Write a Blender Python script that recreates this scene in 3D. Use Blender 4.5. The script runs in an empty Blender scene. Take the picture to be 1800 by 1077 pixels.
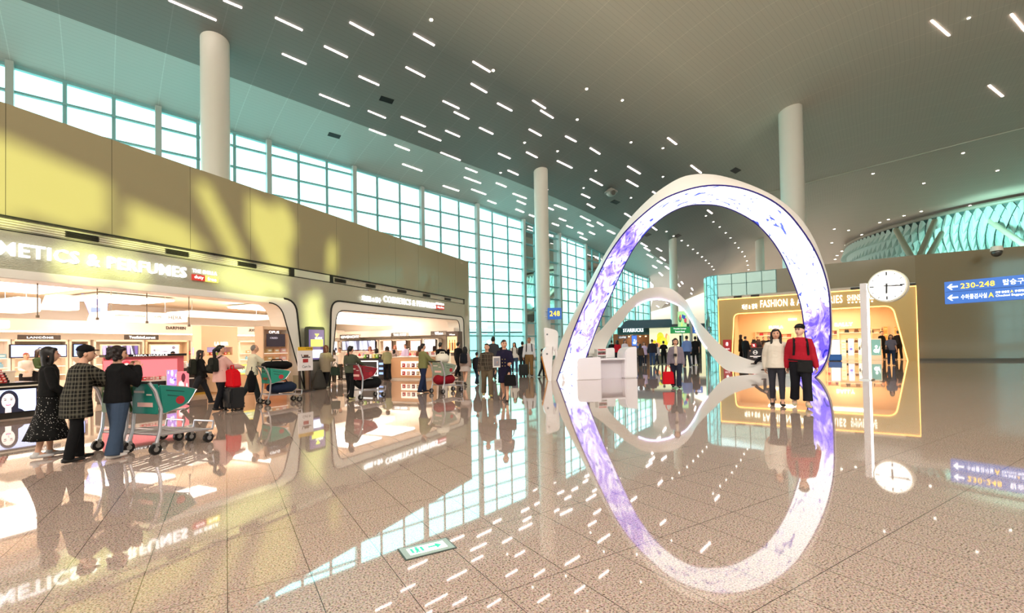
import bpy, bmesh, math, random
from mathutils import Vector, Matrix
from mathutils.bvhtree import BVHTree
random.seed(11)
SC = bpy.context.scene
COL = SC.collection
R = math.radians

# ------------------------------------------------------------------ camera
CAM_H = 1.4
FPX = 802.0
CYP = 538.5 + 0.0319 * 1800
cam_d = bpy.data.cameras.new('camera')
cam_d.sensor_width = 36.0
cam_d.lens = FPX / 1800 * 36.0
cam_d.shift_y = 0.0319
cam_d.clip_end = 2000
cam_d.clip_start = 0.05
cam = bpy.data.objects.new('camera', cam_d)
COL.objects.link(cam)
CM = Matrix.Rotation(R(91.0), 4, 'X') @ Matrix.Rotation(R(-1.0), 4, 'Z')
cam.matrix_world = Matrix.Translation((0, 0, CAM_H)) @ CM
SC.camera = cam
# ------------------------------------------------------------------ world, exposure
SC.view_settings.view_transform = 'Standard'
SC.view_settings.look = 'None'
SC.view_settings.exposure = 0.2
SC.view_settings.gamma = 1.0
SC.view_settings.use_curve_mapping = False
SC.cycles.use_denoising = True
SC.cycles.max_bounces = 8
SC.cycles.transparent_max_bounces = 12
SC.cycles.sample_clamp_indirect = 6.0
W = bpy.data.worlds.new('overcast_sky')
SC.world = W
W.use_nodes = True
bg = W.node_tree.nodes['Background']
bg.inputs[0].default_value = (0.93, 0.97, 1.0, 1)
bg.inputs[1].default_value = 5.4


def pix(px, py):
    d = Vector(((px - 900) / FPX, -(py - CYP) / FPX, -1.0))
    return (CM.to_3x3() @ d)


ORG = Vector((0, 0, CAM_H))


def fl(px, py, z=0.0):
    d = pix(px, py)
    return ORG + d * ((z - CAM_H) / d.z)


def dep(px, py, Y):
    d = pix(px, py)
    return ORG + d * (Y / d.y)


def hall_fill(loc, tgt, sx, sy, power, col):
    l = bpy.data.lights.new('hall_fill', 'AREA')
    l.shape = 'RECTANGLE'
    l.size, l.size_y = sx, sy
    l.energy = power
    l.color = col
    o = bpy.data.objects.new('hall_fill', l)
    COL.objects.link(o)
    o.location = loc
    o.rotation_euler = (Vector(tgt) - Vector(loc)).to_track_quat('-Z', 'Y').to_euler()


# area lamp added high behind the camera to fill the hall
hall_fill((14, -10, 20.5), (14, 6, 0), 44, 14, 10000, (1.0, 0.90, 0.80))


# low sun behind the camera: it only enters through the openings of the rear wall
SUN_D = Vector((-24, 20, -4)).normalized()
sl_ = bpy.data.lights.new('sun', 'SUN')
sl_.energy = 5.6
sl_.color = (0.93, 1.0, 0.36)
sl_.angle = R(0.45)
sun = bpy.data.objects.new('sun', sl_)
COL.objects.link(sun)
sun.rotation_euler = SUN_D.to_track_quat('-Z', 'Y').to_euler()


# ------------------------------------------------------------------ helpers
def lin(h):
    if not isinstance(h, str):
        return h
    out = []
    for i in (0, 2, 4):
        c = int(h[i:i + 2], 16) / 255
        out.append(c / 12.92 if c <= 0.04045 else ((c + 0.055) / 1.055) ** 2.4)
    return tuple(out)


MATS = {}


def mat(name, col='888888', rough=0.5, metal=0.0, emit=0.0, ecol=None, spec=0.5, coat=0.0, alpha=1.0):
    if name in MATS:
        return MATS[name]
    m = bpy.data.materials.new(name)
    m.use_nodes = True
    p = m.node_tree.nodes['Principled BSDF']
    p.inputs['Base Color'].default_value = (*lin(col), 1)
    p.inputs['Roughness'].default_value = rough
    p.inputs['Metallic'].default_value = metal
    p.inputs['Specular IOR Level'].default_value = spec
    p.inputs['Coat Weight'].default_value = coat
    if emit:
        p.inputs['Emission Color'].default_value = (*lin(ecol or col), 1)
        p.inputs['Emission Strength'].default_value = emit
    MATS[name] = m
    return m


def nodes(m):
    nt = m.node_tree
    return nt, nt.nodes, nt.links, nt.nodes['Principled BSDF']


def nd(nt, t, **kw):
    n = nt.nodes.new(t)
    for k, v in kw.items():
        if k.startswith('i_'):
            key = k[2:].replace('_', ' ')
            n.inputs[key].default_value = v
        else:
            setattr(n, k, v)
    return n


def ramp(nt, stops):
    n = nt.nodes.new('ShaderNodeValToRGB')
    cr = n.color_ramp
    while len(cr.elements) < len(stops):
        cr.elements.new(0.5)
    for e, (p, c) in zip(cr.elements, stops):
        e.position = p
        c = lin(c)
        e.color = (*c[:3], 1)
    return n


def em(col, s=1.0):
    return mat('glow_%s_%s' % (col, s), col, 0.6, emit=s)


def paint(col, rough=0.5, metal=0.0):
    return mat('paint_%s_%s_%s' % (col, rough, metal), col, rough, metal)


def cloth(col):
    k = 'cloth_' + col
    if k in MATS:
        return MATS[k]
    m = mat(k, col, 0.85, spec=0.2)
    nt, N, L, p = nodes(m)
    tc = nd(nt, 'ShaderNodeTexCoord')
    n = nd(nt, 'ShaderNodeTexNoise', i_Scale=14.0, i_Detail=3.0)
    L.new(tc.outputs['Object'], n.inputs['Vector'])
    b = nd(nt, 'ShaderNodeBump', i_Strength=0.45, i_Distance=0.03)
    L.new(n.outputs[0], b.inputs['Height'])
    L.new(b.outputs[0], p.inputs['Normal'])
    return m


class MB:
    def __init__(s):
        s.v = []
        s.f = []
        s.m = []
        s.uv = {}

    def add(s, verts, faces, mi=0, M=None):
        o = len(s.v)
        for v in verts:
            v = Vector(v)
            s.v.append(M @ v if M else v)
        for f in faces:
            s.f.append([i + o for i in f])
            s.m.append(mi)
        return s

    def box(s, c, size, mi=0, rz=0.0, M=None):
        x, y, z = [k / 2 for k in size]
        vs = [(a * x, b * y, d * z) for d in (-1, 1) for b in (-1, 1) for a in (-1, 1)]
        T = Matrix.Translation(c) @ Matrix.Rotation(rz, 4, 'Z')
        if M:
            T = T @ M
        return s.add(vs, [(0, 2, 3, 1), (4, 5, 7, 6), (0, 1, 5, 4), (2, 6, 7, 3), (0, 4, 6, 2), (1, 3, 7, 5)], mi, T)

    def beam(s, p, q, w, h, mi=0, up=(0, 0, 1)):
        p, q = Vector(p), Vector(q)
        t = (q - p)
        L = t.length
        t.normalize()
        up = Vector(up)
        a = t.cross(up)
        if a.length < 1e-4:
            a = t.cross(Vector((0, 1, 0)))
        a.normalize()
        b = a.cross(t)
        vs = [p + a * (i * w / 2) + b * (j * h / 2) + t * (k * L) for k in (0, 1) for j in (-1, 1) for i in (-1, 1)]
        return s.add(vs, [(0, 2, 3, 1), (4, 5, 7, 6), (0, 1, 5, 4), (2, 6, 7, 3), (0, 4, 6, 2), (1, 3, 7, 5)], mi)

    def tube(s, pts, rad, n=8, mi=0, ref=None, caps=True, closed=False, rnd=False):
        pts = [Vector(p) for p in pts]
        if not isinstance(rad, (list, tuple)):
            rad = [rad] * len(pts)
        rad = [(r, r) if not isinstance(r, (list, tuple)) else r for r in rad]
        if rnd:
            t0 = (pts[0] - pts[1]).normalized()
            t1 = (pts[-1] - pts[-2]).normalized()
            pre, post, rp, rq = [], [], [], []
            for fz, fr in ((0.95, 0.3), (0.7, 0.72)):
                m0, m1 = min(rad[0]), min(rad[-1])
                pre.append(pts[0] + t0 * (m0 * fz))
                rp.append((rad[0][0] * fr, rad[0][1] * fr))
                post.insert(0, pts[-1] + t1 * (m1 * fz))
                rq.insert(0, (rad[-1][0] * fr, rad[-1][1] * fr))
            pts = pre + pts + post
            rad = rp + rad + rq
        k = len(pts)
        vs = []
        pu = None
        for i, p in enumerate(pts):
            if closed:
                t = pts[(i + 1) % k] - pts[i - 1]
            else:
                t = pts[min(i + 1, k - 1)] - pts[max(i - 1, 0)]
            if t.length < 1e-7:
                t = Vector((0, 0, 1))
            t.normalize()
            if ref is not None:
                u = Vector(ref)
            elif pu is not None:
                u = pu
            else:
                u = Vector((1, 0, 0)) if abs(t.x) < 0.8 else Vector((0, 1, 0))
            u = u - t * u.dot(t)
            u.normalize()
            pu = u
            w = t.cross(u)
            for j in range(n):
                a = 2 * math.pi * j / n
                vs.append(p + u * (math.cos(a) * rad[i][0]) + w * (math.sin(a) * rad[i][1]))
        fs = []
        for i in range(k if closed else k - 1):
            for j in range(n):
                a, b = i * n + j, i * n + (j + 1) % n
                c, d = ((i + 1) % k) * n + (j + 1) % n, ((i + 1) % k) * n + j
                fs.append((a, b, c, d))
        if caps and not closed:
            fs.append(tuple(reversed(range(n))))
            fs.append(tuple(range((k - 1) * n, k * n)))
        return s.add(vs, fs, mi)

    def ell(s, c, r, mi=0, nu=14, nv=9, M=None):
        if not isinstance(r, (list, tuple)):
            r = (r, r, r)
        vs = [(0, 0, r[2])]
        for i in range(1, nv):
            th = math.pi * i / nv
            for j in range(nu):
                a = 2 * math.pi * j / nu
                vs.append((r[0] * math.sin(th) * math.cos(a), r[1] * math.sin(th) * math.sin(a), r[2] * math.cos(th)))
        vs.append((0, 0, -r[2]))
        fs = [(0, 1 + j, 1 + (j + 1) % nu) for j in range(nu)]
        for i in range(nv - 2):
            for j in range(nu):
                a, b = 1 + i * nu + j, 1 + i * nu + (j + 1) % nu
                fs.append((a, a + nu, b + nu, b))
        e = len(vs) - 1
        fs += [(e, 1 + (nv - 2) * nu + (j + 1) % nu, 1 + (nv - 2) * nu + j) for j in range(nu)]
        T = Matrix.Translation(c)
        if M:
            T = T @ M
        return s.add(vs, fs, mi, T)

    def extr(s, poly, y0, y1, mi=0, M=None):
        """polygon in x,z extruded along y"""
        n = len(poly)
        vs = [(x, y0, z) for x, z in poly] + [(x, y1, z) for x, z in poly]
        fs = [tuple(range(n)), tuple(reversed(range(n, 2 * n)))]
        for i in range(n):
            j = (i + 1) % n
            fs.append((i, i + n, j + n, j))
        return s.add(vs, fs, mi, M)

    def mesh(s, name, mats, smooth=False, bev=0.0, k=1.0):
        me = bpy.data.meshes.new(name)
        me.from_pydata([tuple(v * k) for v in s.v], [], s.f)
        for m in mats:
            me.materials.append(m)
        me.polygons.foreach_set('material_index', s.m)
        bm = bmesh.new()
        bm.from_mesh(me)
        bmesh.ops.recalc_face_normals(bm, faces=bm.faces)
        if bev:
            es = [e for e in bm.edges if len(e.link_faces) == 2 and e.calc_face_angle(0) > 0.5]
            bmesh.ops.bevel(bm, geom=es, offset=bev, segments=2, affect='EDGES', clamp_overlap=True)
        bm.to_mesh(me)
        bm.free()
        if smooth:
            me.polygons.foreach_set('use_smooth', [True] * len(me.polygons))
            if smooth != 'all':
                me.set_sharp_from_angle(angle=R(40))
        me.update()
        return me

    def build(s, name, mats, parent=None, loc=(0, 0, 0), rz=0.0, smooth=False, bev=0.0):
        if not isinstance(mats, (list, tuple)):
            mats = [mats]
        o = bpy.data.objects.new(name, s.mesh(name, mats, smooth, bev))
        COL.objects.link(o)
        o.location = loc
        o.rotation_euler = (0, 0, rz)
        if parent:
            o.parent = parent
        return o


def tag(o, label, cat, group=None, kind=None):
    o['label'] = label
    o['category'] = cat
    if group:
        o['group'] = group
    if kind:
        o['kind'] = kind
    return o


def thing(name, label, cat, loc=(0, 0, 0), rz=0.0, group=None):
    o = bpy.data.objects.new(name, None)
    o.empty_display_size = 0.1
    COL.objects.link(o)
    o.location = loc
    o.rotation_euler = (0, 0, rz)
    return tag(o, label, cat, group)


def struct(name, mb, mats, smooth=False, parent=None, loc=(0, 0, 0), rz=0.0, bev=0.0):
    o = mb.build(name, mats, parent, loc, rz, smooth, bev)
    if parent is None:
        o['kind'] = 'structure'
    return o


def dup(o, loc, rz=None, label=None):
    c = o.copy()
    COL.objects.link(c)
    c.location = loc
    if rz is not None:
        c.rotation_euler = (0, 0, rz)
    if label:
        c['label'] = label
    for ch in o.children:
        d = ch.copy()
        COL.objects.link(d)
        d.parent = c
        for g in ch.children:
            e = g.copy()
            COL.objects.link(e)
            e.parent = d
    return c


TXT = []


def text(name, body, m, parent, loc, w=None, h=None, rz=0.0, depth=0.01, bold=0.0, align='CENTER', flat=False, side=None):
    """lettering standing in the local xz plane, facing local -y (flat=True: lying on the floor)"""
    cu = bpy.data.curves.new(name, 'FONT')
    cu.body = body
    cu.size = 1.0
    cu.align_x = 'LEFT'
    cu.extrude = 0.0
    cu.offset = bold * .45
    cu.space_character = 1.0 + bold * 3
    cu.resolution_u = 2
    ob = bpy.data.objects.new(name, cu)
    COL.objects.link(ob)
    dg = bpy.context.evaluated_depsgraph_get()
    me = bpy.data.meshes.new_from_object(ob.evaluated_get(dg))
    bpy.data.objects.remove(ob)
    bpy.data.curves.remove(cu)
    xs = [v.co.x for v in me.vertices]
    ys = [v.co.y for v in me.vertices]
    x0, x1, y0, y1 = min(xs), max(xs), min(ys), max(ys)
    sx = w / (x1 - x0) if w else h / (y1 - y0)
    sy = h / (y1 - y0) if h else sx
    ax = {'CENTER': (x0 + x1) / 2, 'LEFT': x0, 'RIGHT': x1}[align]
    cy = (y0 + y1) / 2
    bm = bmesh.new()
    bm.from_mesh(me)
    bm.normal_update()
    if depth:
        r = bmesh.ops.extrude_face_region(bm, geom=bm.faces[:])
        for e in r['geom']:
            if isinstance(e, bmesh.types.BMVert):
                e.co.z += 1.0
    for v in bm.verts:
        x, y, z = (v.co.x - ax) * sx, (v.co.y - cy) * sy, v.co.z * depth
        v.co = (x, y, z) if flat else (x, -z, y)
    bmesh.ops.recalc_face_normals(bm, faces=bm.faces)
    if side:
        bm.normal_update()
        for f in bm.faces:
            f.material_index = 0 if abs(f.normal.y) > .7 else 1
    bm.to_mesh(me)
    bm.free()
    me.materials.clear()
    me.materials.append(m)
    if side:
        me.materials.append(side)
    o = bpy.data.objects.new(name, me)
    COL.objects.link(o)
    o.location = loc
    o.rotation_euler = (0, 0, rz)
    if parent:
        o.parent = parent
    return o


def resample(pts, n):
    pts = [Vector(p) for p in pts]
    L = [0.0]
    for a, b in zip(pts, pts[1:]):
        L.append(L[-1] + (b - a).length)
    # catmull-rom on arc length
    out = []
    for i in range(n):
        s = L[-1] * i / (n - 1)
        k = 0
        while k < len(L) - 2 and L[k + 1] < s:
            k += 1
        t = (s - L[k]) / max(1e-9, L[k + 1] - L[k])
        p0, p1, p2, p3 = pts[max(k - 1, 0)], pts[k], pts[k + 1], pts[min(k + 2, len(pts) - 1)]
        out.append(0.5 * ((2 * p1) + (p2 - p0) * t + (2 * p0 - 5 * p1 + 4 * p2 - p3) * t * t + (3 * p1 - p0 - 3 * p2 + p3) * t ** 3))
    return out


def fillet(poly, rads, n=6):
    out = []
    k = len(poly)
    for i, (p, r) in enumerate(zip(poly, rads)):
        p = Vector(p)
        if not r:
            out.append(tuple(p))
            continue
        a = (Vector(poly[i - 1]) - p).normalized()
        b = (Vector(poly[(i + 1) % k]) - p).normalized()
        A, B = p + a * r, p + b * r
        for j in range(n + 1):
            t = j / n
            out.append(tuple(A * (1 - t) ** 2 + p * 2 * t * (1 - t) + B * t * t))
    return out


# common materials
WHITE = mat('white_gloss', 'f4f2ee', 0.25)
M_POST = mat('white_post_paint', 'e6e8e2', 0.4)
M_STEEL = mat('brushed_steel', 'b8b8b4', 0.28, 0.9)
M_DARK = mat('dark_metal', '22221f', 0.4, 0.3)
M_BLACK = mat('black_plastic', '101010', 0.4)
M_BEIGE = mat('beige_panel', 'dcc9b4', 0.35)
M_CREAM = mat('cream_wall', 'efe2d0', 0.5)
M_GOLD = mat('gold_champagne_panel', 'b59a62', 0.35, 0.35)
M_LETTER = em('ffffff', 1.25)
M_SIDE = paint('a9a99a', 0.5)
# ================================================================== frames of the two shop buildings
class Frame:
    def __init__(s, o, dx, dy):
        s.o = Vector((o[0], o[1], 0))
        s.x = Vector((dx, dy, 0)).normalized()
        s.y = Vector((-s.x.y, s.x.x, 0))
        s.rz = math.atan2(s.x.y, s.x.x)

    def w(s, x, y, z=0.0):
        return s.o + s.x * x + s.y * y + Vector((0, 0, z))

    def px(s, px, py, D=0.0):
        d = pix(px, py)
        p = ORG + d * (((s.o + s.y * D - ORG).dot(s.y)) / d.dot(s.y))
        return (p - s.o).dot(s.x), p.z

    def loc(s, p):
        q = Vector(p) - s.o
        return q.dot(s.x), q.dot(s.y)


S = Frame((-2.44, 29.2), 0.394, 0.919)      # cosmetics shop wall, x runs towards its far corner
F = Frame((17.3, 38.2), 0.81, -0.59)        # fashion shop wall

# ================================================================== floor
m_fl = mat('polished_granite', 'c9b3a4', 0.03, spec=0.6)
nt, N, L, p = nodes(m_fl)
p.inputs['IOR'].default_value = 1.55
p.inputs['Coat Weight'].default_value = 0.45
p.inputs['Coat Roughness'].default_value = 0.03
p.inputs['Coat IOR'].default_value = 1.8
tc = nd(nt, 'ShaderNodeTexCoord')
mp = nd(nt, 'ShaderNodeMapping')
mp.inputs['Rotation'].default_value = (0, 0, R(-32.1))
L.new(tc.outputs['Object'], mp.inputs['Vector'])
sp = nd(nt, 'ShaderNodeSeparateXYZ')
L.new(mp.outputs[0], sp.inputs[0])


def joint(sock, step, off, w):
    a = nd(nt, 'ShaderNodeMath', operation='ADD')
    a.inputs[1].default_value = off
    L.new(sock, a.inputs[0])
    b = nd(nt, 'ShaderNodeMath', operation='PINGPONG')
    b.inputs[1].default_value = step / 2
    L.new(a.outputs[0], b.inputs[0])
    c = nd(nt, 'ShaderNodeMath', operation='LESS_THAN')
    c.inputs[1].default_value = w
    L.new(b.outputs[0], c.inputs[0])
    return c.outputs[0]


j1 = joint(sp.outputs[0], 0.445, 0.0, 0.0022)
j2 = joint(sp.outputs[1], 0.89, -0.49, 0.0022)
jm = nd(nt, 'ShaderNodeMath', operation='MAXIMUM')
L.new(j1, jm.inputs[0])
L.new(j2, jm.inputs[1])
n1 = nd(nt, 'ShaderNodeTexNoise', i_Scale=85.0, i_Detail=3.0, i_Roughness=0.65)
n2 = nd(nt, 'ShaderNodeTexNoise', i_Scale=1.1, i_Detail=2.0)
v1 = nd(nt, 'ShaderNodeTexVoronoi', i_Scale=170.0)
for q in (n1, n2, v1):
    L.new(mp.outputs[0], q.inputs['Vector'])
r1 = ramp(nt, [(0.38, '6a5248'), (0.45, 'cfae9c'), (0.58, 'ecd0be'), (0.72, 'fbe6d8')])
L.new(n1.outputs[0], r1.inputs[0])
mx = nd(nt, 'ShaderNodeMixRGB', blend_type='MULTIPLY')
mx.inputs[0].default_value = 0.3
L.new(r1.outputs[0], mx.inputs[1])
L.new(v1.outputs['Color'], mx.inputs[2])
hs = nd(nt, 'ShaderNodeHueSaturation')
hs.inputs['Saturation'].default_value = 0.82
hs.inputs['Value'].default_value = 0.92
L.new(mx.outputs[0], hs.inputs['Color'])
mj = nd(nt, 'ShaderNodeMixRGB')
mj.inputs[2].default_value = (0.06, 0.045, 0.04, 1)
L.new(jm.outputs[0], mj.inputs[0])
L.new(hs.outputs[0], mj.inputs[1])
L.new(mj.outputs[0], p.inputs['Base Color'])
b = nd(nt, 'ShaderNodeBump', i_Strength=0.006, i_Distance=0.02)
L.new(n2.outputs[0], b.inputs['Height'])
L.new(b.outputs[0], p.inputs['Normal'])
fb = MB()
fb.add([(-75, -35, 0), (170, -35, 0), (170, 190, 0), (-75, 190, 0)], [(0, 1, 2, 3)])
floor = struct('floor', fb, m_fl)

# ================================================================== glass facade line
U0 = Vector((0.743, 0.669))
P6 = Vector((1.32, 53.0))
PL = [P6 + U0 * (6.72 * (i - 6)) for i in range(-5, 7)]
PL += [Vector(q) for q in ((6.0, 58.05), (10.2, 63.5), (14.6, 68.85), (17.9, 74.9), (21.46, 80.8), (26.0, 87.0), (30.6, 98), (38, 122), (46, 150), (55, 185))]
EZ = [18.5] * 5 + [18.2, 17.9, 17.6, 17.3, 17.0, 16.7, 16.2, 15.8, 15.6, 15.0, 14.4, 14.3, 14.2, 14.2, 14.2, 14.2, 14.2]
SL = [0.0]
for a, b in zip(PL, PL[1:]):
    SL.append(SL[-1] + (b - a).length)
NV = []
for i in range(len(PL)):
    t = (PL[min(i + 1, len(PL) - 1)] - PL[max(i - 1, 0)]).normalized()
    NV.append(Vector((t.y, -t.x)))
# ------------------------------------------------------------------ ceiling
US = [0, 0.35, 0.9, 1.6, 2.4, 3.4, 5, 7, 9, 12, 15, 18, 21, 24, 28, 32, 40, 60, 90, 140, 190]
m_ce = mat('ceiling_slats', 'a89f91', 0.5, spec=0.4)
nt, N, L, p = nodes(m_ce)
uv = nd(nt, 'ShaderNodeUVMap')
sp = nd(nt, 'ShaderNodeSeparateXYZ')
L.new(uv.outputs[0], sp.inputs[0])
w1 = joint(sp.outputs[1], 0.30, 0.0, 0.018)
w2 = joint(sp.outputs[0], 2.24, 0.0, 0.02)
m1 = nd(nt, 'ShaderNodeMixRGB', blend_type='MULTIPLY')
m1.inputs[1].default_value = (*lin('aba294'), 1)
m1.inputs[2].default_value = (0.9, 0.9, 0.9, 1)
L.new(w1, m1.inputs[0])
m2 = nd(nt, 'ShaderNodeMixRGB', blend_type='MULTIPLY')
m2.inputs[2].default_value = (1.2, 1.2, 1.2, 1)
L.new(w2, m2.inputs[0])
L.new(m1.outputs[0], m2.inputs[1])
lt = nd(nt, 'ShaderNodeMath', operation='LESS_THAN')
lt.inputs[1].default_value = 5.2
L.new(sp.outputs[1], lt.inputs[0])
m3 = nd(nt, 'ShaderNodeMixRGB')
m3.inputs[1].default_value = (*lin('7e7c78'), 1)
m3.inputs[2].default_value = (*lin('bcc6c2'), 1)  # paler facade-side panels, with some of the window light put into their colour
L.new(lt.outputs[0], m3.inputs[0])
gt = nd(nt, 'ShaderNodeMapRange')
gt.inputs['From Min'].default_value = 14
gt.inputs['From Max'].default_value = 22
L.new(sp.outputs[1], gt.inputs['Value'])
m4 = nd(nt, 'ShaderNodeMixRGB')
m4.inputs[2].default_value = (*lin('d2c7b6'), 1)  # paler towards mid-hall, standing in for light bounced off the floor
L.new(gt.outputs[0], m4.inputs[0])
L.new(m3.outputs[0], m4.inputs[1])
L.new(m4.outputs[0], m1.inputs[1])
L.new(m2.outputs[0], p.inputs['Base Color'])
ZTOP = 22.7


def zce(E, u):
    t = min(1.0, u / 32.0)
    return E + (ZTOP - E) * t * t * (3 - 2 * t) + 0.95 * (1 - math.exp(-u / 2.2))


cv, cf, cuv = [], [], []
nu_ = len(US)
rows = []
for i in range(len(PL) - 1):
    k = 3
    for j in range(k):
        rows.append((i, j / k))
rows.append((len(PL) - 2, 1.0))
for i, t in rows:
    P = PL[i].lerp(PL[i + 1], t)
    Nn = NV[i].lerp(NV[i + 1], t).normalized()
    E = EZ[i] * (1 - t) + EZ[i + 1] * t
    s_ = SL[i] * (1 - t) + SL[i + 1] * t
    for u in US:
        q = P + Nn * u
        cv.append((q.x, q.y, zce(E, u)))
        cuv.append((s_, u))
for i in range(len(rows) - 1):
    for j in range(nu_ - 1):
        a = i * nu_ + j
        if all(cv[q][1] < -38 for q in (a, a + 1, a + nu_ + 1, a + nu_)):
            continue
        cf.append((a, a + 1, a + nu_ + 1, a + nu_))
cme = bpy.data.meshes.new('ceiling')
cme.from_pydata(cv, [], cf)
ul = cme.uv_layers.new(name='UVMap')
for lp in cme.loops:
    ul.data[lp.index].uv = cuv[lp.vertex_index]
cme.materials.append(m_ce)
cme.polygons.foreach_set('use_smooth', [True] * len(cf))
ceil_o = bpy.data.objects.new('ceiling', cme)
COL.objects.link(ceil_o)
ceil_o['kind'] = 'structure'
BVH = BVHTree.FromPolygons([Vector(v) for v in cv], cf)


def oncei(px, py):
    d = pix(px, py)
    h = BVH.ray_cast(ORG, d)
    return (h[0], h[1]) if h[0] is not None else (None, None)


def ceil_at(x, y):
    h = BVH.ray_cast(Vector((x, y, 5)), Vector((0, 0, 1)))
    return h[0].z if h[0] is not None else 20.0


# far end of the hall
eb = MB()
eb.box((90, 188, 12), (200, 0.5, 26))
struct('wall_back', eb, mat('far_end_wall', 'cfc9b4', 0.6))

# ------------------------------------------------------------------ facade bays
m_gl = bpy.data.materials.new('tinted_glass')
m_gl.use_nodes = True
nt = m_gl.node_tree
nt.nodes.remove(nt.nodes['Principled BSDF'])
tr = nd(nt, 'ShaderNodeBsdfTransparent')
tr.inputs[0].default_value = (0.34, 0.82, 0.81, 1)
gl = nd(nt, 'ShaderNodeBsdfGlossy', i_Roughness=0.02)
fr = nd(nt, 'ShaderNodeFresnel', i_IOR=1.45)
mxs = nd(nt, 'ShaderNodeMixShader')
nt.links.new(fr.outputs[0], mxs.inputs[0])
nt.links.new(tr.outputs[0], mxs.inputs[1])
nt.links.new(gl.outputs[0], mxs.inputs[2])
nt.links.new(mxs.outputs[0], nt.nodes['Material Output'].inputs[0])
m_mul = mat('mullion_paint', '7fb3b3', 0.4)
nb = 0
for i in range(2, len(PL) - 5):
    a, c = PL[i], PL[i + 1]
    za, zc_ = EZ[i], EZ[i + 1]
    nb += 1
    g = MB()
    g.add([(a.x, a.y, 0), (c.x, c.y, 0), (c.x, c.y, zc_ + 0.3), (a.x, a.y, za + 0.3)], [(0, 1, 2, 3)])
    wo = struct('window_%d' % nb, g, m_gl)
    fm = MB()
    nrm = NV[i]
    for t in (1 / 3, 2 / 3):
        q = a.lerp(c, t)
        h = za * (1 - t) + zc_ * t
        fm.beam((q.x + nrm.x * .08, q.y + nrm.y * .08, 0), (q.x + nrm.x * .08, q.y + nrm.y * .08, h), 0.09, 0.2, up=(U0.x, U0.y, 0))
    z = 1.1
    while z < min(za, zc_) - 0.5:
        fm.beam((a.x + nrm.x * .1, a.y + nrm.y * .1, z), (c.x + nrm.x * .1, c.y + nrm.y * .1, z), 0.24, 0.13)
        z += 1.55
    fm.beam((a.x, a.y, za - 0.12), (c.x, c.y, zc_ - 0.12), 0.3, 0.16)
    fm.beam((a.x, a.y, 0.12), (c.x, c.y, 0.12), 0.3, 0.24)
    fm.build('window_frame', m_mul, wo)
for i in range(2, len(PL) - 4):
    pb = MB()
    q = PL[i] + NV[i] * 0.28
    pb.box((q.x, q.y, EZ[i] / 2), (0.34, 0.5, EZ[i]), rz=math.atan2(U0.y, U0.x))
    struct('pillar', pb, mat('facade_post', 'aab8b2', .4))
# outside: apron and pale terminal building with a pier
ab = MB()
ab.add([(-260, 20, -0.6), (-40, 20, -0.6), (15, 75, -0.6), (60, 330, -0.6), (-260, 330, -0.6)], [(0, 1, 2, 3, 4)])
struct('ground', ab, mat('concrete_apron', 'e4eaea', 0.8))
bb = MB()
bb.box((-36, 128, 2.6), (90, 12, 5.6), rz=0.35)
bb.box((-36, 127.6, 6.4), (94, 14, 0.9), 1, rz=0.35)
bb.box((-36, 121.8, 3.2), (90, 0.3, 1.6), 2, rz=0.35)
bb.box((-70, 150, 6), (16, 16, 13), rz=0.35)
tag(bb.build('terminal_building', [paint('cfdada', .6), paint('e4ecec', .6), paint('8fa8aa', .3)]),
    'long low pale terminal building outside beyond the glass wall', 'building')

# ================================================================== columns
def column(px, ptop, d, dia, label_base=None, z0=0.0):
    q = dep(px, ptop, d)
    zt = ceil_at(q.x, q.y) + 0.15
    cb = MB()
    cb.tube([(q.x, q.y, z0), (q.x, q.y, zt)], dia / 2, n=40)
    struct('pillar', cb, mat('column_paint', 'e3e0d2', 0.38), smooth=True)
    return q


COLS = [column(378, 115, 26.2, 1.46), column(951, 333, 44, 1.36), column(1389, 195, 42, 1.94),
        column(1183, 440, 68, 1.12), column(1335, 418, 86, 1.5)]

# ================================================================== cosmetics building
m_hi = mat('glossy_wall_panels', '9c9372', 0.16, spec=0.55)
nt, N, L, p = nodes(m_hi)
p.inputs['Coat Weight'].default_value = 0.5
p.inputs['Coat Roughness'].default_value = 0.02
tc = nd(nt, 'ShaderNodeTexCoord')
sp = nd(nt, 'ShaderNodeSeparateXYZ')
L.new(tc.outputs['Object'], sp.inputs[0])
w1 = joint(sp.outputs[0], 1.9, 0.3, 0.006)
mx = nd(nt, 'ShaderNodeMixRGB')
mx.inputs[1].default_value = (*lin('9c9372'), 1)
mx.inputs[2].default_value = (*lin('55503e'), 1)
L.new(w1, mx.inputs[0])
L.new(mx.outputs[0], p.inputs['Base Color'])
n2 = nd(nt, 'ShaderNodeTexNoise', i_Scale=0.7, i_Detail=1.0)
L.new(tc.outputs['Object'], n2.inputs['Vector'])
b = nd(nt, 'ShaderNodeBump', i_Strength=0.05, i_Distance=0.12)
L.new(n2.outputs[0], b.inputs['Height'])
L.new(b.outputs[0], p.inputs['Normal'])
m_fa = mat('embossed_fascia', 'b4b39c', 0.42, 0.0)
nt, N, L, p = nodes(m_fa)
tc = nd(nt, 'ShaderNodeTexCoord')
v1 = nd(nt, 'ShaderNodeTexVoronoi', i_Scale=9.0)
mpp = nd(nt, 'ShaderNodeMapping')
mpp.inputs['Scale'].default_value = (2.2, 1, 5.0)
L.new(tc.outputs['Object'], mpp.inputs['Vector'])
L.new(mpp.outputs[0], v1.inputs['Vector'])
b = nd(nt, 'ShaderNodeBump', i_Strength=0.5, i_Distance=0.02)
L.new(v1.outputs[0], b.inputs['Height'])
L.new(b.outputs[0], p.inputs['Normal'])
XL, TOPZ, DEPTH = -32.0, 6.83, 11.5
wb = MB()
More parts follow.
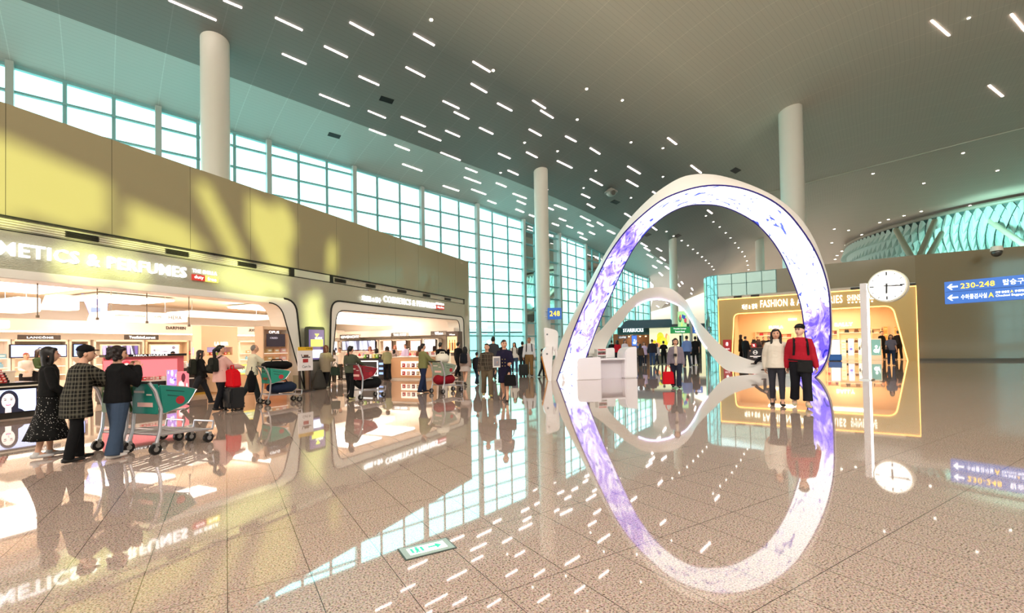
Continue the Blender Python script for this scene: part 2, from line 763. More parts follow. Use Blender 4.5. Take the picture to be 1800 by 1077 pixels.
# upper wall with a rounded far corner, running round to the end wall
prof = [(XL, 0.0), (-0.7, 0.0)] + [(-0.7 + 0.7 * math.sin(a), 0.7 - 0.7 * math.cos(a)) for a in [math.pi / 2 * k / 8 for k in range(1, 9)]] + [(0.0, DEPTH)]
n = len(prof)
wb.add([(x, y, 4.40) for x, y in prof] + [(x, y, TOPZ) for x, y in prof], [(i, i + 1, i + n + 1, i + n) for i in range(n - 1)])
# lower end wall past the shopfront frame
e = [q for q in prof if q[0] > -0.75] 
ne = len(e)
wb.add([(x, y, 0) for x, y in e] + [(x, y, 4.40) for x, y in e], [(i, i + 1, i + ne + 1, i + ne) for i in range(ne - 1)])
wb.add([(-1.15, 0, 0), (-.7, 0, 0), (-.7, 0, 4.4), (-1.15, 0, 4.4)], [(0, 1, 2, 3)])
# roof and rear
wb.add([(XL, 0, TOPZ), (-0.3, 0, TOPZ), (0, DEPTH, TOPZ), (XL, DEPTH, TOPZ)], [(0, 1, 2, 3)])
wb.add([(XL, DEPTH, 0), (0, DEPTH, 0), (0, DEPTH, TOPZ), (XL, DEPTH, TOPZ)], [(0, 1, 2, 3)])
struct('wall_left', wb, m_hi, loc=S.o, rz=S.rz)


def ledge(x0, x1):
    return x0, x1


# recessed service ledge between upper wall and fascia
lb = MB()
lb.box(((XL - 1.15) / 2, 0.25, 4.25), (-1.15 - XL, 0.3, 0.30), 0)
for k in range(4):
    lb.box(((XL - 1.15) / 2, 0.08, 4.16 + 0.055 * k), (-1.15 - XL, 0.05, 0.02), 0)
lb.box(((XL - 1.15) / 2, 0.02, 4.395), (-1.15 - XL, 0.1, 0.03), 1)
lb.box(((XL - 1.15) / 2, 0.02, 4.095), (-1.15 - XL, 0.06, 0.02), 1)
struct('trim_1', lb, [mat('pale_ledge', 'e2ddc8', 0.35), M_DARK], loc=S.o, rz=S.rz)
# fascia with two rounded shopfront openings
O1 = fillet([(-13.55, 0), (-13.75, 3.26), (XL + 1, 3.26), (XL + 1, 0)], [0, .5, 0, 0])
O2 = fillet([(-1.3, 0), (-1.38, 3.30), (-12.05, 3.40), (-12.2, 0)], [0, .35, .5, 0])
pb = MB()
pb.extr([(-1.15, 0), (-1.15, 4.09), (XL, 4.09), (XL, 0)] + list(reversed(O1)) + list(reversed(O2)), 0.0, 0.35)
struct('wall_front', pb, m_fa, loc=S.o, rz=S.rz)


def surround(name, outer, inner, y0, y1, mt, fr, nm=1):
    """white portal between an outer and an inner outline, both open at the floor"""
    pb = MB()
    pb.extr(list(outer) + list(reversed(inner)), y0, y1, 0)
    o = struct(name, pb, mt, loc=fr.o, rz=fr.rz, bev=0.03)
    return o


I1 = fillet([(-13.42, 0), (-14.4, 3.06), (XL + 1, 3.06), (XL + 1, 0)], [0, .45, 0, 0])
O1b = fillet([(-13.40, 0), (-13.75, 3.26), (XL + 1, 3.26), (XL + 1, 0)], [0, .5, 0, 0])
I2 = fillet([(-1.45, 0), (-1.95, 3.08), (-11.75, 3.02), (-12.17, 0)], [0, .35, .4, 0])
surround('trim_2', O1b, I1, -0.03, 0.75, mat('white_portal', 'f3efe4', 0.3), F and S)
surround('trim_3', O2, I2, -0.03, 0.75, mat('white_portal', 'f3efe4', 0.3), S)
for nm, path in (('trim_4', O1b[:-2]), ('trim_5', O2)):
    tb = MB()
    tb.tube([(x, -0.03, z) for x, z in path], 0.035, n=6)
    struct(nm, tb, M_DARK, loc=S.o, rz=S.rz)
for nm, path in (('trim_6', I1[:-2]), ('trim_7', I2)):
    tb = MB()
    tb.tube([(x, -0.035, z) for x, z in path], 0.022, n=6)
    struct(nm, tb, M_DARK, loc=S.o, rz=S.rz)
# glass above the entrances hangs from the portal head
for k, (x0, x1, z0, z1) in enumerate(((XL + 1, -14.45, 2.35, 3.06), (-11.75, -1.95, 2.45, 3.05))):
    pass
# vents in the ledge
for a, c, yy in ((117, 175, 412), (293, 333, 441), (420, 452, 462), (590, 609, 489), (645, 661, 498), (700, 715, 507), (745, 757, 514), (783, 793, 521)):
    x0, z0 = S.px(a, yy - 3)
    x1, z1 = S.px(c, yy + 3)
    vb = MB()
    for q in range(4):
        vb.box(((x0 + x1) / 2, 0.03, 4.19 + 0.035 * q), (x1 - x0, 0.05, 0.016), 0)
    vb.box(((x0 + x1) / 2, 0.06, 4.245), (x1 - x0, 0.03, 0.15), 1)
    tag(vb.build('vent_grille', [M_BLACK, paint('6d6a58')], loc=S.o, rz=S.rz), 'slim dark vent grille set in the ledge above the cosmetics shopfronts', 'vent', 'vent grilles in the shop ledge')
# access hatch framed in the ledge
x0, z0 = S.px(513, 482)
x1, z1 = S.px(582, 492)
hb = MB()
hb.box(((x0 + x1) / 2, 0.02, 4.245), (x1 - x0, 0.06, 0.26), 0)
hb.box((x0, 0.0, 4.245), (0.16, 0.08, 0.30), 1)
hb.box((x1, 0.0, 4.245), (0.16, 0.08, 0.30), 1)
tag(hb.build('access_hatch', [paint('c9cdb4', .3), M_DARK], loc=S.o, rz=S.rz), 'pale hatch panel with dark ends in the ledge above the pillar between shops', 'hatch')

# ---- shop room behind the openings
ib = MB()
ib.box((XL / 2 - .5, 10.6, 1.9), (-XL - 1.5, 0.2, 3.8))
struct('wall_shop', ib, mat('shop_back_wall', 'f4e9db', 0.5), loc=S.o, rz=S.rz)
ib = MB()
ib.box((XL / 2 - .5, 5.6, 3.72), (-XL - 1.5, 10.0, 0.2))
struct('ceiling_shop', ib, mat('shop_ceiling', 'e6d5bd', 0.6), loc=S.o, rz=S.rz)
ib = MB()
ib.box((-1.25, 5.6, 1.9), (0.2, 10, 3.8))
struct('wall_shop_end', ib, mat('shop_back_wall', 'f4e9db', 0.5), loc=S.o, rz=S.rz)
ib = MB()
ib.add([(XL + 1, .1, .004), (-1.3, .1, .004), (-1.3, 10.5, .004), (XL + 1, 10.5, .004)], [(0, 1, 2, 3)])
struct('floor_shop', ib, mat('cream_marble', 'ead3bd', 0.08, spec=0.8), loc=S.o, rz=S.rz)

# ================================================================== fashion building
m_gr = mat('glossy_taupe_panels', '756b52', 0.12, spec=0.55)
nt, N, L, p = nodes(m_gr)
tc = nd(nt, 'ShaderNodeTexCoord')
p.inputs['Coat Weight'].default_value = 0.3
p.inputs['Coat Roughness'].default_value = 0.04
n2 = nd(nt, 'ShaderNodeTexNoise', i_Scale=0.6, i_Detail=1.0)
L.new(tc.outputs['Object'], n2.inputs['Vector'])
b = nd(nt, 'ShaderNodeBump', i_Strength=0.06, i_Distance=0.15)
L.new(n2.outputs[0], b.inputs['Height'])
L.new(b.outputs[0], p.inputs['Normal'])
FT = 7.15
out = [fl(1630, 635).xy, Vector((31.0, 28.9)), Vector((34.5, 27.0)), Vector((40, 24.5)), Vector((48, 22))]
rt = [Vector((F.w(12.5, 0).x, F.w(12.5, 0).y))] + out[1:]
gb = MB()
n = len(rt)
gb.add([(q.x, q.y, 0) for q in rt] + [(q.x, q.y, FT) for q in rt], [(i, i + 1, i + n + 1, i + n) for i in range(n - 1)])
a, c = F.w(4.3, 0), F.w(12.5, 0)
gb.add([(a.x, a.y, 5.3), (c.x, c.y, 5.3), (c.x, c.y, FT), (a.x, a.y, FT)], [(0, 1, 2, 3)])
c1, c2 = F.w(-.4, 0), F.w(0.0, 0)
struct('wall_right', gb, m_gr)
bb = MB()
for q0, q1 in zip(rt, rt[1:]):
    bb.beam((q0.x, q0.y - .03, .08), (q1.x, q1.y - .03, .08), 0.05, 0.16)
struct('baseboard_right', bb, paint('4a463c', .3))
# curved mirror-glass corner on the left of it
m_mir = mat('teal_mirror_glass', '92aca8', 0.05, 0.6)
cg = [F.w(0.0, 0), F.w(-.55, 0.15), F.w(-1.0, .6), F.w(-1.35, 1.3), F.w(-1.55, 2.2), F.w(-1.6, 3.4), F.w(-1.4, 5), F.w(-1.0, 7), F.w(-.2, 10), F.w(1.5, 15)]
cb = MB()
n = len(cg)
cb.add([(q.x, q.y, 0) for q in cg] + [(q.x, q.y, FT) for q in cg], [(i, i + 1, i + n + 1, i + n) for i in range(n - 1)])
a, c = F.w(0, 0), F.w(4.3, 0)
cb.add([(a.x, a.y, 5.3), (c.x, c.y, 5.3), (c.x, c.y, FT), (a.x, a.y, FT)], [(0, 1, 2, 3)])
cc = struct('wall_corner', cb, m_mir, smooth=True)
jb = MB()
for q in cg[::2]:
    jb.beam((q.x, q.y, 0), (q.x, q.y, FT), 0.05, 0.05)
for z in (1.0, 2.5, 4.0, 5.5, FT - .03):
    jb.tube([(q.x, q.y, z) for q in cg], 0.022, n=6)
jb.tube([F.w(-.55, .12, FT - .03), F.w(.4, -.03, FT - .03), F.w(4.3, -.03, FT - .03)], .022, n=6)
jb.tube([F.w(-.8, .35, 6.2), F.w(0, -.03, 6.35), F.w(2.0, -.03, 6.3), F.w(4.3, -.03, 6.3)], .02, n=6)
for x_ in (1.1, 2.2, 3.3, 4.3):
    jb.beam(F.w(x_, -.02, 5.3), F.w(x_, -.02, FT), .04, .04)
jb.build('window_frame', paint('6f8f8b', .3), cc)
rb = MB()
pts = cg[::-1] + [F.w(12.5, 0)] + [Vector((q.x, q.y, 0)) for q in out[1:]] + [Vector((60, 60, 0)), Vector((30, 62, 0))]
rb.add([(q.x, q.y, FT) for q in pts], [tuple(range(len(pts)))])
struct('roof', rb, paint('77716a'))
# gold portal and room
FO = [(0.06, 0), (0.06, 5.05), (12.5, 5.05), (12.5, 0)]
FI = fillet([(1.0, 0), (1.25, 3.8), (11.25, 3.8), (11.95, 0)], [0, .4, .5, 0])
pb = MB()
pb.extr(FO + list(reversed(FI)), -0.12, 0.6)
portal = struct('wall_portal', pb, M_GOLD, loc=F.o, rz=F.rz)
for k, (path, nm) in enumerate(((FO, 'outer'), (FI, 'inner'))):
    tb = MB()
    tb.tube([(x, -0.14, z) for x, z in path], 0.035, n=6)
    o = tb.build('light_strip', em('ffb860', 3.5), portal)
    o['label'] = 'warm glowing light line along the %s edge of the gold portal' % nm
lb = MB()
lb.box((6.28, .1, 5.18), (12.4, .3, .26))
struct('trim_8', lb, paint('a6a49b', .35), loc=F.o, rz=F.rz)
for a, c, yy in ((1290, 1304, 524), (1320, 1335, 521), (1495, 1520, 504), (1583, 1609, 497)):
    x0, _ = F.px(a, yy)
    x1, _ = F.px(c, yy)
    vb = MB()
    for q in range(4):
        vb.box(((x0 + x1) / 2, -0.06, 5.11 + 0.045 * q), (x1 - x0, 0.05, 0.022), 0)
    vb.box(((x0 + x1) / 2, -0.045, 5.18), (x1 - x0, 0.03, 0.18), 1)
    tag(vb.build('vent_grille', [M_BLACK, paint('4f4c44')], loc=F.o, rz=F.rz), 'dark vent grille in the grey strip above the gold fashion portal', 'vent', 'vent grilles above the gold portal')
FD = 6.8
rbx = MB()
rbx.box((6.3, FD, 2.2), (12.3, .2, 4.4))
struct('wall_shop_back', rbx, mat('peach_wall', 'f6d8ae', 0.5), loc=F.o, rz=F.rz)
rbx = MB()
rbx.box((0.3, FD / 2 + .3, 2.2), (.2, FD - .7, 4.4))
rbx.box((12.3, FD / 2 + .3, 2.2), (.2, FD - .7, 4.4))
struct('wall_shop_side', rbx, mat('peach_wall', 'f6d8ae', 0.5), loc=F.o, rz=F.rz)
rbx = MB()
rbx.box((6.3, FD / 2 + .3, 4.3), (12.3, FD - .6, .2))
struct('ceiling_fashion', rbx, mat('shop_ceiling', 'e6d5bd', 0.6), loc=F.o, rz=F.rz)
rbx = MB()
rbx.add([(.4, .3, .004), (12.2, .3, .004), (12.2, FD, .004), (.4, FD, .004)], [(0, 1, 2, 3)])
struct('floor_fashion', rbx, mat('cream_marble', 'ead3bd', 0.08), loc=F.o, rz=F.rz)

# rear wall added behind the camera, its openings shaped to throw the sun patches
PATCH = [[(0, 232), (60, 262), (125, 290), (150, 310), (198, 322), (198, 405), (140, 400), (-60, 375), (-60, 250)],
         [(222, 370), (240, 352), (262, 362), (310, 388), (330, 400), (350, 425), (380, 455), (215, 425)],
         [(340, 306), (354, 310), (398, 385), (432, 450), (440, 462), (404, 456), (375, 400)],
         [(432, 338), (470, 355), (505, 370), (515, 380), (512, 480), (470, 475), (440, 400)],
         [(575, 425), (593, 428), (591, 480), (577, 478)],
         [(90, 428), (190, 450), (255, 468), (250, 505), (110, 485)],
         [(345, 455), (440, 475), (500, 500), (505, 525), (400, 512)],
         [(530, 520), (566, 520), (570, 620), (538, 620)]]
HOLES = []
for poly in PATCH:
    q2 = []
    for px, py in poly:
        x, z = S.px(px, py)
        q = S.w(x, 0, z)
        t = (q.y + 36) / SUN_D.y
        q = q - SUN_D * t
        q2.append((q.x, q.z))
    HOLES.append(q2)


def inside(x, z, poly):
    c = False
    for (x0, z0), (x1, z1) in zip(poly, poly[1:] + poly[:1]):
        if (z0 > z) != (z1 > z) and x < (x1 - x0) * (z - z0) / (z1 - z0) + x0:
            c = not c
    return c


rw = MB()
XA, XB, ZA, ZB = 24.0, 84.0, 2.0, 23.0
st = .3
nx_, nz_ = int((XB - XA) / st), int((ZB - ZA) / st)
for i in range(nx_):
    for j in range(nz_):
        x, z = XA + i * st, ZA + j * st
        if any(inside(x + st / 2, z + st / 2, h) for h in HOLES):
            continue
        rw.add([(x, -36, z), (x + st, -36, z), (x + st, -36, z + st), (x, -36, z + st)], [(0, 1, 2, 3)])
for x0, x1, z0, z1 in ((-90, 19, -1, 27), (19, 23, -1, .4), (19, 23, 14, 27), (23, XA, -1, 27), (XB, 176, -1, 27), (XA, XB, -1, ZA), (XA, XB, ZB, 27)):
    rw.add([(x0, -36, z0), (x1, -36, z0), (x1, -36, z1), (x0, -36, z1)], [(0, 1, 2, 3)])
struct('wall_rear', rw, mat('rear_wall', 'c8bfae', 0.6))
rg = MB()
rg.add([(19, -36, .4), (23, -36, .4), (23, -36, 14), (19, -36, 14)], [(0, 1, 2, 3)])
wr = struct('window_rear', rg, m_gl)
rg = MB()
for k in range(3):
    rg.box((19.1 + k * 1.9, -35.9, 7.2), (.16, .2, 13.6))
for k in range(7):
    rg.box((21, -35.9, .5 + k * 2.24), (4, .2, .16))
rg.build('window_frame', m_mul, wr)
rw = MB()
rw.box((174, 76, 13), (.4, 230, 28))
struct('wall_far_right', rw, mat('rear_wall', 'c8bfae', 0.6))  # unseen wall added to keep the low sun out of the hall
# ================================================================== ceiling lights
Z7 = lambda x, y: (400 + x / 2.992, y / 2.992)
Z8 = lambda x, y: (1000 + x / 2.244, y / 2.244)
Z6 = lambda x, y: (780 + x * .2786, 320 + y * .2786)
Z4 = lambda x, y: (900 + x * .2228, 480 + y * .2228)
raw = [(392.8, 0, 425, 13.4), (296.7, 0, 380, 35.4), (979.5, 282.4, 1005.3, 295), (994, 239, 1012.5, 248.7)]
for q in '''252 92 393 158,643 117 768 183,979 177 1087 238,510 242 630 300,288 282 413 336,691 400 796 447,938 352 1037 403,1290 323 1380 377,1281 439 1363 486,484 495 640 558,740 582 831 620,913 613 1040 666,1133 530 1217 570,1192 588 1269 625,1420 542 1495 582,1605 527 1672 570,1646 580 1712 620,746 679 831 711,1005 690 1122 739,1147 686 1220 718,1325 670 1395 704,1586 679 1649 713,880 761 956 790,1121 801 1224 842,1425 806 1486 833,1572 799 1628 828,921 862 1022 898,1252 882 1312 906,1475 895 1528 919,1245 931 1331 963,1413 961 1464 982,1134 976 1216 1003,1283 994 1358 1022,1502 1017 1571 1043,1613 968 1685 998,1523 1055 1567 1074,1369 1054 1412 1070'''.split(','):
    a = list(map(float, q.split()))
    raw.append((*Z7(a[0], a[1]), *Z7(a[2], a[3])))
for q in '''84 583 122 607,390 543 424 569,482 652 522 682,232 655 281 685,228 710 272 735,84 705 132 731,1430 80 1500 140,1745 55 1800 121,1657 336 1711 380,50 765 82 780,72 804 101 819,330 755 352 769,46 852 84 871,72 882 96 893,112 876 134 889,220 841 243 855,152 908 181 922,36 915 55 923,81 914 101 924,44 934 70 945,285 958 308 972,346 978 366 990,547 828 565 842,328 894 346 907'''.split(','):
    a = list(map(float, q.split()))
    raw.append((*Z8(a[0], a[1]), *Z8(a[2], a[3])))
for q in '''277 115 331 135,330 5 393 29,437 71 523 103,463 117 517 137,455 170 505 190,540 205 570 217,651 158 692 175,698 143 774 172,728 228 769 244,685 260 725 274,775 274 813 289,870 75 922 100,905 138 951 160,865 215 926 241,906 264 944 281,967 257 1004 273,1142 195 1180 214,848 312 883 328,919 312 953 328,862 345 903 362,1034 305 1080 330,1315 283 1345 299,1248 383 1280 402,1340 410 1373 430,1265 412 1300 433,1343 435 1372 453,1283 455 1320 475,1367 472 1398 494,1347 494 1377 513,1347 512 1372 527,1318 526 1343 542,1398 530 1420 547,1392 544 1418 562,1360 570 1380 590'''.split(','):
    a = list(map(float, q.split()))
    raw.append((*Z6(a[0], a[1]), *Z6(a[2], a[3])))
far = '''1310 85 1325 105,1335 65 1348 85,1325 140 1345 170,1380 100 1392 150,1415 115 1428 135,1370 195 1390 212,1410 155 1420 165,1445 165 1450 180,1450 210 1465 222,1400 185 1415 200,1085 265 1100 280,1140 255 1160 268,1090 290 1110 305,1140 285 1160 295,1150 300 1170 312,1110 320 1140 332,1180 265 1200 275,1215 235 1230 240,1225 265 1245 275'''
for q in far.split(','):
    a = list(map(float, q.split()))
    raw.append((*Z4(a[0], a[1]), *Z4(a[2], a[3])))
seen = []
m_strip = em('ffe9e2', 14.0)
for x0, y0, x1, y1 in raw:
    mx_, my_ = (x0 + x1) / 2, (y0 + y1) / 2
    if any(abs(mx_ - a) + abs(my_ - c) < 7 for a, c in seen):
        continue
    seen.append((mx_, my_))
    p0, n0 = oncei(x0, y0)
    p1, n1_ = oncei(x1, y1)
    if p0 is None or p1 is None or (p1 - p0).length > 14:
        continue
    nn = n0 if n0.z < 0 else -n0
    mid = (p0 + p1) / 2 + nn * 0.02
    sb = MB()
    wd = min(0.24, max(0.09, 0.0022 * mid.length))
    sb.beam(p0 - mid, p1 - mid, wd, 0.06, up=nn)
    lab = 'slim glowing light strip recessed in the grey slatted ceiling'
    grp = 'light strips in the hall ceiling'
    if x0 > 1600:
        lab, grp = 'broad glowing light strip in the bare ceiling high above the gate sign', 'light strips above the gate sign'
    elif x0 < 400 and y0 < 20 and x1 < 400:
        lab, grp = 'longest glowing light strip, at the top edge above the round column', None
    tag(sb.build('ceiling_light', m_strip, loc=mid), lab, 'ceiling light', grp)
dots = [(758, 34), (867, 123), (922, 250), (980, 265), (880, 303)]
for q in '70 349,211 394,33 470,245 560,371 583,371 696,106 672,58 740,245 779,1577 70,541 850,570 874,595 894,619 917,638 937,656 957,670 976,684 992,695 1010,703 1028,706 1045,709 1063,385 912,413 930,445 948,470 967,490 982,508 997,525 1012,540 1026,553 1038,565 1050,572 1062,1047 903,1103 908,1155 925,1037 957,1092 966,1077 990,1058 1007,1050 1022,1226 877,1260 865,1322 850,1390 833,1582 810,1710 802,1780 808,1555 603,1690 672,1400 722,1200 684'.split(','):
    a = list(map(float, q.split()))
    dots.append(Z8(*a))
for px, py in dots:
    p0, n0 = oncei(px, py)
    if p0 is None:
        continue
    nn = n0 if n0.z < 0 else -n0
    r = max(0.09, 0.0017 * p0.length)
    db = MB()
    db.tube([(0, 0, 0.1), Vector(nn) * 0.02], r * 1.3, n=12, mi=1)
    db.tube([Vector(nn) * 0.02, Vector(nn) * 0.05], r, n=12, mi=0)
    tag(db.build('downlight', [em('fff4e4', 12.0), paint('b0aca2')], loc=p0), 'small round glowing downlight dot in the grey hall ceiling', 'downlight', 'round downlights in the hall ceiling')
# dark vents and a jet nozzle
for a, c, e, f, w in ((668, 172, 691, 179, .5), (577, 235, 598, 241, .5), (1076, 353, 1087, 357, .6), (1288, 297, 1298, 302, .7), (1135, 411, 1141, 414, .8), (1188, 413, 1194, 416, .8)):
    p0, n0 = oncei(a, c)
    p1, _ = oncei(e, f)
    mid = (p0 + p1) / 2
    vb = MB()
    d = (p1 - p0).normalized()
    sd = d.cross(Vector(n0)).normalized()
    for k in range(5):
        vb.beam(p0 - mid + sd * (w * (k - 2) / 5), p1 - mid + sd * (w * (k - 2) / 5), w / 9, 0.05, 0, up=n0)
    vb.beam(p0 - mid, p1 - mid, w, 0.02, 1, up=n0)
    tag(vb.build('ceiling_vent', [M_BLACK, paint('34332f')], loc=mid), 'dark rectangular air vent in the hall ceiling', 'vent', 'dark vents in the hall ceiling')
p0, n0 = oncei(1074, 330)
jn = thing('air_nozzle', 'grey ball-shaped air nozzle hanging from the ceiling left of the arch top', 'air nozzle', p0 - Vector((0, 0, .5)))
jb = MB()
jb.ell((0, 0, 0), (.55, .55, .45))
jb.build('ball', paint('a9a79d', .4), jn, smooth=True)
jb = MB()
jb.tube([(.62 * math.cos(a), .62 * math.sin(a), 0.0) for a in [k * math.pi / 10 for k in range(20)]], .1, n=8, closed=True)
jb.tube([(0, 0, .3), (0, 0, .8)], .12)
jb.build('ring', paint('8b8980', .4), jn, smooth=True)
jb = MB()
jb.tube([(0, -.4, -.15), (.1, -.65, -.25)], [.2, .26], n=14)
jb.build('outlet', paint('5a5952', .4), jn, smooth=True)
# pale seam trim across the right of the ceiling
tb = MB()
pp = [oncei(x, y)[0] for x, y in ((1340, 341), (1415, 322), (1500, 300), (1600, 275), (1700, 249), (1800, 224), (1830, 216))]
tb.tube([q - Vector((0, 0, .03)) for q in pp], .07, n=6)
struct('trim_9', tb, paint('d8d4c4', .5))

# ================================================================== lattice dome
DC, DR, DH = Vector((101.5, 87.4, 22.9)), 30.0, 10.0
m_lat = mat('dome_lattice_white', 'cfe9e2', 0.45)
dbk = MB()


def dpt(az, t, off=0.0):
    # t: 0 rim, 1 lowest point
    ph = t * math.pi / 2
    r, h = math.cos(ph), math.sin(ph)
    nx = Vector((math.cos(az) * r / DR, math.sin(az) * r / DR, -h / DH)).normalized()
    return DC + Vector((math.cos(az) * r * DR, math.sin(az) * r * DR, -h * DH)) + nx * off


naz, nrow = 84, 12
a0, a1 = R(130), R(330)
vs, fs, ms = [], [], []
dm = MB()
for i in range(nrow):
    t0, t1, t2 = i / nrow * .9, (i + 1) / nrow * .9, (i + 2) / nrow * .9
    for j in range(naz):
        st = (a1 - a0) / naz
        c = a0 + st * (j + (0.5 if i % 2 else 0))
        A, B_, C_, D_ = dpt(c, t0), dpt(c + st / 2, t1), dpt(c, t2), dpt(c - st / 2, t1)
        ap = dpt(c, t1 * .35 + t2 * .65, 1.7)
        k = 0.9
        cen = (A + B_ + C_ + D_) / 4
        A, B_, C_, D_ = [cen + (q - cen) * k for q in (A, B_, C_, D_)]
        dm.add([A, B_, C_, D_, ap], [(0, 1, 4), (1, 2, 4), (2, 3, 4), (3, 0, 4)], 0)
dome = thing('lattice_dome', 'teal-white faceted lattice dome bulging from the ceiling beyond the taupe wall', 'dome', DC)
o = dm.build('lattice', m_lat, dome)
for v in o.data.vertices:
    v.co -= DC
bk = MB()
bm_ = MB()
vv, ff = [], []
for i in range(nrow + 1):
    for j in range(41):
        vv.append(dpt(a0 + (a1 - a0) * j / 40, i / nrow * .98, -0.25) - DC)
for i in range(nrow):
    for j in range(40):
        a = i * 41 + j
        ff.append((a, a + 1, a + 42, a + 41))
bk.add(vv, ff)
bk.build('shell', mat('dome_shell', '44605a', 0.6), dome, smooth=True)
rm = MB()
rm.tube([dpt(a0 + (a1 - a0) * j / 60, 0) - DC - Vector((0, 0, .2)) for j in range(61)], .35, n=8)
rm.build('rim', paint('8d8a7c'), dome, smooth=True)
for x0, y0, x1, y1 in ((1602, 452, 1575, 404), (1616, 452, 1643, 388), (1632, 452, 1655, 410), (1815, 440, 1725, 378)):
    top = dep(x1, y1, 74)
    bot = dep(x0, y0, 66)
    d = (bot - top)
    bot2 = top + d * ((top.z) / (top.z - bot.z)) if abs(top.z - bot.z) > .1 else bot
    sb = MB()
    sb.tube([top - bot2, Vector((0, 0, 0))], [.38, .5], n=14)
    tag(sb.build('dome_strut', mat('strut_paint', 'b9bba4', 0.4), loc=bot2, smooth=True), 'slanting pale tubular strut rising behind the taupe wall to the dome', 'strut', 'struts under the lattice dome')
for lx, ly, lz, e in ((88, 60, 13, 9000), (62, 62, 12, 6000), (115, 52, 13, 8000)):  # teal spots added below the dome to brighten its lattice
    l = bpy.data.lights.new('dome_fill', 'SPOT')
    l.energy = e * 5
    l.spot_size = R(75)
    l.spot_blend = .5
    l.color = (0.45, 1.0, 0.9)
    l.shadow_soft_size = 1.5
    o = bpy.data.objects.new('dome_fill', l)
    COL.objects.link(o)
    o.location = (lx, ly, lz)
    o.rotation_euler = (DC + Vector((-6, -8, -6)) - Vector((lx, ly, lz))).to_track_quat('-Z', 'Y').to_euler()
# ================================================================== media arch
AX = lambda x, y: (940 + x * .38989, 290 + y * .38989)
outer = [(100, 965), (130, 880), (170, 760), (215, 650), (270, 530), (330, 410), (400, 310), (480, 230), (570, 160), (660, 120), (760, 95), (860, 93), (960, 112), (1060, 155), (1140, 215), (1210, 300), (1260, 380), (1300, 470), (1325, 570), (1333, 680), (1333, 780), (1320, 860), (1290, 920), (1262, 948)]
inner = [(190, 965), (230, 870), (270, 760), (310, 660), (355, 560), (410, 440), (460, 355), (530, 275), (600, 220), (680, 185), (760, 177), (840, 185), (920, 215), (1000, 265), (1070, 340), (1120, 420), (1155, 500), (1185, 580), (1205, 660), (1215, 740), (1222, 800), (1220, 860), (1200, 912), (1155, 955)]
back = [(62, 966), (90, 870), (130, 765), (190, 640), (250, 520), (320, 395), (400, 275), (480, 185), (560, 115), (650, 60), (720, 42), (800, 42), (880, 58), (980, 92), (1080, 140), (1165, 205), (1225, 275), (1272, 360), (1308, 460), (1330, 560), (1338, 680), (1338, 780), (1326, 865), (1298, 925), (1270, 950)]


def arch_pt(x, y, extra):
    px, py = AX(x, y)
    f = max(0.0, min(1.0, (664 - py) / 338))
    e = extra * min(1.0, f * 4 + 0.25)
    Y = 18.75 - 0.75 * (px - 990) / 440 - 3.9 * f ** 1.1 + e
    return dep(px, py, Y)


NA = 110
cA = resample([arch_pt(x, y, 0.0) for x, y in outer], NA)
cB = resample([arch_pt(x, y, 0.75) for x, y in inner], NA)
cC = resample([arch_pt(x, y, 0.65) for x, y in back], NA)
for c in (cA, cB, cC):
    dz0, dz1 = c[0].z, c[-1].z
    for i, q in enumerate(c):
        t = i / (NA - 1)
        q.z -= dz0 * max(0, 1 - 12 * t) + dz1 * max(0, 1 - 12 * (1 - t))
        q.z = max(0.0, q.z)
cD = [(b + c) / 2 + Vector((0.0, 0.45, -0.02)) for b, c in zip(cB, cC)]
for q in cD:
    q.z = max(0.0, q.z)
AO = Vector((6.5, 17.5, 0))
arch = thing('media_arch', 'tall white loop arch with a violet and white video screen on its inner face', 'sculpture arch', AO)
vs, fs = [], []
for i in range(NA):
    a, b, c, d = cA[i], cB[i], cC[i], cD[i]
    ab = (a + b) / 2
    inw = (ab - d).normalized() * -0.03
    ac = (a + c) / 2 + (a - b).normalized() * 0.05
    vs += [a + inw, b + inw, (b + d) / 2 + (b - a).normalized() * 0.03, d, c * .8 + d * .2, c, ac]
for i in range(NA - 1):
    for j in range(7):
        k = (j + 1) % 7
        fs.append((i * 7 + j, i * 7 + k, i * 7 + 7 + k, i * 7 + 7 + j))
fs += [tuple(range(7)), tuple(range((NA - 1) * 7, NA * 7))]
bm = MB()
bm.add([v - AO for v in vs], fs)
bo = bm.build('frame', mat('arch_white', 'efeae4', 0.4), arch, smooth=True)
sm = MB()
sm.add([q - AO for pr in zip(cA, cB) for q in pr], [(2 * i, 2 * i + 1, 2 * i + 3, 2 * i + 2) for i in range(NA - 1)])
m_led = bpy.data.materials.new('arch_led_picture')
m_led.use_nodes = True
nt = m_led.node_tree
p = nt.nodes['Principled BSDF']
L = nt.links
uv = nd(nt, 'ShaderNodeUVMap')
mp1 = nd(nt, 'ShaderNodeMapping')
mp1.inputs['Scale'].default_value = (16, 1.3, 1)
mp1.inputs['Rotation'].default_value = (0, 0, 0.5)
L.new(uv.outputs[0], mp1.inputs['Vector'])
na = nd(nt, 'ShaderNodeTexNoise', i_Scale=1.15, i_Detail=9.0, i_Roughness=0.66, i_Distortion=1.9)
L.new(mp1.outputs[0], na.inputs['Vector'])
mp2 = nd(nt, 'ShaderNodeMapping')
mp2.inputs['Scale'].default_value = (20, 2.4, 1)
mp2.inputs['Rotation'].default_value = (0, 0, -0.45)
L.new(uv.outputs[0], mp2.inputs['Vector'])
nb_ = nd(nt, 'ShaderNodeTexNoise', i_Scale=1.0, i_Detail=4.0, i_Distortion=2.6)
L.new(mp2.outputs[0], nb_.inputs['Vector'])
sp = nd(nt, 'ShaderNodeSeparateXYZ')
L.new(uv.outputs[0], sp.inputs[0])
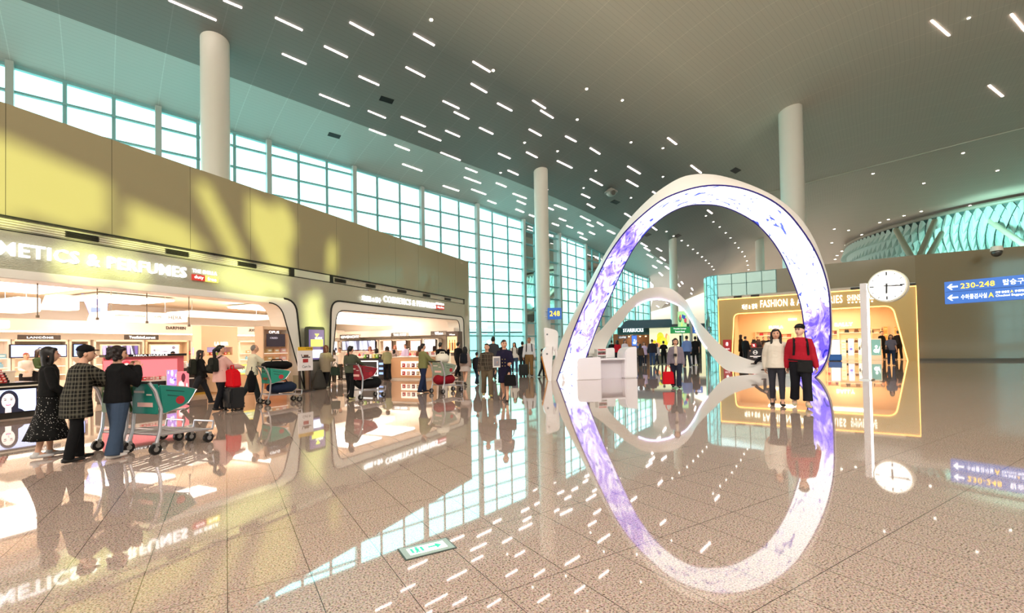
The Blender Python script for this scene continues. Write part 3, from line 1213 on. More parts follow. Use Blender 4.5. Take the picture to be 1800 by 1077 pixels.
# where the film is violet: both legs, and where it is mostly white: the crown
rz = nd(nt, 'ShaderNodeValToRGB')
cr = rz.color_ramp
for k in range(8):
    cr.elements.new(.5)
for e, (q, g) in zip(cr.elements, [(0, -.0), (.035, .02), (.06, .40), (.2, .38), (.33, .46), (.40, .2), (.72, .14), (.80, .2), (.87, .5), (.985, .46)]):
    e.position = q
    e.color = (g, g, g, 1)
L.new(sp.outputs[0], rz.inputs[0])
ad = nd(nt, 'ShaderNodeMath', operation='ADD')
L.new(na.outputs[0], ad.inputs[0])
L.new(rz.outputs[0], ad.inputs[1])
r1 = ramp(nt, [(0.70, 'ffffff'), (0.80, 'e6e0ff'), (0.90, '9a86f0'), (1.0, '5b46d8')])
sc = nd(nt, 'ShaderNodeMath', operation='MULTIPLY')
sc.inputs[1].default_value = 0.96
L.new(ad.outputs[0], sc.inputs[0])
L.new(sc.outputs[0], r1.inputs[0])
r2 = ramp(nt, [(0.0, 'ffffff'), (0.60, 'ffffff'), (0.65, '5668c8'), (0.73, '2433a0')])
L.new(nb_.outputs[0], r2.inputs[0])
mm = nd(nt, 'ShaderNodeMixRGB', blend_type='MULTIPLY')
mm.inputs[0].default_value = 1.0
L.new(r1.outputs[0], mm.inputs[1])
L.new(r2.outputs[0], mm.inputs[2])
L.new(mm.outputs[0], p.inputs['Emission Color'])
p.inputs['Emission Strength'].default_value = 1.9
p.inputs['Base Color'].default_value = (0.02, 0.02, 0.03, 1)
p.inputs['Roughness'].default_value = 0.3
so = sm.build('screen', m_led, arch)
ul = so.data.uv_layers.new(name='UVMap')
for lp in so.data.loops:
    ul.data[lp.index].uv = ((lp.vertex_index // 2) / (NA - 1), lp.vertex_index % 2)
for k, c in enumerate((cA, cB)):
    eb = MB()
    eb.tube([q - AO for q in c], 0.026, n=6)
    eb.build('edge_trim', mat('violet_edge', '2a1f86', 0.4), arch, smooth=True)
# smaller white ribbon loop behind, sweeping along the floor to the right foot
so_ = [(205, 850), (245, 795), (300, 740), (370, 660), (430, 600), (490, 560), (560, 550), (620, 560), (680, 610), (720, 680), (780, 750), (850, 820), (920, 860), (1000, 885), (1055, 892), (1110, 895), (1160, 905)]
si_ = [(300, 890), (325, 810), (350, 765), (395, 705), (440, 648), (500, 612), (560, 605), (620, 620), (670, 650), (712, 715), (745, 785), (795, 855), (850, 915), (905, 934), (1055, 945), (1110, 950), (1160, 957)]
sd_ = [19.9, 20.3, 21, 22.4, 23.8, 25, 25.8, 25.8, 25.2, 24, 22.8, 21.8, 21.1, 20.6, 20.2, 19.5, 18.6]
NB = 90
sA = resample([dep(*AX(*q), d) for q, d in zip(so_, sd_)], NB)
sB = resample([dep(*AX(*q), d + .1) for q, d in zip(si_, sd_)], NB)
for q in sA + sB:
    q.z = max(q.z, 0.0)
rib = MB()
vs, fs = [], []
for i in range(NB):
    a, b = sA[i], sB[i]
    bk = (a + b) / 2 + Vector((.15, .55, 0))
    vs += [a, (a + b) / 2 - Vector((0, .06, 0)), b, bk + (b - a) * .25, bk - (b - a) * .2]
for i in range(NB - 1):
    for j in range(5):
        k = (j + 1) % 5
        fs.append((i * 5 + j, i * 5 + k, i * 5 + 5 + k, i * 5 + 5 + j))
fs += [tuple(range(5)), tuple(range((NB - 1) * 5, NB * 5))]
vs = [Vector((v.x, v.y, max(v.z, 0.0))) - AO for v in vs]
rib.add(vs, fs)
rib.build('ribbon', mat('arch_white', 'efeae4', 0.4), arch, smooth=True)
gb = MB()
gb.tube([q - AO - Vector((0, .03, .01)) for q in sB[28:66]], 0.03, n=6)
gb.build('light_edge', em('d9c8ff', 5.0), arch)

# ================================================================== reception desk in the left foot of the arch
pL, pR = fl(1016, 668), fl(1121, 664)
DL = (pR - pL).length
drz = math.atan2(pR.y - pL.y, pR.x - pL.x)
desk = thing('reception_desk', 'white curved reception desk at the left foot of the tall arch', 'desk', pL, drz)
m_dw = mat('desk_white', 'f3eff0', 0.3)
q = DL / 105.0
b = MB()
b.box((q * 20, .45, .46), (q * 41, .9, .92))
b.build('cabinet', m_dw, desk, bev=.02)
b = MB()
b.box((q * 62, .45, .82), (q * 46, .86, .07))
b.build('worktop', m_dw, desk, bev=.015)
b = MB()
b.box((q * 62, .32, .39), (q * 44, .06, .78))
b.build('front_panel', mat('desk_panel', 'dcd6dc', .4), desk)
b = MB()
b.extr(fillet([(q * 82, 0), (q * 105, 0), (q * 105, 1.33), (q * 84, 1.28)], [0, 0, .05, .3]), 0.0, 0.75)
b.build('end_block', m_dw, desk, bev=.04)
b = MB()
b.extr(fillet([(q * 40, .85), (q * 84, .85), (q * 84, 1.3), (q * 58, 1.26)], [0, 0, .1, .2]), .95, 1.1)
b.build('back_panel', m_dw, desk, bev=.02)
dw = lambda x, y, z: pL + Vector((math.cos(drz) * x - math.sin(drz) * y, math.sin(drz) * x + math.cos(drz) * y, z))
mon = thing('monitor', 'small dark monitor turned sideways on the white reception desk', 'monitor', dw(q * 24, .5, .92), drz + .5)
b = MB()
b.box((0, 0, .24), (.28, .03, .38))
b.build('display', M_BLACK, mon, bev=.008)
b = MB()
b.box((0, .05, .03), (.2, .18, .02))
b.box((0, .05, .08), (.05, .03, .12))
b.build('stand', paint('c9c9cc', .3), mon)
b = MB()
b.box((0, 0, .012), (.34, .13, .024))
for k in range(3):
    b.box((0, -.035 + k * .035, .027), (.3, .022, .008), 1)
tag(b.build('keyboard', [M_BLACK, paint('4a4a4d')], loc=dw(q * 22, .2, .92), rz=drz), 'black keyboard on the reception desk in front of the monitor', 'keyboard')
rk = thing('brochure_rack', 'white tiered rack of red brochures on the reception desk', 'brochure rack', dw(q * 50, .55, .855), drz)
b = MB()
b.box((0, 0, .14), (.42, .3, .04))
b.box((0, .14, .22), (.42, .03, .42))
b.box((0, -.02, .32), (.42, .22, .03))
b.box((-.2, .02, .2), (.02, .3, .38))
b.box((.2, .02, .2), (.02, .3, .38))
b.build('rack', WHITE, rk)
for k in range(6):
    b = MB()
    b.box((0, 0, 0), (.1, .16, .05))
    tag(b.build('brochure_pile', paint('c8202c' if k < 3 else '8f3a40', .4), loc=dw(q * 50 - .13 + (k % 3) * .13, .53, .855 + (.365 if k < 3 else .187)), rz=drz),
        'small pile of bright red brochures on the upper tier of the white rack' if k < 3 else 'small pile of dull red brochures on the lower tier of the white rack', 'brochures', 'brochures on the upper tier' if k < 3 else 'brochures on the lower tier')
# information kiosk by the left foot
kp = fl(966, 669)
kio = thing('information_kiosk', 'tall white curved information kiosk left of the arch foot with orange edge', 'kiosk', kp, .15)
kb = MB()
kb.extr(fillet([(-.12, 1.3), (-.16, 2.2), (.45, 2.05), (.40, 1.2)], [.1, .12, .2, .1]), .1, .24)
kb.build('upper_panel', m_dw, kio, bev=.03)
kb = MB()
kb.extr(fillet([(-.06, 0), (-.30, 1.0), (-.22, 1.3), (.02, 1.45), (.22, 1.35), (.12, .9), (.06, 0)], [0, .2, .1, .15, .1, .2, 0]), -.06, .16)
kb.build('pedestal', m_dw, kio, bev=.03)
kb = MB()
kb.tube([(-.08, .05, .02), (-.26, .05, .8), (-.31, .05, 1.0)], .022, n=6)
kb.build('orange_edge', paint('e89a30', .4), kio)
kb = MB()
kb.tube([(.3, .1, 1.25), (.42, .05, .55), (.62, 0, .02)], [.06, .07, .06], n=8)
kb.build('brace', m_dw, kio, smooth=True)
kb = MB()
kb.tube([(-.04, .08, 1.9), (-.04, .11, 1.9)], .035, n=12)
kb.tube([(-.1, -.08, 1.1), (-.1, -.05, 1.1)], .04, n=12)
kb.build('camera_lens', paint('7d7d82', .2), kio)

# ================================================================== clock
cp = fl(1524, 667.5)
crz = R(-52)
clk = thing('pillar_clock', 'white round-faced clock on a square lit post, right of the arch', 'clock', cp, crz)
H_ = 3.47
cb = MB()
cb.box((0, 0, H_ / 2), (.2, .26, H_))
cb.build('post', mat('clock_post', 'd9d5d6', .4), clk, bev=.01)
cb = MB()
cb.box((.108, -.02, H_ / 2), (.02, .2, H_ - .1))
cb.build('light_strip', em('ffffff', 3.0), clk)
cb = MB()
cb.box((0, 0, .02), (.36, .4, .04))
cb.build('base_plate', M_STEEL, clk)
zc_ = H_ - .17
RC = .54
cx_ = .68
cb = MB()
cb.box((.2, 0, zc_), (.3, .08, .12))
cb.build('arm', M_STEEL, clk)
cb = MB()
cb.tube([(cx_, -.15, zc_), (cx_, -.13, zc_), (cx_, .13, zc_), (cx_, .15, zc_)], [RC - .02, RC + .02, RC + .02, RC - .02], n=48)
cb.build('drum', mat('clock_drum', 'dcdac8', .3), clk, smooth=True)
cb = MB()
cb.tube([(cx_, -.165, zc_), (cx_, -.14, zc_)], RC - .03, n=48)
face = cb.build('face', em('fffdf6', 1.5), clk)
for k in range(12):
    cb = MB()
    a = k * math.pi / 6
    big = k % 3 == 0
    r0, r1 = (.36, .48) if big else (.42, .48)
    cb.beam((cx_ + math.sin(a) * r0, -.17, zc_ + math.cos(a) * r0), (cx_ + math.sin(a) * r1, -.17, zc_ + math.cos(a) * r1), .04 if big else .022, .01, up=(0, 1, 0))
    cb.build('hour_mark', M_BLACK, face)
for ang, ln, w, nm in ((math.pi * 1.01, .27, .05, 'hour_hand'), (math.pi * .53, .43, .034, 'minute_hand'), (math.pi * .5, .38, .012, 'second_hand')):
    cb = MB()
    cb.beam((cx_ - math.sin(ang) * .08, -.18, zc_ - math.cos(ang) * .08), (cx_ + math.sin(ang) * ln, -.18, zc_ + math.cos(ang) * ln), w, .012, up=(0, 1, 0))
    cb.build(nm, M_BLACK, face)

# ================================================================== signs
def arrow(px, z, ln, h, y, m, parent, right=False):
    s = -1 if right else 1
    t = h * .13
    pts = [(0, 0), (h * .5, h * .5), (h * .5 + t * 1.6, h * .5), (t * 3.2, t), (ln, t), (ln, -t), (t * 3.2, -t), (h * .5 + t * 1.6, -h * .5), (h * .5, -h * .5)]
    b = MB()
    b.extr([(px + s * x, z + zz) for x, zz in pts], y - .012, y)
    return b.build('arrow', m, parent)


m_blue = mat('sign_blue', '2b62b4', .35, emit=.55)
m_yel = em('ffc83c', 1.6)
m_wt = em('ffffff', 1.4)
sl = dep(1661, 534.5, 15.3)
sdir = Vector((1, -1.5, 0)).normalized()
srz = math.atan2(sdir.y, sdir.x)
ws = thing('wayfinding_sign', 'blue gate sign panel with yellow 230-248 and white arrows', 'sign', (sl.x, sl.y, 0), srz)
b = MB()
b.box((2.3, .1, sl.z + .372), (4.6, .2, .745))
pan = b.build('panel', m_blue, ws, bev=.008)
b = MB()
b.box((2.3, -.004, sl.z + .40), (4.55, .01, .012))
b.build('divider', paint('1d4a90'), pan)
b = MB()
b.box((4.2, .1, (sl.z + .745) / 2), (.25, .18, sl.z + .745))
b.build('post', M_STEEL, ws)
zt, zb = sl.z + .56, sl.z + .2
arrow(.07, zt, .26, .19, -.002, m_wt, pan)
arrow(.07, zb, .26, .19, -.002, m_wt, pan)
text('lettering', '230-248', m_yel, pan, (.40, -.002, zt), w=.78, h=.17, bold=.02, align='LEFT')
text('lettering', '탑승구', m_wt, pan, (1.36, -.002, zt), w=.44, h=.18, bold=.02, align='LEFT')
text('lettering', '登机口  搭乗口', m_wt, pan, (1.9, -.002, zt + .05), w=.8, h=.1, bold=.01, align='LEFT')
text('lettering', 'Boarding Gates', m_wt, pan, (1.9, -.002, zt - .08), w=.8, h=.1, bold=.01, align='LEFT')
text('lettering', '수하물검사실', m_wt, pan, (.40, -.002, zb), w=.60, h=.16, bold=.015, align='LEFT')
text('lettering', 'A', m_yel, pan, (1.03, -.002, zb), w=.12, h=.15, bold=.02, align='LEFT')
text('lettering', '行李 检查室', m_wt, pan, (1.19, -.002, zb + .065), w=.30, h=.075, bold=.01, align='LEFT')
text('lettering', 'A', m_yel, pan, (1.51, -.002, zb + .065), w=.06, h=.075, bold=.02, align='LEFT')
text('lettering', '手荷物 検査室', m_wt, pan, (1.60, -.002, zb + .065), w=.42, h=.075, bold=.01, align='LEFT')
text('lettering', 'Checked Baggage Inspection', m_wt, pan, (1.19, -.002, zb - .05), w=1.0, h=.085, bold=.015, align='LEFT')
# gate 248 box on the round column
gp = dep(975, 551, 43.2)
gs = thing('gate_sign', 'blue box sign with yellow 248 on the round column', 'sign', gp)
b = MB()
b.box((0, 0, 0), (1.3, .3, 1.08))
pn = b.build('panel', m_blue, gs, bev=.02)
b = MB()
b.box((-.75, .1, .3), (.3, .1, .08))
b.box((-.75, .1, -.3), (.3, .1, .08))
b.build('bracket', M_STEEL, gs)
text('lettering', '248', m_yel, pn, (0, -.155, 0), w=.95, h=.5, bold=.03)
# emergency exit light set into the floor
c0, c1, c2, c3 = fl(697, 966), fl(784, 945.5), fl(803, 963), fl(715, 985.5)
ux = (c1 - c0).normalized()
le, wi = (c1 - c0).length, (c3 - c0).length
erz = math.atan2(ux.y, ux.x)
cen = (c0 + c1 + c2 + c3) / 4
ex = thing('floor_exit_light', 'flush floor light with green running man and arrow in a steel frame', 'exit sign', (cen.x, cen.y, 0), erz)
b = MB()
b.box((0, 0, .002), (le, wi, .006), 0)
b.box((0, 0, .003), (le - .02, wi - .02, .008), 1)
b.build('frame', [paint('3c4038', .3), mat('frosted_frame', 'a9b8b0', .25)], ex)
b = MB()
b.box((0, 0, .006), (le * .72, wi * .52, .008))
gl_ = b.build('light_panel', em('f2fff8', 1.5), ex)
m_gn = em('3fc99a', .8)
b = MB()
ax = le * .14
b.add([(.02 * le, -.012, .0105), (.2 * le, -.012, .0105), (.2 * le, .012, .0105), (.02 * le, .012, .0105), (.17 * le, -.045, .0105), (.29 * le, 0, .0105), (.17 * le, .045, .0105)], [(0, 1, 2, 3), (4, 5, 6)])
b.build('arrow', m_gn, gl_)
b = MB()
b.box((-.29 * le, 0, .0105), (.018, wi * .36, .001))
b.box((-.10 * le, 0, .0105), (.018, wi * .36, .001))
b.tube([(-.19 * le, .035, .0100), (-.19 * le, .035, .0112)], .013, n=10)
for p0, p1, w in (((-.19, .02), (-.2, -.012), .022), ((-.2, -.012), (-.235, -.045), .013), ((-.2, -.012), (-.165, -.04), .013), ((-.19, .018), (-.15, .0), .01), ((-.19, .018), (-.235, .005), .01)):
    b.beam((p0[0] * le, p0[1], .0105), (p1[0] * le, p1[1], .0105), w, .001)
b.build('running_man', m_gn, gl_)

# big shop lettering
def sign_text(fr, body, px0, py0, px1, py1, m, label, D=0.0, depth=.06, bold=.02, off=-.03, name='sign_lettering', hz=None, extra=None):
    x0, z0 = fr.px(px0, py0, D)
    x1, z1 = fr.px(px1, py1, D)
    h = hz or abs(z0 - z1)
    o = text(name, body, m, None, (0, 0, 0), w=x1 - x0, h=h, depth=depth, bold=bold, side=M_SIDE)
    o.location = fr.w((x0 + x1) / 2, D + off, (z0 + z1) / 2)
    o.rotation_euler = (0, 0, fr.rz)
    if label:
        tag(o, label, 'sign')
    return o


xr, zr = S.px(325, 480)
o = text('sign_lettering', 'COSMETICS & PERFUMES', M_LETTER, None, (0, 0, 0), w=4.62, h=.30, depth=.07, bold=.03, align='RIGHT', side=M_SIDE)
o.location = S.w(xr, -.03, 3.69)
o.rotation_euler = (0, 0, S.rz)
tag(o, 'largest white lit letters COSMETICS & PERFUMES over the nearer shopfront', 'sign')
x0, z0 = S.px(338, 476)
x1, z1 = S.px(379, 480)
lg = thing('shop_logo', 'small shop logo with a red and yellow duty free tile beside the big letters', 'logo', S.w((x0 + x1) / 2, 0, 3.69), S.rz)
text('lettering', 'THE SHILLA', M_LETTER, lg, (0, -.02, .10), w=.72, h=.11, depth=.03, bold=.02)
b = MB()
b.box((-.19, -.03, -.09), (.36, .05, .17), 0)
b.box((.19, -.03, -.09), (.40, .05, .17), 1)
tl = b.build('tile', [mat('logo_red', 'c23a30', .4, emit=.5), mat('logo_yellow', 'f2e070', .4, emit=.7)], lg)
text('lettering', 'duty', M_LETTER, tl, (-.19, -.06, -.09), w=.26, h=.12, depth=.01, bold=.02)
text('lettering', 'free', M_LETTER, tl, (.19, -.06, -.09), w=.26, h=.11, depth=.01, bold=.02)
sign_text(S, 'COSMETICS & PERFUMES', 671, 526, 763, 537, M_LETTER, 'white lit letters COSMETICS & PERFUMES over the farther shopfront', off=-.08, hz=.30, bold=.03)
sign_text(S, '화장품 & 향수', 633, 524, 666, 528, M_LETTER, 'white lit Korean letters over the left of the farther shopfront', off=-.08, hz=.24, bold=.03)
lg2 = thing('shop_logo', 'tiny shop logo with a red tile at the end of the farther shop lettering', 'logo', S.w(S.px(771, 538)[0], -.08, S.px(771, 538)[1]), S.rz)
text('lettering', 'THE SHILLA', M_LETTER, lg2, (0, 0, .12), w=.85, h=.11, depth=.03, bold=.02)
b = MB()
b.box((0, -.02, -.08), (.8, .04, .2))
b.build('tile', mat('logo_red', 'c23a30', .4, emit=.5), lg2)
text('lettering', 'duty free', M_LETTER, lg2, (0, -.05, -.08), w=.66, h=.14, depth=.01, bold=.02)
sign_text(F, 'FASHION & ACCESSORIES', 1337, 534, 1481, 526, em('fff6e2', 1.7), 'white lit letters FASHION & ACCESSORIES on the gold portal', off=-.2, hz=.58, bold=.03)
sign_text(F, '패션 & 잡화', 1305, 540, 1332, 538, em('fff6e2', 1.7), 'white lit Korean letters at the left of the gold portal', off=-.2, hz=.42, bold=.03)
ss = sign_text(F, 'SHINSEGAE', 1489, 524, 1535, 521, em('fff6e2', 1.7), 'white lit shop name behind the clock post on the gold portal', off=-.2, hz=.42, bold=.03)
b = MB()
for k in range(7):
    b.box((-.66 + k * .22, 0, -.34), (.1, .04, .1))
b.build('dots', em('fff6e2', 1.7), ss)
# ================================================================== shop interiors
def ellp(cx, cz, rx, rz_, n=20, a0=0, a1=360):
    return [(cx + rx * math.cos(R(a0 + (a1 - a0) * k / n)), cz + rz_ * math.sin(R(a0 + (a1 - a0) * k / n))) for k in range(n)]


def picture(kind, parent, cx, cz, w, h, y, cols, e=1.2, name='picture'):
    """a flat printed or lit picture: coloured shapes a few mm proud of each other, on local plane y, facing -y"""
    b = MB()
    ms = [em(c, e) for c in cols]
    b.extr([(cx - w / 2, cz - h / 2), (cx + w / 2, cz - h / 2), (cx + w / 2, cz + h / 2), (cx - w / 2, cz + h / 2)], y - .004, y, 0)

    def sh(poly, k, i):
        x0, x1, z0, z1 = cx - w / 2, cx + w / 2, cz - h / 2, cz + h / 2
        b.extr([(min(max(px, x0), x1), min(max(pz, z0), z1)) for px, pz in poly], y - .005 - .002 * i, y - .004 - .002 * i, min(k, len(ms) - 1))
    u = min(w, h)
    if kind == 'face':
        fx = cx - w * .22
        sh(ellp(fx, cz - .60 * u, .55 * u, .32 * u), 1, 0)
        sh(ellp(fx + .02 * u, cz + .06 * u, .30 * u, .42 * u), 1, 1)
        sh([(fx - .27 * u, cz + .1 * u), (fx - .3 * u, cz - .4 * u), (fx + .32 * u, cz - .4 * u), (fx + .32 * u, cz + .1 * u)], 1, 2)
        sh([(fx - .09 * u, cz - .1 * u), (fx - .1 * u, cz - .5 * u), (fx + .1 * u, cz - .5 * u), (fx + .09 * u, cz - .1 * u)], 2, 3)
        sh(ellp(fx, cz + .01 * u, .215 * u, .33 * u), 2, 4)
        for s in (-1, 1):
            sh(ellp(fx + s * .095 * u, cz + .06 * u, .045 * u, .02 * u), 1, 5)
            sh(ellp(fx + s * .1 * u, cz + .13 * u, .06 * u, .012 * u), 1, 5)
        sh(ellp(fx + .01 * u, cz - .04 * u, .02 * u, .045 * u), 3, 5)
        sh(ellp(fx, cz - .16 * u, .085 * u, .035 * u), 4, 5)
        sh(ellp(fx, cz - .152 * u, .06 * u, .012 * u), 0, 6)
    elif kind == 'figure':
        sh(ellp(cx, cz - .45 * u, .3 * u, .3 * u), 1, 0)
        sh(ellp(cx + .02 * u, cz + .12 * u, .16 * u, .2 * u), 1, 1)
        sh(ellp(cx + .03 * u, cz + .07 * u, .11 * u, .16 * u), 2, 2)
        sh([(cx + .25 * w, cz - h * .4), (cx + .42 * w, cz - h * .1), (cx + .40 * w, cz + h * .1), (cx + .2 * w, cz - h * .2)], 2, 1)
    elif kind == 'bottle':
        for k, dx in enumerate((-.25, 0.02, .27)):
            sh(fillet([(cx + dx * w - .09 * w, cz - .38 * h), (cx + dx * w + .09 * w, cz - .38 * h), (cx + dx * w + .09 * w, cz + .12 * h), (cx + dx * w - .09 * w, cz + .12 * h)], [.02 * h] * 4, 3), 1 + k % 2, 0)
            sh([(cx + dx * w - .04 * w, cz + .13 * h), (cx + dx * w + .04 * w, cz + .13 * h), (cx + dx * w + .04 * w, cz + .3 * h), (cx + dx * w - .04 * w, cz + .3 * h)], 2 - k % 2, 0)
    elif kind == 'splash':
        rnd = random.Random(int(cx * 100) + int(h * 100))
        for k in range(9):
            a, r1, r2 = rnd.uniform(-.4, .4) * w, rnd.uniform(.05, .2) * w, rnd.uniform(.05, .22) * h
            zz = rnd.uniform(-.38, .38) * h
            sh(ellp(cx + a, cz + zz, r1, r2, 12), 1 + k % (len(ms) - 1), k * .5)
    elif kind == 'folds':
        n = 9
        for k in range(n):
            x0 = cx - w / 2 + w * k / n
            sh([(x0 + .02 * w, cz - h / 2), (x0 + .08 * w, cz - h / 2), (x0 + .05 * w + .04 * w * (-1) ** k, cz + h / 2), (x0 - .01 * w, cz + h / 2)], 1 + k % (len(ms) - 1), 0)
    elif kind == 'rows':
        for k in range(4):
            sh([(cx - .38 * w, cz + h * (.3 - .2 * k)), (cx + (.38 - .1 * (k % 2)) * w, cz + h * (.3 - .2 * k)), (cx + (.38 - .1 * (k % 2)) * w, cz + h * (.37 - .2 * k)), (cx - .38 * w, cz + h * (.37 - .2 * k))], 1 + k % (len(ms) - 1), 0)
    return b.build(name, ms, parent)


E = Frame(S.w(-1.42, 10.4).xy, -S.y.x, -S.y.y)


def sbox(fr, px0, py0, px1, py1, D):
    x0, z0 = fr.px(px0, py0, D)
    x1, z1 = fr.px(px1, py1, D)
    return (x0 + x1) / 2, (z0 + z1) / 2, abs(x1 - x0), abs(z0 - z1)


def screen(fr, px0, py0, px1, py1, D, kind, cols, label, e=1.3, bez='1a1a1c', cat='screen', name='display_screen', bw=.035, group=None):
    cx, cz, w, h = sbox(fr, px0, py0, px1, py1, D)
    t = thing(name, label, cat, fr.w(cx, D, cz), fr.rz, group)
    b = MB()
    b.box((0, .04, 0), (w, .08, h))
    b.build('frame', paint(bez, .35), t, bev=.008)
    picture(kind, t, 0, 0, w - 2 * bw, h - 2 * bw, -.001, cols, e)
    return t


def brand_board(fr, px0, py0, px1, py1, D, word, label, bcol='4a4038', m=None, fw=.76, fh=.5):
    cx, cz, w, h = sbox(fr, px0, py0, px1, py1, D)
    t = thing('brand_sign', label, 'sign', fr.w(cx, D, cz), fr.rz)
    b = MB()
    b.box((0, .04, 0), (w, .08, h))
    b.build('board', paint(bcol, .4), t, bev=.006)
    text('lettering', word, m or M_LETTER, t, (0, -.005, 0), w=w * fw, h=h * fh, depth=.01, bold=.03)
    return t


def goods(fr, x, y, z, nx, ny, size, cols, label, group, name='cosmetic_box', gap=1.35, jit=.0, kind='box', tiers=1, step=0.0, cat='product'):
    """rows of goods, every one its own object; one mesh per colour is shared"""
    sx, sy, sz = size
    protos = {}
    for k in range(tiers):
        for j in range(ny):
            for i in range(nx):
                c = cols[(i * 7 + j * 3 + k * 5) % len(cols)]
                pos = fr.w(x + (i - (nx - 1) / 2) * sx * gap, y + (j + k) * sy * gap, z + k * step)
                if c in protos:
                    o = dup(protos[c], pos, fr.rz + random.uniform(-jit, jit))
                    continue
                if kind == 'box':
                    b = MB()
                    b.box((0, 0, sz / 2), (sx, sy, sz), 0)
                    b.box((0, -sy / 2 - .002, sz * .55), (sx * .6, .004, sz * .3), 1)
                    o = b.build(name, [paint(c, .4), paint('f4efe6', .5)])
                elif kind == 'bottle':
                    b = MB()
                    b.tube([(0, 0, 0), (0, 0, sz * .62), (0, 0, sz * .7), (0, 0, sz * .72), (0, 0, sz)], [sx * .48, sx * .48, sx * .3, sx * .2, sx * .2], n=10)
                    o = b.build(name, paint(c, .2), smooth=True)
                elif kind == 'bag':
                    b = MB()
                    b.extr([(-sx / 2, 0), (sx / 2, 0), (sx * .38, sz * .62), (-sx * .38, sz * .62)], -sy / 2, sy / 2)
                    o = b.build(name, paint(c, .5), bev=.01)
                    hb = MB()
                    hb.tube([(sx * .25 * math.cos(a), 0, sz * .6 + sz * .4 * math.sin(a)) for a in [math.pi * q / 8 for q in range(9)]], sx * .03, n=5)
                    hb.build('handle', paint(c, .5), o)
                o.location = pos
                o.rotation_euler = (0, 0, fr.rz)
                tag(o, label.replace('@', {'c8323c': 'red', 'e05a3c': 'orange red', 'd98c8c': 'pink', 'f2e6da': 'cream', '1c1a1c': 'black', 'e8d060': 'yellow', '8cc63f': 'green', 'b48cdc': 'violet', 'd9a878': 'tan', 'ffffff': 'white', '6a4630': 'brown', '7a3040': 'wine red', '2f3a5c': 'navy', 'c0a070': 'gold', '86b4c8': 'pale blue', 'e0b0a8': 'rose'}.get(c, '')), cat,
                    group + ', ' + {'c8323c': 'red', 'e05a3c': 'orange red', 'd98c8c': 'pink', 'f2e6da': 'cream', '1c1a1c': 'black', 'e8d060': 'yellow', '8cc63f': 'green', 'b48cdc': 'violet', 'd9a878': 'tan', 'ffffff': 'white', '6a4630': 'brown', '7a3040': 'wine red', '2f3a5c': 'navy', 'c0a070': 'gold', '86b4c8': 'pale blue', 'e0b0a8': 'rose'}.get(c, c))
                protos[c] = o


# ------------------------------------------------------------------ lamps of the cosmetics shop
m_panel = em('fff6ec', 6.0)
for k, (x, y, w, d) in enumerate([(-28, 4, 3.5, 2.0), (-24.2, 6.5, 3.2, 2.6), (-23.5, 3, 2.4, 1.2), (-19.6, 5.5, 3.2, 3.0), (-16.0, 3.0, 2.0, 1.0), (-15.6, 7.2, 2.4, 2.6), (-10.2, 5, 2.4, 4.0), (-6.6, 5, 2.4, 4.0), (-3.4, 5, 2.2, 4.0)]):
    b = MB()
    b.box((0, 0, 0), (w, d, .06), 0)
    b.box((0, 0, .05), (w + .1, d + .1, .06), 1)
    o = b.build('ceiling_panel_light', [m_panel, WHITE], loc=S.w(x, y, 3.5), rz=S.rz)
    tag(o, 'large white glowing ceiling panel inside the cosmetics shops', 'ceiling light', 'glowing ceiling panels in the cosmetics shops')
# white glowing canopies hanging in the shop
def canopy(px0, py0, px1, py1, D, dd, label, words=()):
    cx, cz, w, h = sbox(S, px0, py0, px1, py1, D)
    t = thing('hanging_canopy', label, 'canopy', S.w(cx, D, cz), S.rz)
    b = MB()
    b.extr([(-w / 2, -h / 2), (w / 2, -h / 2), (w / 2, h / 2), (-w / 2 + h * .3, h / 2)], 0, dd)
    b.build('body', em('fff6ea', .85), t, bev=.02)
    for q, (px, word, hh) in enumerate(words):
        x, z = S.px(px, (py0 + py1) / 2, D)
        text('lettering', word, paint('7d6a58', .5), t, (x - cx, -.004, 0), h=hh, depth=.004)
    for s in (-1, 1):
        hb = MB()
        zt = 3.6 - cz
        hb.tube([(s * w * .36, dd / 2, h / 2 - .02), (s * w * .36, dd / 2, zt)], .012, n=5)
        hb.build('hanger', M_STEEL, t)
    return t


canopy(-60, 560, 18, 577, 4.5, 1.2, 'white glowing canopy at the left edge inside the nearer shop')
canopy(20, 520, 72, 548, 6.5, 1.4, 'white glowing lightbox hung high left inside the nearer shop')
canopy(88, 503, 140, 545, 8.0, .8, 'tall white glowing lightbox left of the blue hanging banner')
canopy(198, 545, 330, 566, 4.6, 1.6, 'long white glowing canopy with faint shop names left of the cream wall unit', [(215, 'sulwhasoo', .07), (245, 'LANEIGE', .07), (278, 'IOPE', .08), (308, 'HERA', .13)])
canopy(334, 545, 490, 561, 5.2, 1.6, 'long white glowing canopy lettered primera near the slanting portal leg', [(460, 'primera', .16)])
canopy(592, 556, 700, 572, 5.2, 1.5, 'white glowing canopy inside the farther shop', [(610, 'W', .16), (660, 'make up', .09)])
cx, cz, w, h = sbox(S, 139, 506, 191, 566, 7.2)
bn = thing('hanging_banner', 'translucent pale blue tapering banner hung inside the nearer shop', 'banner', S.w(cx, 7.2, cz), S.rz)
b = MB()
b.extr([(-w / 2, h / 2), (-w * .05, -h / 2), (w * .42, -h / 2), (w / 2, h / 2)], 0, .03)
b.build('fabric', em('8d99e4', .62), bn)
b = MB()
b.box((w * .05, -.01, -h * .02), (w * .4, .01, h * .05), 0)
b.box((w * .05, -.01, -h * .18), (w * .3, .01, h * .22), 1)
b.build('print', [em('e4e8ff', .8), em('5f70d0', .6)], bn)
b = MB()
b.box((0, .01, h / 2), (w, .04, .05))
b.build('rail', M_STEEL, bn)
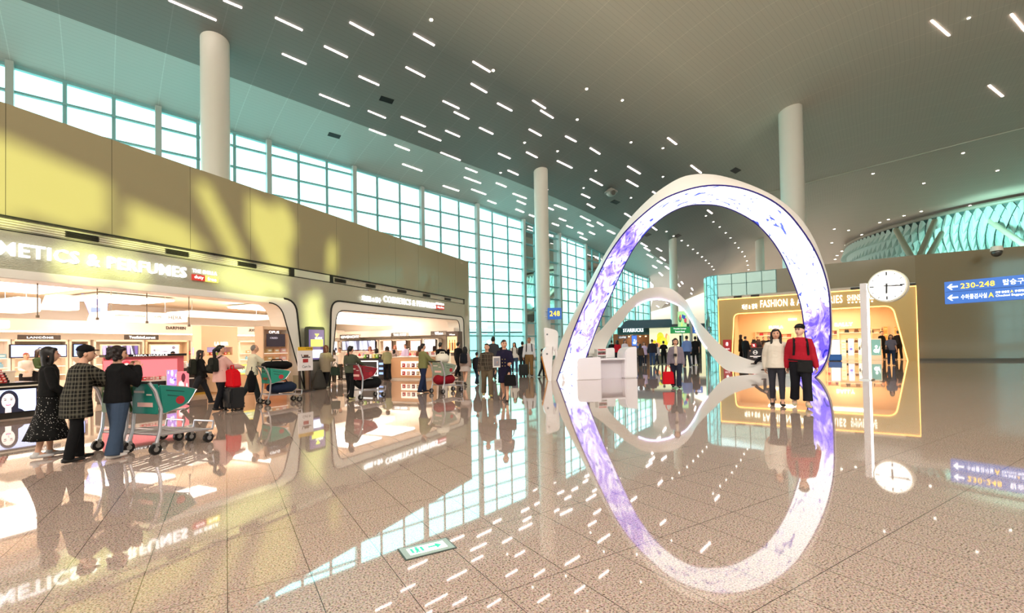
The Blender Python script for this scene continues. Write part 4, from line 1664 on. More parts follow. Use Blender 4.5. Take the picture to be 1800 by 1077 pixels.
# glazing bars hanging from the portal head (glass fins)
for px, py0, py1 in ((66, 494, 556), (171, 505, 560), (258, 512, 566), (332, 520, 572)):
    x0, z0 = S.px(px, py0, .4)
    x1, z1 = S.px(px, py1, .4)
    b = MB()
    b.tube([(0, 0, 0), (0, 0, z0 - z1)], .012, n=6)
    b.box((0, 0, 0), (.05, .05, .06))
    tag(b.build('hanging_rod', paint('8d7a66', .4), loc=S.w(x0, .4, z1), rz=S.rz), 'thin rod hanging from the head of the nearer shopfront', 'rod', 'thin rods under the nearer shopfront head')

# soffit band above the wall units with small black brand words
sf = MB()
sf.box((XL / 2 - .6, 9.4, 2.55), (-XL - 1.6, .12, .42))
sf.box((XL / 2 - .6, 9.9, 2.36), (-XL - 1.6, 1.2, .06))
struct('trim_10', sf, mat('soffit_white', 'f6ece0', .5), loc=S.o, rz=S.rz)
sf = MB()
sf.box((5.4, -.4, 2.42), (9.6, .7, .4))
struct('trim_11', sf, mat('soffit_white', 'f6ece0', .5), loc=E.o, rz=E.rz)
lb_ = MB()
lb_.box((XL / 2 - .6, 9.75, 2.30), (-XL - 1.8, .25, .04))
tag(lb_.build('cove_light', em('fff0dc', 4.0), loc=S.o, rz=S.rz), 'long continuous cove light under the shop soffit above the wall units', 'light strip')
m_bk = paint('2a2420', .5)
for px, py, word, hz in ((310, 572, 'DARPHIN', .14), (388, 574, 'ORIGINS', .12), (449, 575.5, 'AVEDA', .16)):
    x, z = S.px(px, py, 9.3)
    o = text('sign_lettering', word, m_bk, None, (0, 0, 0), h=hz, depth=.01, bold=.02)
    o.location = S.w(x, 9.32, 2.58)
    o.rotation_euler = (0, 0, S.rz)
    tag(o, 'small black lettering %s on the white soffit' % word, 'sign')
# wall units: carcass with open back shelves
def wall_unit(fr, px0, px1, D, label, col='e8d3bc', top=None):
    x0, zt = fr.px(px0, 601, D)
    x1, _ = fr.px(px1, 601, D)
    zt = top or 2.02
    t = thing('wall_unit', label, 'wall unit', fr.w((x0 + x1) / 2, D, 0), fr.rz)
    w = x1 - x0
    b = MB()
    b.box((0, .30, zt / 2), (w, .05, zt))
    b.box((0, .12, zt - .04), (w, .4, .08))
    b.box((0, .12, .2), (w, .4, .4))
    b.box((-w / 2 + .04, .12, zt / 2), (.08, .4, zt))
    b.box((w / 2 - .04, .12, zt / 2), (.08, .4, zt))
    b.build('carcass', paint(col, .4), t)
    for k in range(3):
        b = MB()
        b.box((0, .1, .62 + .34 * k), (w - .16, .34, .025))
        b.build('shelf', mat('lit_shelf', 'fff4e4', .4, emit=.35), t)
    return t, (x0 + x1) / 2, w


units = [(-40, 17, 'f2e6da'), (19, 118, 'e8d3bc'), (120, 157, 'e8d3bc'), (163, 252, 'ead8c4'), (254, 330, 'e0c4a0'), (334, 352, 'efe0cf'), (418, 486, 'f0dcc0'),
         (578, 596, 'e6d6c8'), (598, 666, 'ded0c4'), (668, 742, 'e4d0b8'), (744, 772, 'f2e8dc')]
names_ = ['at the left edge, behind the red counter', 'behind the woman with the shoulder-length hair', 'behind the person in the cap', 'behind the woman in the black sweater', 'left of the cream partition', 'just left of the cream partition', 'behind the counter staff', 'right of the pillar', 'with the long grey screen', 'with three lit niches', 'at the far right end']
for (a, c, col), nmz in zip(units, names_):
    fr, D_ = (E, -.5) if a > 540 else (S, 10.1)
    t, ux_, uw = wall_unit(fr, a, c, D_, 'cream open wall unit with lit shelves %s' % nmz, col)
    cols = random.sample(['c8323c', 'f2e6da', 'd98c8c', '1c1a1c', '86b4c8', 'c0a070', 'b48cdc'], 3)
    goods(fr, ux_, D_ + .02, .97, max(2, int(uw / .42)), 1, (.16, .1, .2), cols, '@ bottle, middle shelf of the unit %s' % nmz, 'bottles on the wall unit ' + nmz, 'cosmetic_bottle', gap=2.2, kind='bottle')
    goods(fr, ux_, D_ + .02, 1.315, max(2, int(uw / .5)), 1, (.2, .1, .16), cols[::-1], '@ box, top shelf of the unit %s' % nmz, 'boxes on the wall unit ' + nmz, 'cosmetic_box', gap=2.1)
DS = 9.95
BL = ['8aa4e8', '20243c', 'e8d4cc', 'd8a8a0', 'c05a6a']
screen(S, 17, 605, 118, 627, DS, 'figure', ['9db2ee', '20243c', 'e8d8d4', 'b8c4f0'], 'wide blue screen with a dark-haired model under the LANCÔME board')
screen(S, 128, 604, 151, 627, DS, 'figure', ['7f96e0', 'f2f4ff', 'dde4ff', '4660b8'], 'small blue poster screen right of the wide blue screen')
screen(S, 177, 605, 246, 626, DS, 'folds', ['3c3848', '9a8ad8', 'e0d8f8', '5a4a88'], 'dark violet screen under the board with white script letters', bez='e9d8c0', bw=.06)
screen(S, 263, 605, 316, 624, DS, 'splash', ['eef0fa', '6a6470', 'c8c0d0', 'b8a8a0'], 'pale screen with a grey hand picture above the pink counter', bez='e9d8c0', bw=.06)
screen(S, 341, 600, 354, 626, DS, 'rows', ['f4eee8', '2a2420', 'd8c8c8'], 'narrow white poster with dark words left of the cream partition', bez='c8b8a8')
screen(S, 452, 606, 471, 624, DS, 'splash', ['8fb0b8', 'c8dcdc', '58808c'], 'small grey-blue picture on the wall behind the counter staff', bez='e8d8c4')
screen(E, 580, 600, 593, 620, -.62, 'splash', ['dfe6f4', '2a3040', '8a98c0'], 'pale poster of a dark figure right of the pillar', bez='d8d0cc')
screen(E, 601, 599, 660, 615, -.62, 'folds', ['8e98b4', 'c4cce4', '4a5068', 'e4e8f4'], 'long grey screen with pale folds under the GIVENCHY board')
for k, (a, c) in enumerate(((673, 689), (696, 714), (721, 740))):
    screen(E, a, 598, c, 617, -.62, 'bottle', ['f0c8b4', 'a8d4e4', 'e8f0f4', 'c89880'], 'lit peach niche with pale blue bottles, %s of three' % ['nearest the long grey screen', 'middle', 'nearest the blank white screen'][k], bez='3a302c', e=1.5)
screen(E, 745, 596, 766, 618, -.62, 'rows', ['eef6f8', 'f8fcff', 'e4eef4'], 'blank glowing white screen right of the peach niches', bez='5a4c3c', e=1.6)
brand_board(S, 32, 588, 107, 597, 9.2, 'LANCÔME', 'dark brown board with white lettering LANCÔME', fw=.62)
brand_board(S, 220, 588, 279, 597, 9.2, 'YvesSaintLaurent', 'dark brown board with white lettering YvesSaintLaurent', fw=.78, fh=.6)
brand_board(E, 597, 588, 634, 596, -.75, 'GIVENCHY', 'dark brown board with white lettering GIVENCHY', fw=.86)
brand_board(E, 687, 584.5, 719, 592, -.75, 'TOM FORD', 'dark brown board with white lettering TOM FORD', fw=.7)
brand_board(E, 757, 582, 786, 589, -.75, 'Whoo', 'dark brown board with white lettering Whoo', fw=.5, fh=.7)
# cream partition block and la mer unit
cx, cz, w, h = sbox(S, 354, 596, 418, 668, 6.2)
lm = thing('display_wall', 'cream partition with lit niche lettered LA MER behind the woman in pink', 'partition', S.w(cx, 6.2, 0), S.rz)
m_lm = paint('edcba8', .45)
zn0, zn1 = S.px(380, 624, 6.2)[1], S.px(380, 610, 6.2)[1]
b = MB()
b.box((0, .3, zn0 / 2), (w, .6, zn0))
b.box((0, .3, (zn1 + 2.55) / 2), (w, .6, 2.55 - zn1))
b.box((-w / 2 + .12, .3, (zn0 + zn1) / 2), (.24, .6, zn1 - zn0))
b.box((w / 2 - .12, .3, (zn0 + zn1) / 2), (.24, .6, zn1 - zn0))
b.box((0, .55, (zn0 + zn1) / 2), (w, .1, zn1 - zn0), 1)
b.build('body', [m_lm, em('b9a8d0', .7)], lm)
text('lettering', 'LA MER', M_LETTER, lm, (.05, -.01, S.px(390, 604, 6.2)[1]), w=.62, h=.16, depth=.02, bold=.02)
goods(S, cx, 6.35, zn0, 7, 1, (.1, .1, .13), ['e8d060', '8cc63f', 'e8d060', 'e05a3c'], '@ jar in the lit niche of the cream partition', 'jars in the cream partition niche', 'cosmetic_jar', gap=1.6, kind='box')

# ------------------------------------------------------------------ counters on the shop floor
def counter(x, y, w, d, h, label, fr=S, *, body='f2e6da', top='1c1a1c', base='2a2622', cat='counter', name='display_counter', toe=.08):
    t = thing(name, label, cat, fr.w(x, y, 0), fr.rz)
    b = MB()
    b.box((0, d / 2, toe / 2), (w - .06, d - .06, toe))
    b.build('plinth', paint(base, .4), t)
    b = MB()
    b.box((0, d / 2, (h + toe) / 2 - .02), (w, d, h - toe - .04))
    b.build('body', paint(body, .35), t, bev=.01)
    b = MB()
    b.box((0, d / 2, h - .02), (w + .04, d + .04, .04))
    b.build('top', paint(top, .2), t, bev=.008)
    return t


# G1 big make-up counter at the left edge with the portrait screen
xr_, yr_ = S.loc(fl(66, 731))
g1w, g1x = 3.2, xr_ - 1.6
g1 = counter(g1x, yr_, g1w, .8, .80, 'long black make-up counter at the left edge with a portrait screen', body='2a2724', top='15130f')
sx0, sz0 = S.px(-48, 691, yr_ - .01)
sx1, sz1 = S.px(64, 737, yr_ - .01)
sw, shh = sx1 - sx0, .50
b = MB()
b.box(((sx0 + sx1) / 2 - g1x, -.02, .40), (sw, .04, shh + .05))
b.build('screen_frame', M_BLACK, g1, bev=.008)
picture('face', g1, (sx0 + sx1) / 2 - g1x + .16, .40, sw - .36, shh, -.045, ['b9c6f2', '1b1c2c', 'e6cfc8', 'c9a8a0', '9c3350'], 1.25)
b = MB()
b.box((0, -.03, .72), (g1w, .05, .03))
b.build('rail', paint('e8e2d0', .3), g1)
goods(S, xr_ - .75, yr_ + .18, .80, 9, 1, (.055, .05, .07), ['c8323c', 'e05a3c', 'c8323c', 'd98c8c'], 'small @ lipstick box in the stepped rows on the black left counter', 'lipstick boxes on the left counter', 'lipstick_box', gap=1.25, tiers=5, step=.055)
b = MB()
for k in range(5):
    b.box((0, .05 + k * .065, .027 * (2 * k + 0) / 2 + .001), (.72, .06, .055 * k + .004))
tag(b.build('stepped_riser', paint('1c1a18', .3), loc=S.w(xr_ - .75, yr_ + .12, .80), rz=S.rz), 'black stepped riser under the lipstick rows on the left counter', 'riser')
t = thing('poster_stand', 'tilted close-up lips poster on the left counter', 'poster', S.w(xr_ - 1.75, yr_ + .35, .80), S.rz)
b = MB()
b.box((0, .03, .26), (.72, .04, .52))
b.build('frame', M_BLACK, t)
picture('splash', t, 0, .26, .66, .46, .005, ['d8a090', 'b45a50', 'e8c0b0', '7a3040'], .9)
# pale tray shelf further back with clutter
g1b = counter(xr_ - 1.7, yr_ + 2.2, 4.2, .8, 1.02, 'white tester counter behind the black left counter', body='f4ead8', top='fbf6ee', base='c9b8a4')
goods(S, xr_ - 1.9, yr_ + 2.3, 1.02, 11, 2, (.12, .12, .16), ['f2e6da', '86b4c8', 'd98c8c', 'ffffff', 'c0a070'], '@ tester pot on the white counter behind the left counter', 'testers on the white left counter', 'tester_pot', gap=1.8, kind='bottle', jit=.3)
# G2 pink counter
xr_, yr_ = S.loc(fl(340, 698))
g2 = counter(xr_ - 1.05, yr_, 2.1, .9, .62, 'black counter with a pink poster panel beside the loaded teal trolley', body='2b2628', top='f0e4dc', base='1c1a1c')
b = MB()
b.box((0, .5, 1.0), (2.1, .06, .62), 0)
b.box((0, .5, 1.35), (2.14, .3, .07), 1)
pb_ = b.build('backboard', [paint('e8707c', .4), M_BLACK], g2)
picture('face', pb_, -.1, .96, 1.9, .52, .465, ['ee7c84', 'c8424e', 'f6d4d0', 'e8a0a0', 'f8f0ec'], .8)
text('lettering', 'HERA DAZZLE', em('ffffff', 1.2), pb_, (.05, .34, 1.35), w=.9, h=.045, depth=.004, bold=.02)
goods(S, xr_ - 1.05, yr_ + .12, .62, 10, 2, (.09, .08, .1), ['d98c8c', 'c8323c', 'f2e6da', 'e0b0a8'], '@ cosmetic box on the pink-panelled counter', 'boxes on the pink counter', gap=1.9, jit=.1)
for k, (a, c0_, c1_, e_, f_, cols, lab) in enumerate(((292, 650, 311, 678, 0, ['b48ae0', 'e8d8f8', '7a58c0', 'f2eaff'], 'violet poster board right of the pink poster panel'), (310, 653, 332, 690, 0, ['f07684', 'f8c8c8', '5a2430', 'fff0f0'], 'pink poster board on gold legs right of the violet one'))):
    cx, cz, w, h = sbox(S, a, c0_, c1_ if False else e_ or (311 if k == 0 else 332), f_ or (678 if k == 0 else 690), yr_ - .05) if False else sbox(S, a, c0_, 311 if k == 0 else 332, 678 if k == 0 else 690, yr_ - .05 - .05 * k)
    t = thing('poster_board', lab, 'poster', S.w(cx, yr_ - .06 - .04 * k, 0), S.rz)
    b = MB()
    b.box((0, 0, cz), (w, .03, h))
    b.build('board', paint('e8e0e4', .4), t)
    picture('splash', t, 0, cz, w - .02, h - .02, -.016, cols, .8)
    b = MB()
    b.box((-w * .4, .02, (cz - h / 2) / 2 + .01), (.03, .03, cz - h / 2 + .02))
    b.build('leg', paint('d8b050', .3, .8), t)
    b = MB()
    b.box((w * .4, .02, (cz - h / 2) / 2 + .01), (.03, .03, cz - h / 2 + .02))
    b.build('leg', paint('d8b050', .3, .8), t)
# G3 dark drawer counters behind the walking pair
x3, y3 = S.loc(fl(352, 700))
g3 = counter(x3 + .3, y3 + 1.3, 1.7, .7, .95, 'dark drawer counter behind the women with backpacks', body='3a322c', top='f4ece4', base='c9a040')
for k in range(3):
    b = MB()
    b.box((0, -.01, .26 + .22 * k), (1.6, .03, .19))
    dr = b.build('drawer', paint('2c2622', .3), g3, bev=.006)
    b = MB()
    b.box((0, -.03, .26 + .22 * k), (.3, .02, .02))
    b.build('handle', paint('d8b050', .3, .8), dr)
goods(S, x3 + .3, y3 + 1.42, .95, 8, 2, (.11, .1, .15), ['f2e6da', '1c1a1c', 'ffffff', '86b4c8'], '@ bottle on the dark drawer counter', 'bottles on the dark drawer counter', 'cosmetic_bottle', gap=1.7, kind='bottle')
# G5 staffed counter
x5, y5 = S.loc(fl(463, 690))
g5 = counter(x5 + .3, y5 + .75, 2.4, .8, 1.0, 'peach service counter with the yellow front panel and four staff heads behind', body='f0c8a0', top='fbe9d4', base='d8a878')
b = MB()
b.box((-.25, -.02, .80), (1.2, .04, .34), 0)
pb_ = b.build('front_panel', [em('f0e070', .7)], g5)
picture('splash', pb_, -.25, .80, .9, .24, -.042, ['c8d8a0', 'a8c8c0', 'e8f0d0'], .7)
b = MB()
b.box((0, .1, .18), (.72, .3, .36))
ob_ = b.build('gift_box', paint('e8824a', .4), loc=S.w(x5 + .88, y5 + .65, 1.0), rz=S.rz, bev=.01)
tag(ob_, 'orange carton standing on the right end of the peach service counter', 'box')
# G6 shelf unit next to the slanting portal leg
x6, y6 = S.loc(fl(500, 688))
g6 = thing('shelf_unit', 'cream shelf unit of gift boxes beside the slanting portal leg', 'shelf unit', S.w(x6 - .1, y6 + .25, 0), S.rz)
b = MB()
b.box((0, .38, 1.12), (1.02, .04, 2.24))
b.box((-.5, .2, 1.12), (.04, .4, 2.24))
b.box((.5, .2, 1.12), (.04, .4, 2.24))
b.box((0, .2, 2.2), (1.02, .4, .1))
b.box((0, .2, .06), (1.02, .4, .12))
b.build('carcass', paint('f0c8a4', .4), g6)
for k in range(4):
    b = MB()
    b.box((0, .2, .52 + .27 * k), (.96, .36, .025))
    b.build('shelf', mat('lit_shelf', 'fff4e4', .4, emit=.35), g6)
    goods(S, x6 - .02, y6 + .40, .535 + .27 * k, 3, 1, (.2, .16, .15), ['c0a070', 'd9a878', 'e0b0a8'], '@ gift box on the %s shelf of the cream unit by the portal leg' % ['lowest', 'second lowest', 'third', 'top'][k], 'gift boxes on the %s shelf by the portal leg' % ['lowest', 'second', 'third', 'top'][k], 'gift_box', gap=1.4, jit=.15)
b = MB()
b.box((0, .02, 1.78), (.72, .04, .44))
pz = b.build('poster', paint('4c4450', .4), g6)
text('lettering', 'CREED', em('d8d0e0', .6), pz, (-.1, -.004, 1.86), w=.3, h=.06, depth=.004)
b = MB()
b.box((0, 0, .19), (.7, .3, .38), 0)
tag(b.build('gift_carton', paint('e08a50', .45), loc=S.w(x6 - .1, y6 + .33, .12), rz=S.rz, bev=.01), 'large orange carton in the bottom of the cream shelf unit', 'box')
text('lettering', 'OPUS', M_LETTER, g6, (-.1, -.01, 2.06), w=.4, h=.09, depth=.01)
# farther shop
def cpx(px, py):
    return E.loc(fl(px, py))


x7, y7 = cpx(650, 667)
g7 = counter(x7 + .1, y7, 1.5, .7, 1.0, 'black counter with a white outlined panel in the farther shop', E, body='2b2a30', top='18171a', base='18171a')
b = MB()
for a in ((0, .86, 1.1, .05), (0, .2, 1.1, .05)):
    b.box((a[0] - .15, -.02, a[1]), (a[2], .03, a[3]))
b.box((-.675, -.02, .53), (.05, .03, .7))
b.box((.375, -.02, .53), (.05, .03, .7))
b.build('panel_outline', em('ffffff', .9), g7)
for k in range(3):
    b = MB()
    b.box((.58, -.02, .3 + .22 * k), (.22, .03, .1))
    b.build('lit_shelf', em('8fb2f0', 1.0), g7)
goods(E, x7 + .1, y7 + .1, 1.0, 6, 2, (.12, .1, .18), ['8cc63f', 'e8d060', 'ffffff', '1c1a1c'], '@ carton on the black counter with the white outline', 'cartons on the black counter', gap=1.5, jit=.2)
x8, y8 = cpx(600, 668)
g8 = counter(x8 + .05, y8 + .2, .95, .6, .98, 'white glass-fronted counter right of the pillar', E, body='ece6e0', top='fbf8f4', base='5a5650')
for k in range(3):
    b = MB()
    b.box((.1, -.012, .3 + .22 * k), (.7, .02, .14))
    b.build('drawer', paint('8d8880', .3), g8)
goods(E, x8 + .05, y8 + .3, .98, 5, 1, (.1, .1, .16), ['f2e6da', '1c1a1c', 'd98c8c'], '@ bottle on the white glass-fronted counter', 'bottles on the white counter', 'cosmetic_bottle', gap=1.6, kind='bottle')
x9, y9 = cpx(712, 667)
g9 = counter(x9 + .12, y9, 2.0, .9, 1.05, 'peach counter with two lit niches in the farther shop', E, body='eeb98c', top='fff6ea', base='f4e4d0')
for k in range(2):
    b = MB()
    b.box((.25, -.012, .34 + .36 * k), (1.15, .02, .28))
    b.build('niche', em('ffe8d4', 1.0), g9)
    goods(E, x9 + .37, y9 - .06, .215 + .36 * k, 4, 1, (.13, .07, .17), ['c8323c', 'c0a070', '7a3040', 'e0b0a8'], '@ box in the %s niche of the peach counter' % ['lower', 'upper'][k], 'boxes in the %s niche' % ['lower', 'upper'][k], 'gift_box', gap=2.0)
x10, y10 = cpx(748, 664)
g10 = counter(x10, y10 + .2, 1.2, .8, 1.1, 'white glowing counter beside the peach counter', E, body='fff6ee', top='ffffff', base='e8dccc')
b = MB()
b.box((.1, -.015, .6), (.6, .02, .7))
b.build('lit_panel', em('ffffff', 1.0), g10)
goods(E, x10, y10 + .3, 1.1, 6, 2, (.12, .1, .14), ['d98c8c', 'ffffff', 'c8323c', 'f2e6da'], '@ pot on the white glowing counter', 'pots on the white glowing counter', 'cosmetic_jar', gap=1.4, kind='bottle')
x11, y11 = cpx(789, 654)
st = thing('display_tower', 'dark framed display tower with a lit gold picture in the farther shop', 'display', E.w(x11 - .1, y11 + .6, 0), E.rz)
b = MB()
b.box((0, .25, 1.2), (.86, .5, 2.4))
b.build('body', paint('5a4a40', .4), st, bev=.02)
picture('bottle', st, 0, 1.62, .66, .95, -.002, ['e8c488', 'a86a30', '6a3a20', 'f4e4c0'], 1.2)
text('lettering', 'Whoo', M_LETTER, st, (0, -.004, 2.22), w=.4, h=.1, depth=.006)
b = MB()
b.box((0, -.01, .55), (.7, .03, .8))
b.build('front_panel', paint('c8b8a0', .3), st)
x12, y12 = cpx(800, 640)
g12 = counter(x12 - .8, y12 - .9, 1.1, .6, 1.0, 'black lacquer counter at the right end of the farther shop', E, body='24211e', top='e8dcc8', base='18171a')
b = MB()
b.box((.2, -.015, .65), (.4, .02, .4))
b.build('panel', em('e8dcc0', .9), g12)
# slim barrier post in front of the farther shop
bp = fl(791, 672)
po = thing('barrier_post', 'slim white barrier post in front of the farther shop', 'post', bp)
b = MB()
b.tube([(0, 0, 0), (0, 0, .03)], .16, n=20)
b.build('base', M_STEEL, po)
b = MB()
b.tube([(0, 0, .03), (0, 0, 1.18), (0, 0, 1.2)], [.055, .055, .03], n=14)
b.build('shaft', mat('warm_white_post', 'fff1d0', .3, emit=.25), po, smooth=True)

# ------------------------------------------------------------------ pillar front: directory and notice stand
xk, yk = S.px(558, 650, -.5)[0], -.6
dk = thing('directory_kiosk', 'steel-based digital directory with rounded black frame at the shop pillar', 'directory', S.w(xk, yk + .12, 0), S.rz)
b = MB()
b.box((0, .1, .5), (.74, .2, 1.0))
b.build('base', M_STEEL, dk, bev=.01)
b = MB()
b.extr(fillet([(-.42, 1.0), (.42, 1.0), (.42, 2.28), (-.42, 2.28)], [0, 0, .12, .12]), .02, .16)
b.build('frame', paint('3a3d36', .35), dk, bev=.01)
b = MB()
b.box((0, .005, 1.62), (.70, .02, 1.1), 0)
sc_ = b.build('screen', [em('5a4c78', .9)], dk)
b = MB()
b.box((0, -.01, 1.28), (.6, .012, .3), 0)
b.box((0, -.01, 1.68), (.56, .012, .26), 1)
b.extr([(-.1, 2.02), (.1, 2.02), (0, 1.9)], -.014, -.004, 2)
b.build('picture', [em('c8d4f8', 1.2), em('c0c860', 1.0), em('e0f060', 1.2)], sc_)
text('lettering', 'GUIDE', em('ffffff', 1.2), sc_, (.08, -.006, 1.86), w=.34, h=.08, depth=.006)
ns_p = fl(537, 688)
ns = thing('notice_stand', 'white notice on a stand with yellow header and trolley symbol at the pillar', 'notice', ns_p, S.rz - .1)
b = MB()
b.box((0, 0, 1.12), (.58, .03, .8), 0)
nb2 = b.build('panel', [paint('f2ecec', .4)], ns)
b = MB()
b.box((0, -.017, 1.47), (.58, .01, .12))
b.build('header', paint('e8b820', .4), nb2)
text('lettering', '여객카트', M_BLACK, nb2, (.14, -.024, 1.47), w=.26, h=.05, depth=.003)
b = MB()
b.box((0, -.02, 1.06), (.2, .008, .12), 1)
b.beam((-.16, -.02, 1.28), (-.12, -.02, 1.16), .02, .008, 0, up=(0, 1, 0))
b.beam((-.12, -.02, 1.18), (.18, -.02, 1.18), .03, .008, 0, up=(0, 1, 0))
b.box((.02, -.02, 1.23), (.18, .008, .06), 2)
b.build('symbol', [M_BLACK, paint('b03030'), paint('6a4a3a')], nb2)
text('lettering', 'Cart In', paint('6a6468'), nb2, (.03, -.02, .86), w=.32, h=.09, depth=.003)
for s in (-1, 1):
    b = MB()
    b.box((s * .2, .03, .38), (.07, .04, .76))
    b.build('post', paint('3a322c', .4), ns)
b = MB()
b.box((0, .03, .02), (.6, .34, .04))
b.build('base', paint('2a2622', .4), ns)

# ================================================================== fashion shop interior
for k, (x, y) in enumerate(((2.6, 2.2), (5.2, 2.2), (7.8, 2.2), (10.2, 2.2), (4, 4.8), (8.6, 4.8))):
    b = MB()
    b.box((0, 0, 0), (2.0, 1.2, .05), 0)
    b.box((0, 0, .05), (2.1, 1.3, .07), 1)
    tag(b.build('ceiling_panel_light', [em('ffe6c0', 11.0), WHITE], loc=F.w(x, y, 4.1), rz=F.rz), 'warm glowing ceiling panel inside the fashion shop', 'ceiling light', 'warm ceiling panels in the fashion shop')
for px, py, word, hz, D in ((1364, 575, 'FURLA', .26, 6.6), (1393, 561, 'MCM', .2, 6.6), (1483, 570, 'BALLY', .3, 6.6)):
    x, z = F.px(px, py, D)
    o = text('sign_lettering', word, em('fff6e8', 2.5), None, (0, 0, 0), h=hz, depth=.04, bold=.03)
    o.location = F.w(x, D + .05, z)
    o.rotation_euler = (0, 0, F.rz)
    tag(o, 'white lit lettering %s on the peach back wall' % word, 'sign')
WF = Frame(F.o.xy, F.x.x, F.x.y)


def funit(px0, px1, pt, D, label, cols, nsh=3, h=None):
    x0, zt = F.px(px0, pt, D)
    x1, _ = F.px(px1, pt, D)
    w = abs(x1 - x0)
    t = thing('shelf_unit', label, 'shelf unit', F.w((x0 + x1) / 2, D, 0), F.rz)
    b = MB()
    b.box((0, .32, zt / 2), (w, .04, zt))
    b.box((-w / 2, .16, zt / 2), (.08, .34, zt))
    b.box((w / 2, .16, zt / 2), (.08, .34, zt))
    b.box((0, .16, zt), (w + .08, .34, .1))
    b.build('carcass', paint('f6dcb4', .4), t)
    for k in range(nsh):
        z = .4 + (zt - .6) * k / max(1, nsh - 1) * .9
        b = MB()
        b.box((0, .15, z), (w - .1, .3, .03))
        b.build('shelf', mat('lit_shelf', 'fff4e4', .4, emit=.35), t)
        goods(F, (x0 + x1) / 2, D + .16, z + .015, max(2, int(w / .7)), 1, (.34, .16, .36), cols, '@ handbag on shelf %s of the %s' % (['one', 'two', 'three', 'four'][k], label), 'bags, shelf %d, %s' % (k, label), 'handbag', gap=1.9, kind='bag', cat='bag')
    return t


funit(1328, 1362, 583, 6.42, 'peach shelf unit behind the dark bag table', ['c8323c', 'd98c8c', '6a4630'])
funit(1366, 1392, 586, 6.42, 'peach shelf unit behind the couple', ['c8323c', 'e05a3c'], 3)
funit(1452, 1472, 580, 6.42, 'peach shelf unit right of the arch leg', ['c8323c', '7a3040', '1c1a1c'], 3)
funit(1474, 1520, 577, 6.42, 'wide peach shelf unit left of the clock post', ['1c1a1c', '6a4630', 'f2e6da'], 3)
funit(1532, 1548, 577, 6.42, 'narrow peach shelf unit right of the clock post', ['6a4630', 'd9a878'], 3)
for px0, px1, lab in ((1552, 1562, 'tall orange lit panel on the peach wall near the portal leg'), (1571, 1577, 'narrow orange lit panel beside the gold portal leg')):
    screen(F, px0, 573, px1, 600, 6.55, 'rows', ['d8813c', 'e8a868', 'b86a30'], lab, bez='f4dcb8', cat='panel', name='lit_panel', e=.9)
# dark promotional table with handbags
tx, ty = F.loc(fl(1328, 632.5))
pt_ = thing('promotion_table', 'dark navy promotion table with a round white emblem piled with handbags', 'table', F.w(tx, ty, 0), F.rz)
b = MB()
b.box((0, .5, .5), (1.9, 1.0, 1.0))
b.build('body', paint('2c2c36', .45), pt_, bev=.02)
b = MB()
b.box((0, .5, 1.01), (1.96, 1.06, .04))
b.build('top', paint('8a6a58', .4), pt_)
b = MB()
b.tube([(0, -.008, .62), (0, .0, .62)], .17, n=20)
b.box((0, -.006, .3), (.8, .012, .06))
b.box((0, -.006, .2), (.3, .012, .04))
b.tube([(0, -.014, .62), (0, -.006, .62)], .13, n=20, mi=1)
b.extr([(-.09, .58), (-.09, .68), (0, .62), (.09, .68), (.09, .58), (.05, .58), (.04, .62), (0, .59), (-.04, .62), (-.05, .58)], -.02, -.012, 0)
b.build('emblem', [em('e8e4e0', .8), paint('2c2c36')], pt_)
goods(F, tx, ty + .16, 1.03, 5, 2, (.3, .2, .36), ['c8323c', '1c1a1c', '6a4630', 'd9a878', '7a3040'], '@ handbag on the dark promotion table', 'handbags on the promotion table', 'handbag', gap=1.15, kind='bag', jit=.4, cat='bag')
b = MB()
b.box((0, .7, 1.25), (.7, .5, .44))
b.build('riser', paint('4a3a34', .5), pt_)
goods(F, tx, ty + .66, 1.47, 2, 1, (.3, .2, .36), ['1c1a1c', '6a4630'], '@ handbag on the raised middle of the promotion table', 'handbags on the table riser', 'handbag', gap=1.15, kind='bag', cat='bag')
t = thing('price_board', 'small red sale board with white percent sign on the bag table', 'board', F.w(tx - .1, ty + .05, 1.03), F.rz)
b = MB()
b.box((0, 0, .16), (.34, .03, .32))
b.build('board', paint('e03a40', .4), t)
text('lettering', '%', M_LETTER, t, (0, -.018, .17), h=.2, depth=.004, bold=.02)
# red notice at the left portal leg
rp = F.w(.75, -.55, 0)
t = thing('notice_board', 'upright red notice board at the left leg of the gold portal', 'board', rp, F.rz)
b = MB()
b.box((0, 0, .95), (.62, .08, 1.5))
b.box((0, .05, .1), (.66, .3, .2))
b.build('panel', paint('cc2f36', .4), t, bev=.02)
text('lettering', '8', M_LETTER, t, (0, -.045, 1.35), h=.3, depth=.004, bold=.02)
text('lettering', 'SALE', M_LETTER, t, (0, -.045, .95), w=.36, h=.1, depth=.004, bold=.02)
# screens and posters on the right of the shop
def standee(px0, pt, px1, pb, kind, cols, label, D0=None, bez='f4ecdc'):
    base = fl((px0 + px1) / 2, pb)
    x, y = F.loc(base)
    x0, z0 = F.px(px0, pt, y)
    x1, _ = F.px(px1, pt, y)
    w = x1 - x0
    t = thing('poster_stand', label, 'poster', F.w((x0 + x1) / 2, y, 0), F.rz)
    b = MB()
    b.box((0, .15, z0 / 2), (w, .3, z0))
    b.build('body', paint(bez, .35), t, bev=.015)
    picture(kind, t, 0, z0 * .58, w * .86, z0 * .74, -.003, cols, 1.1)
    return t


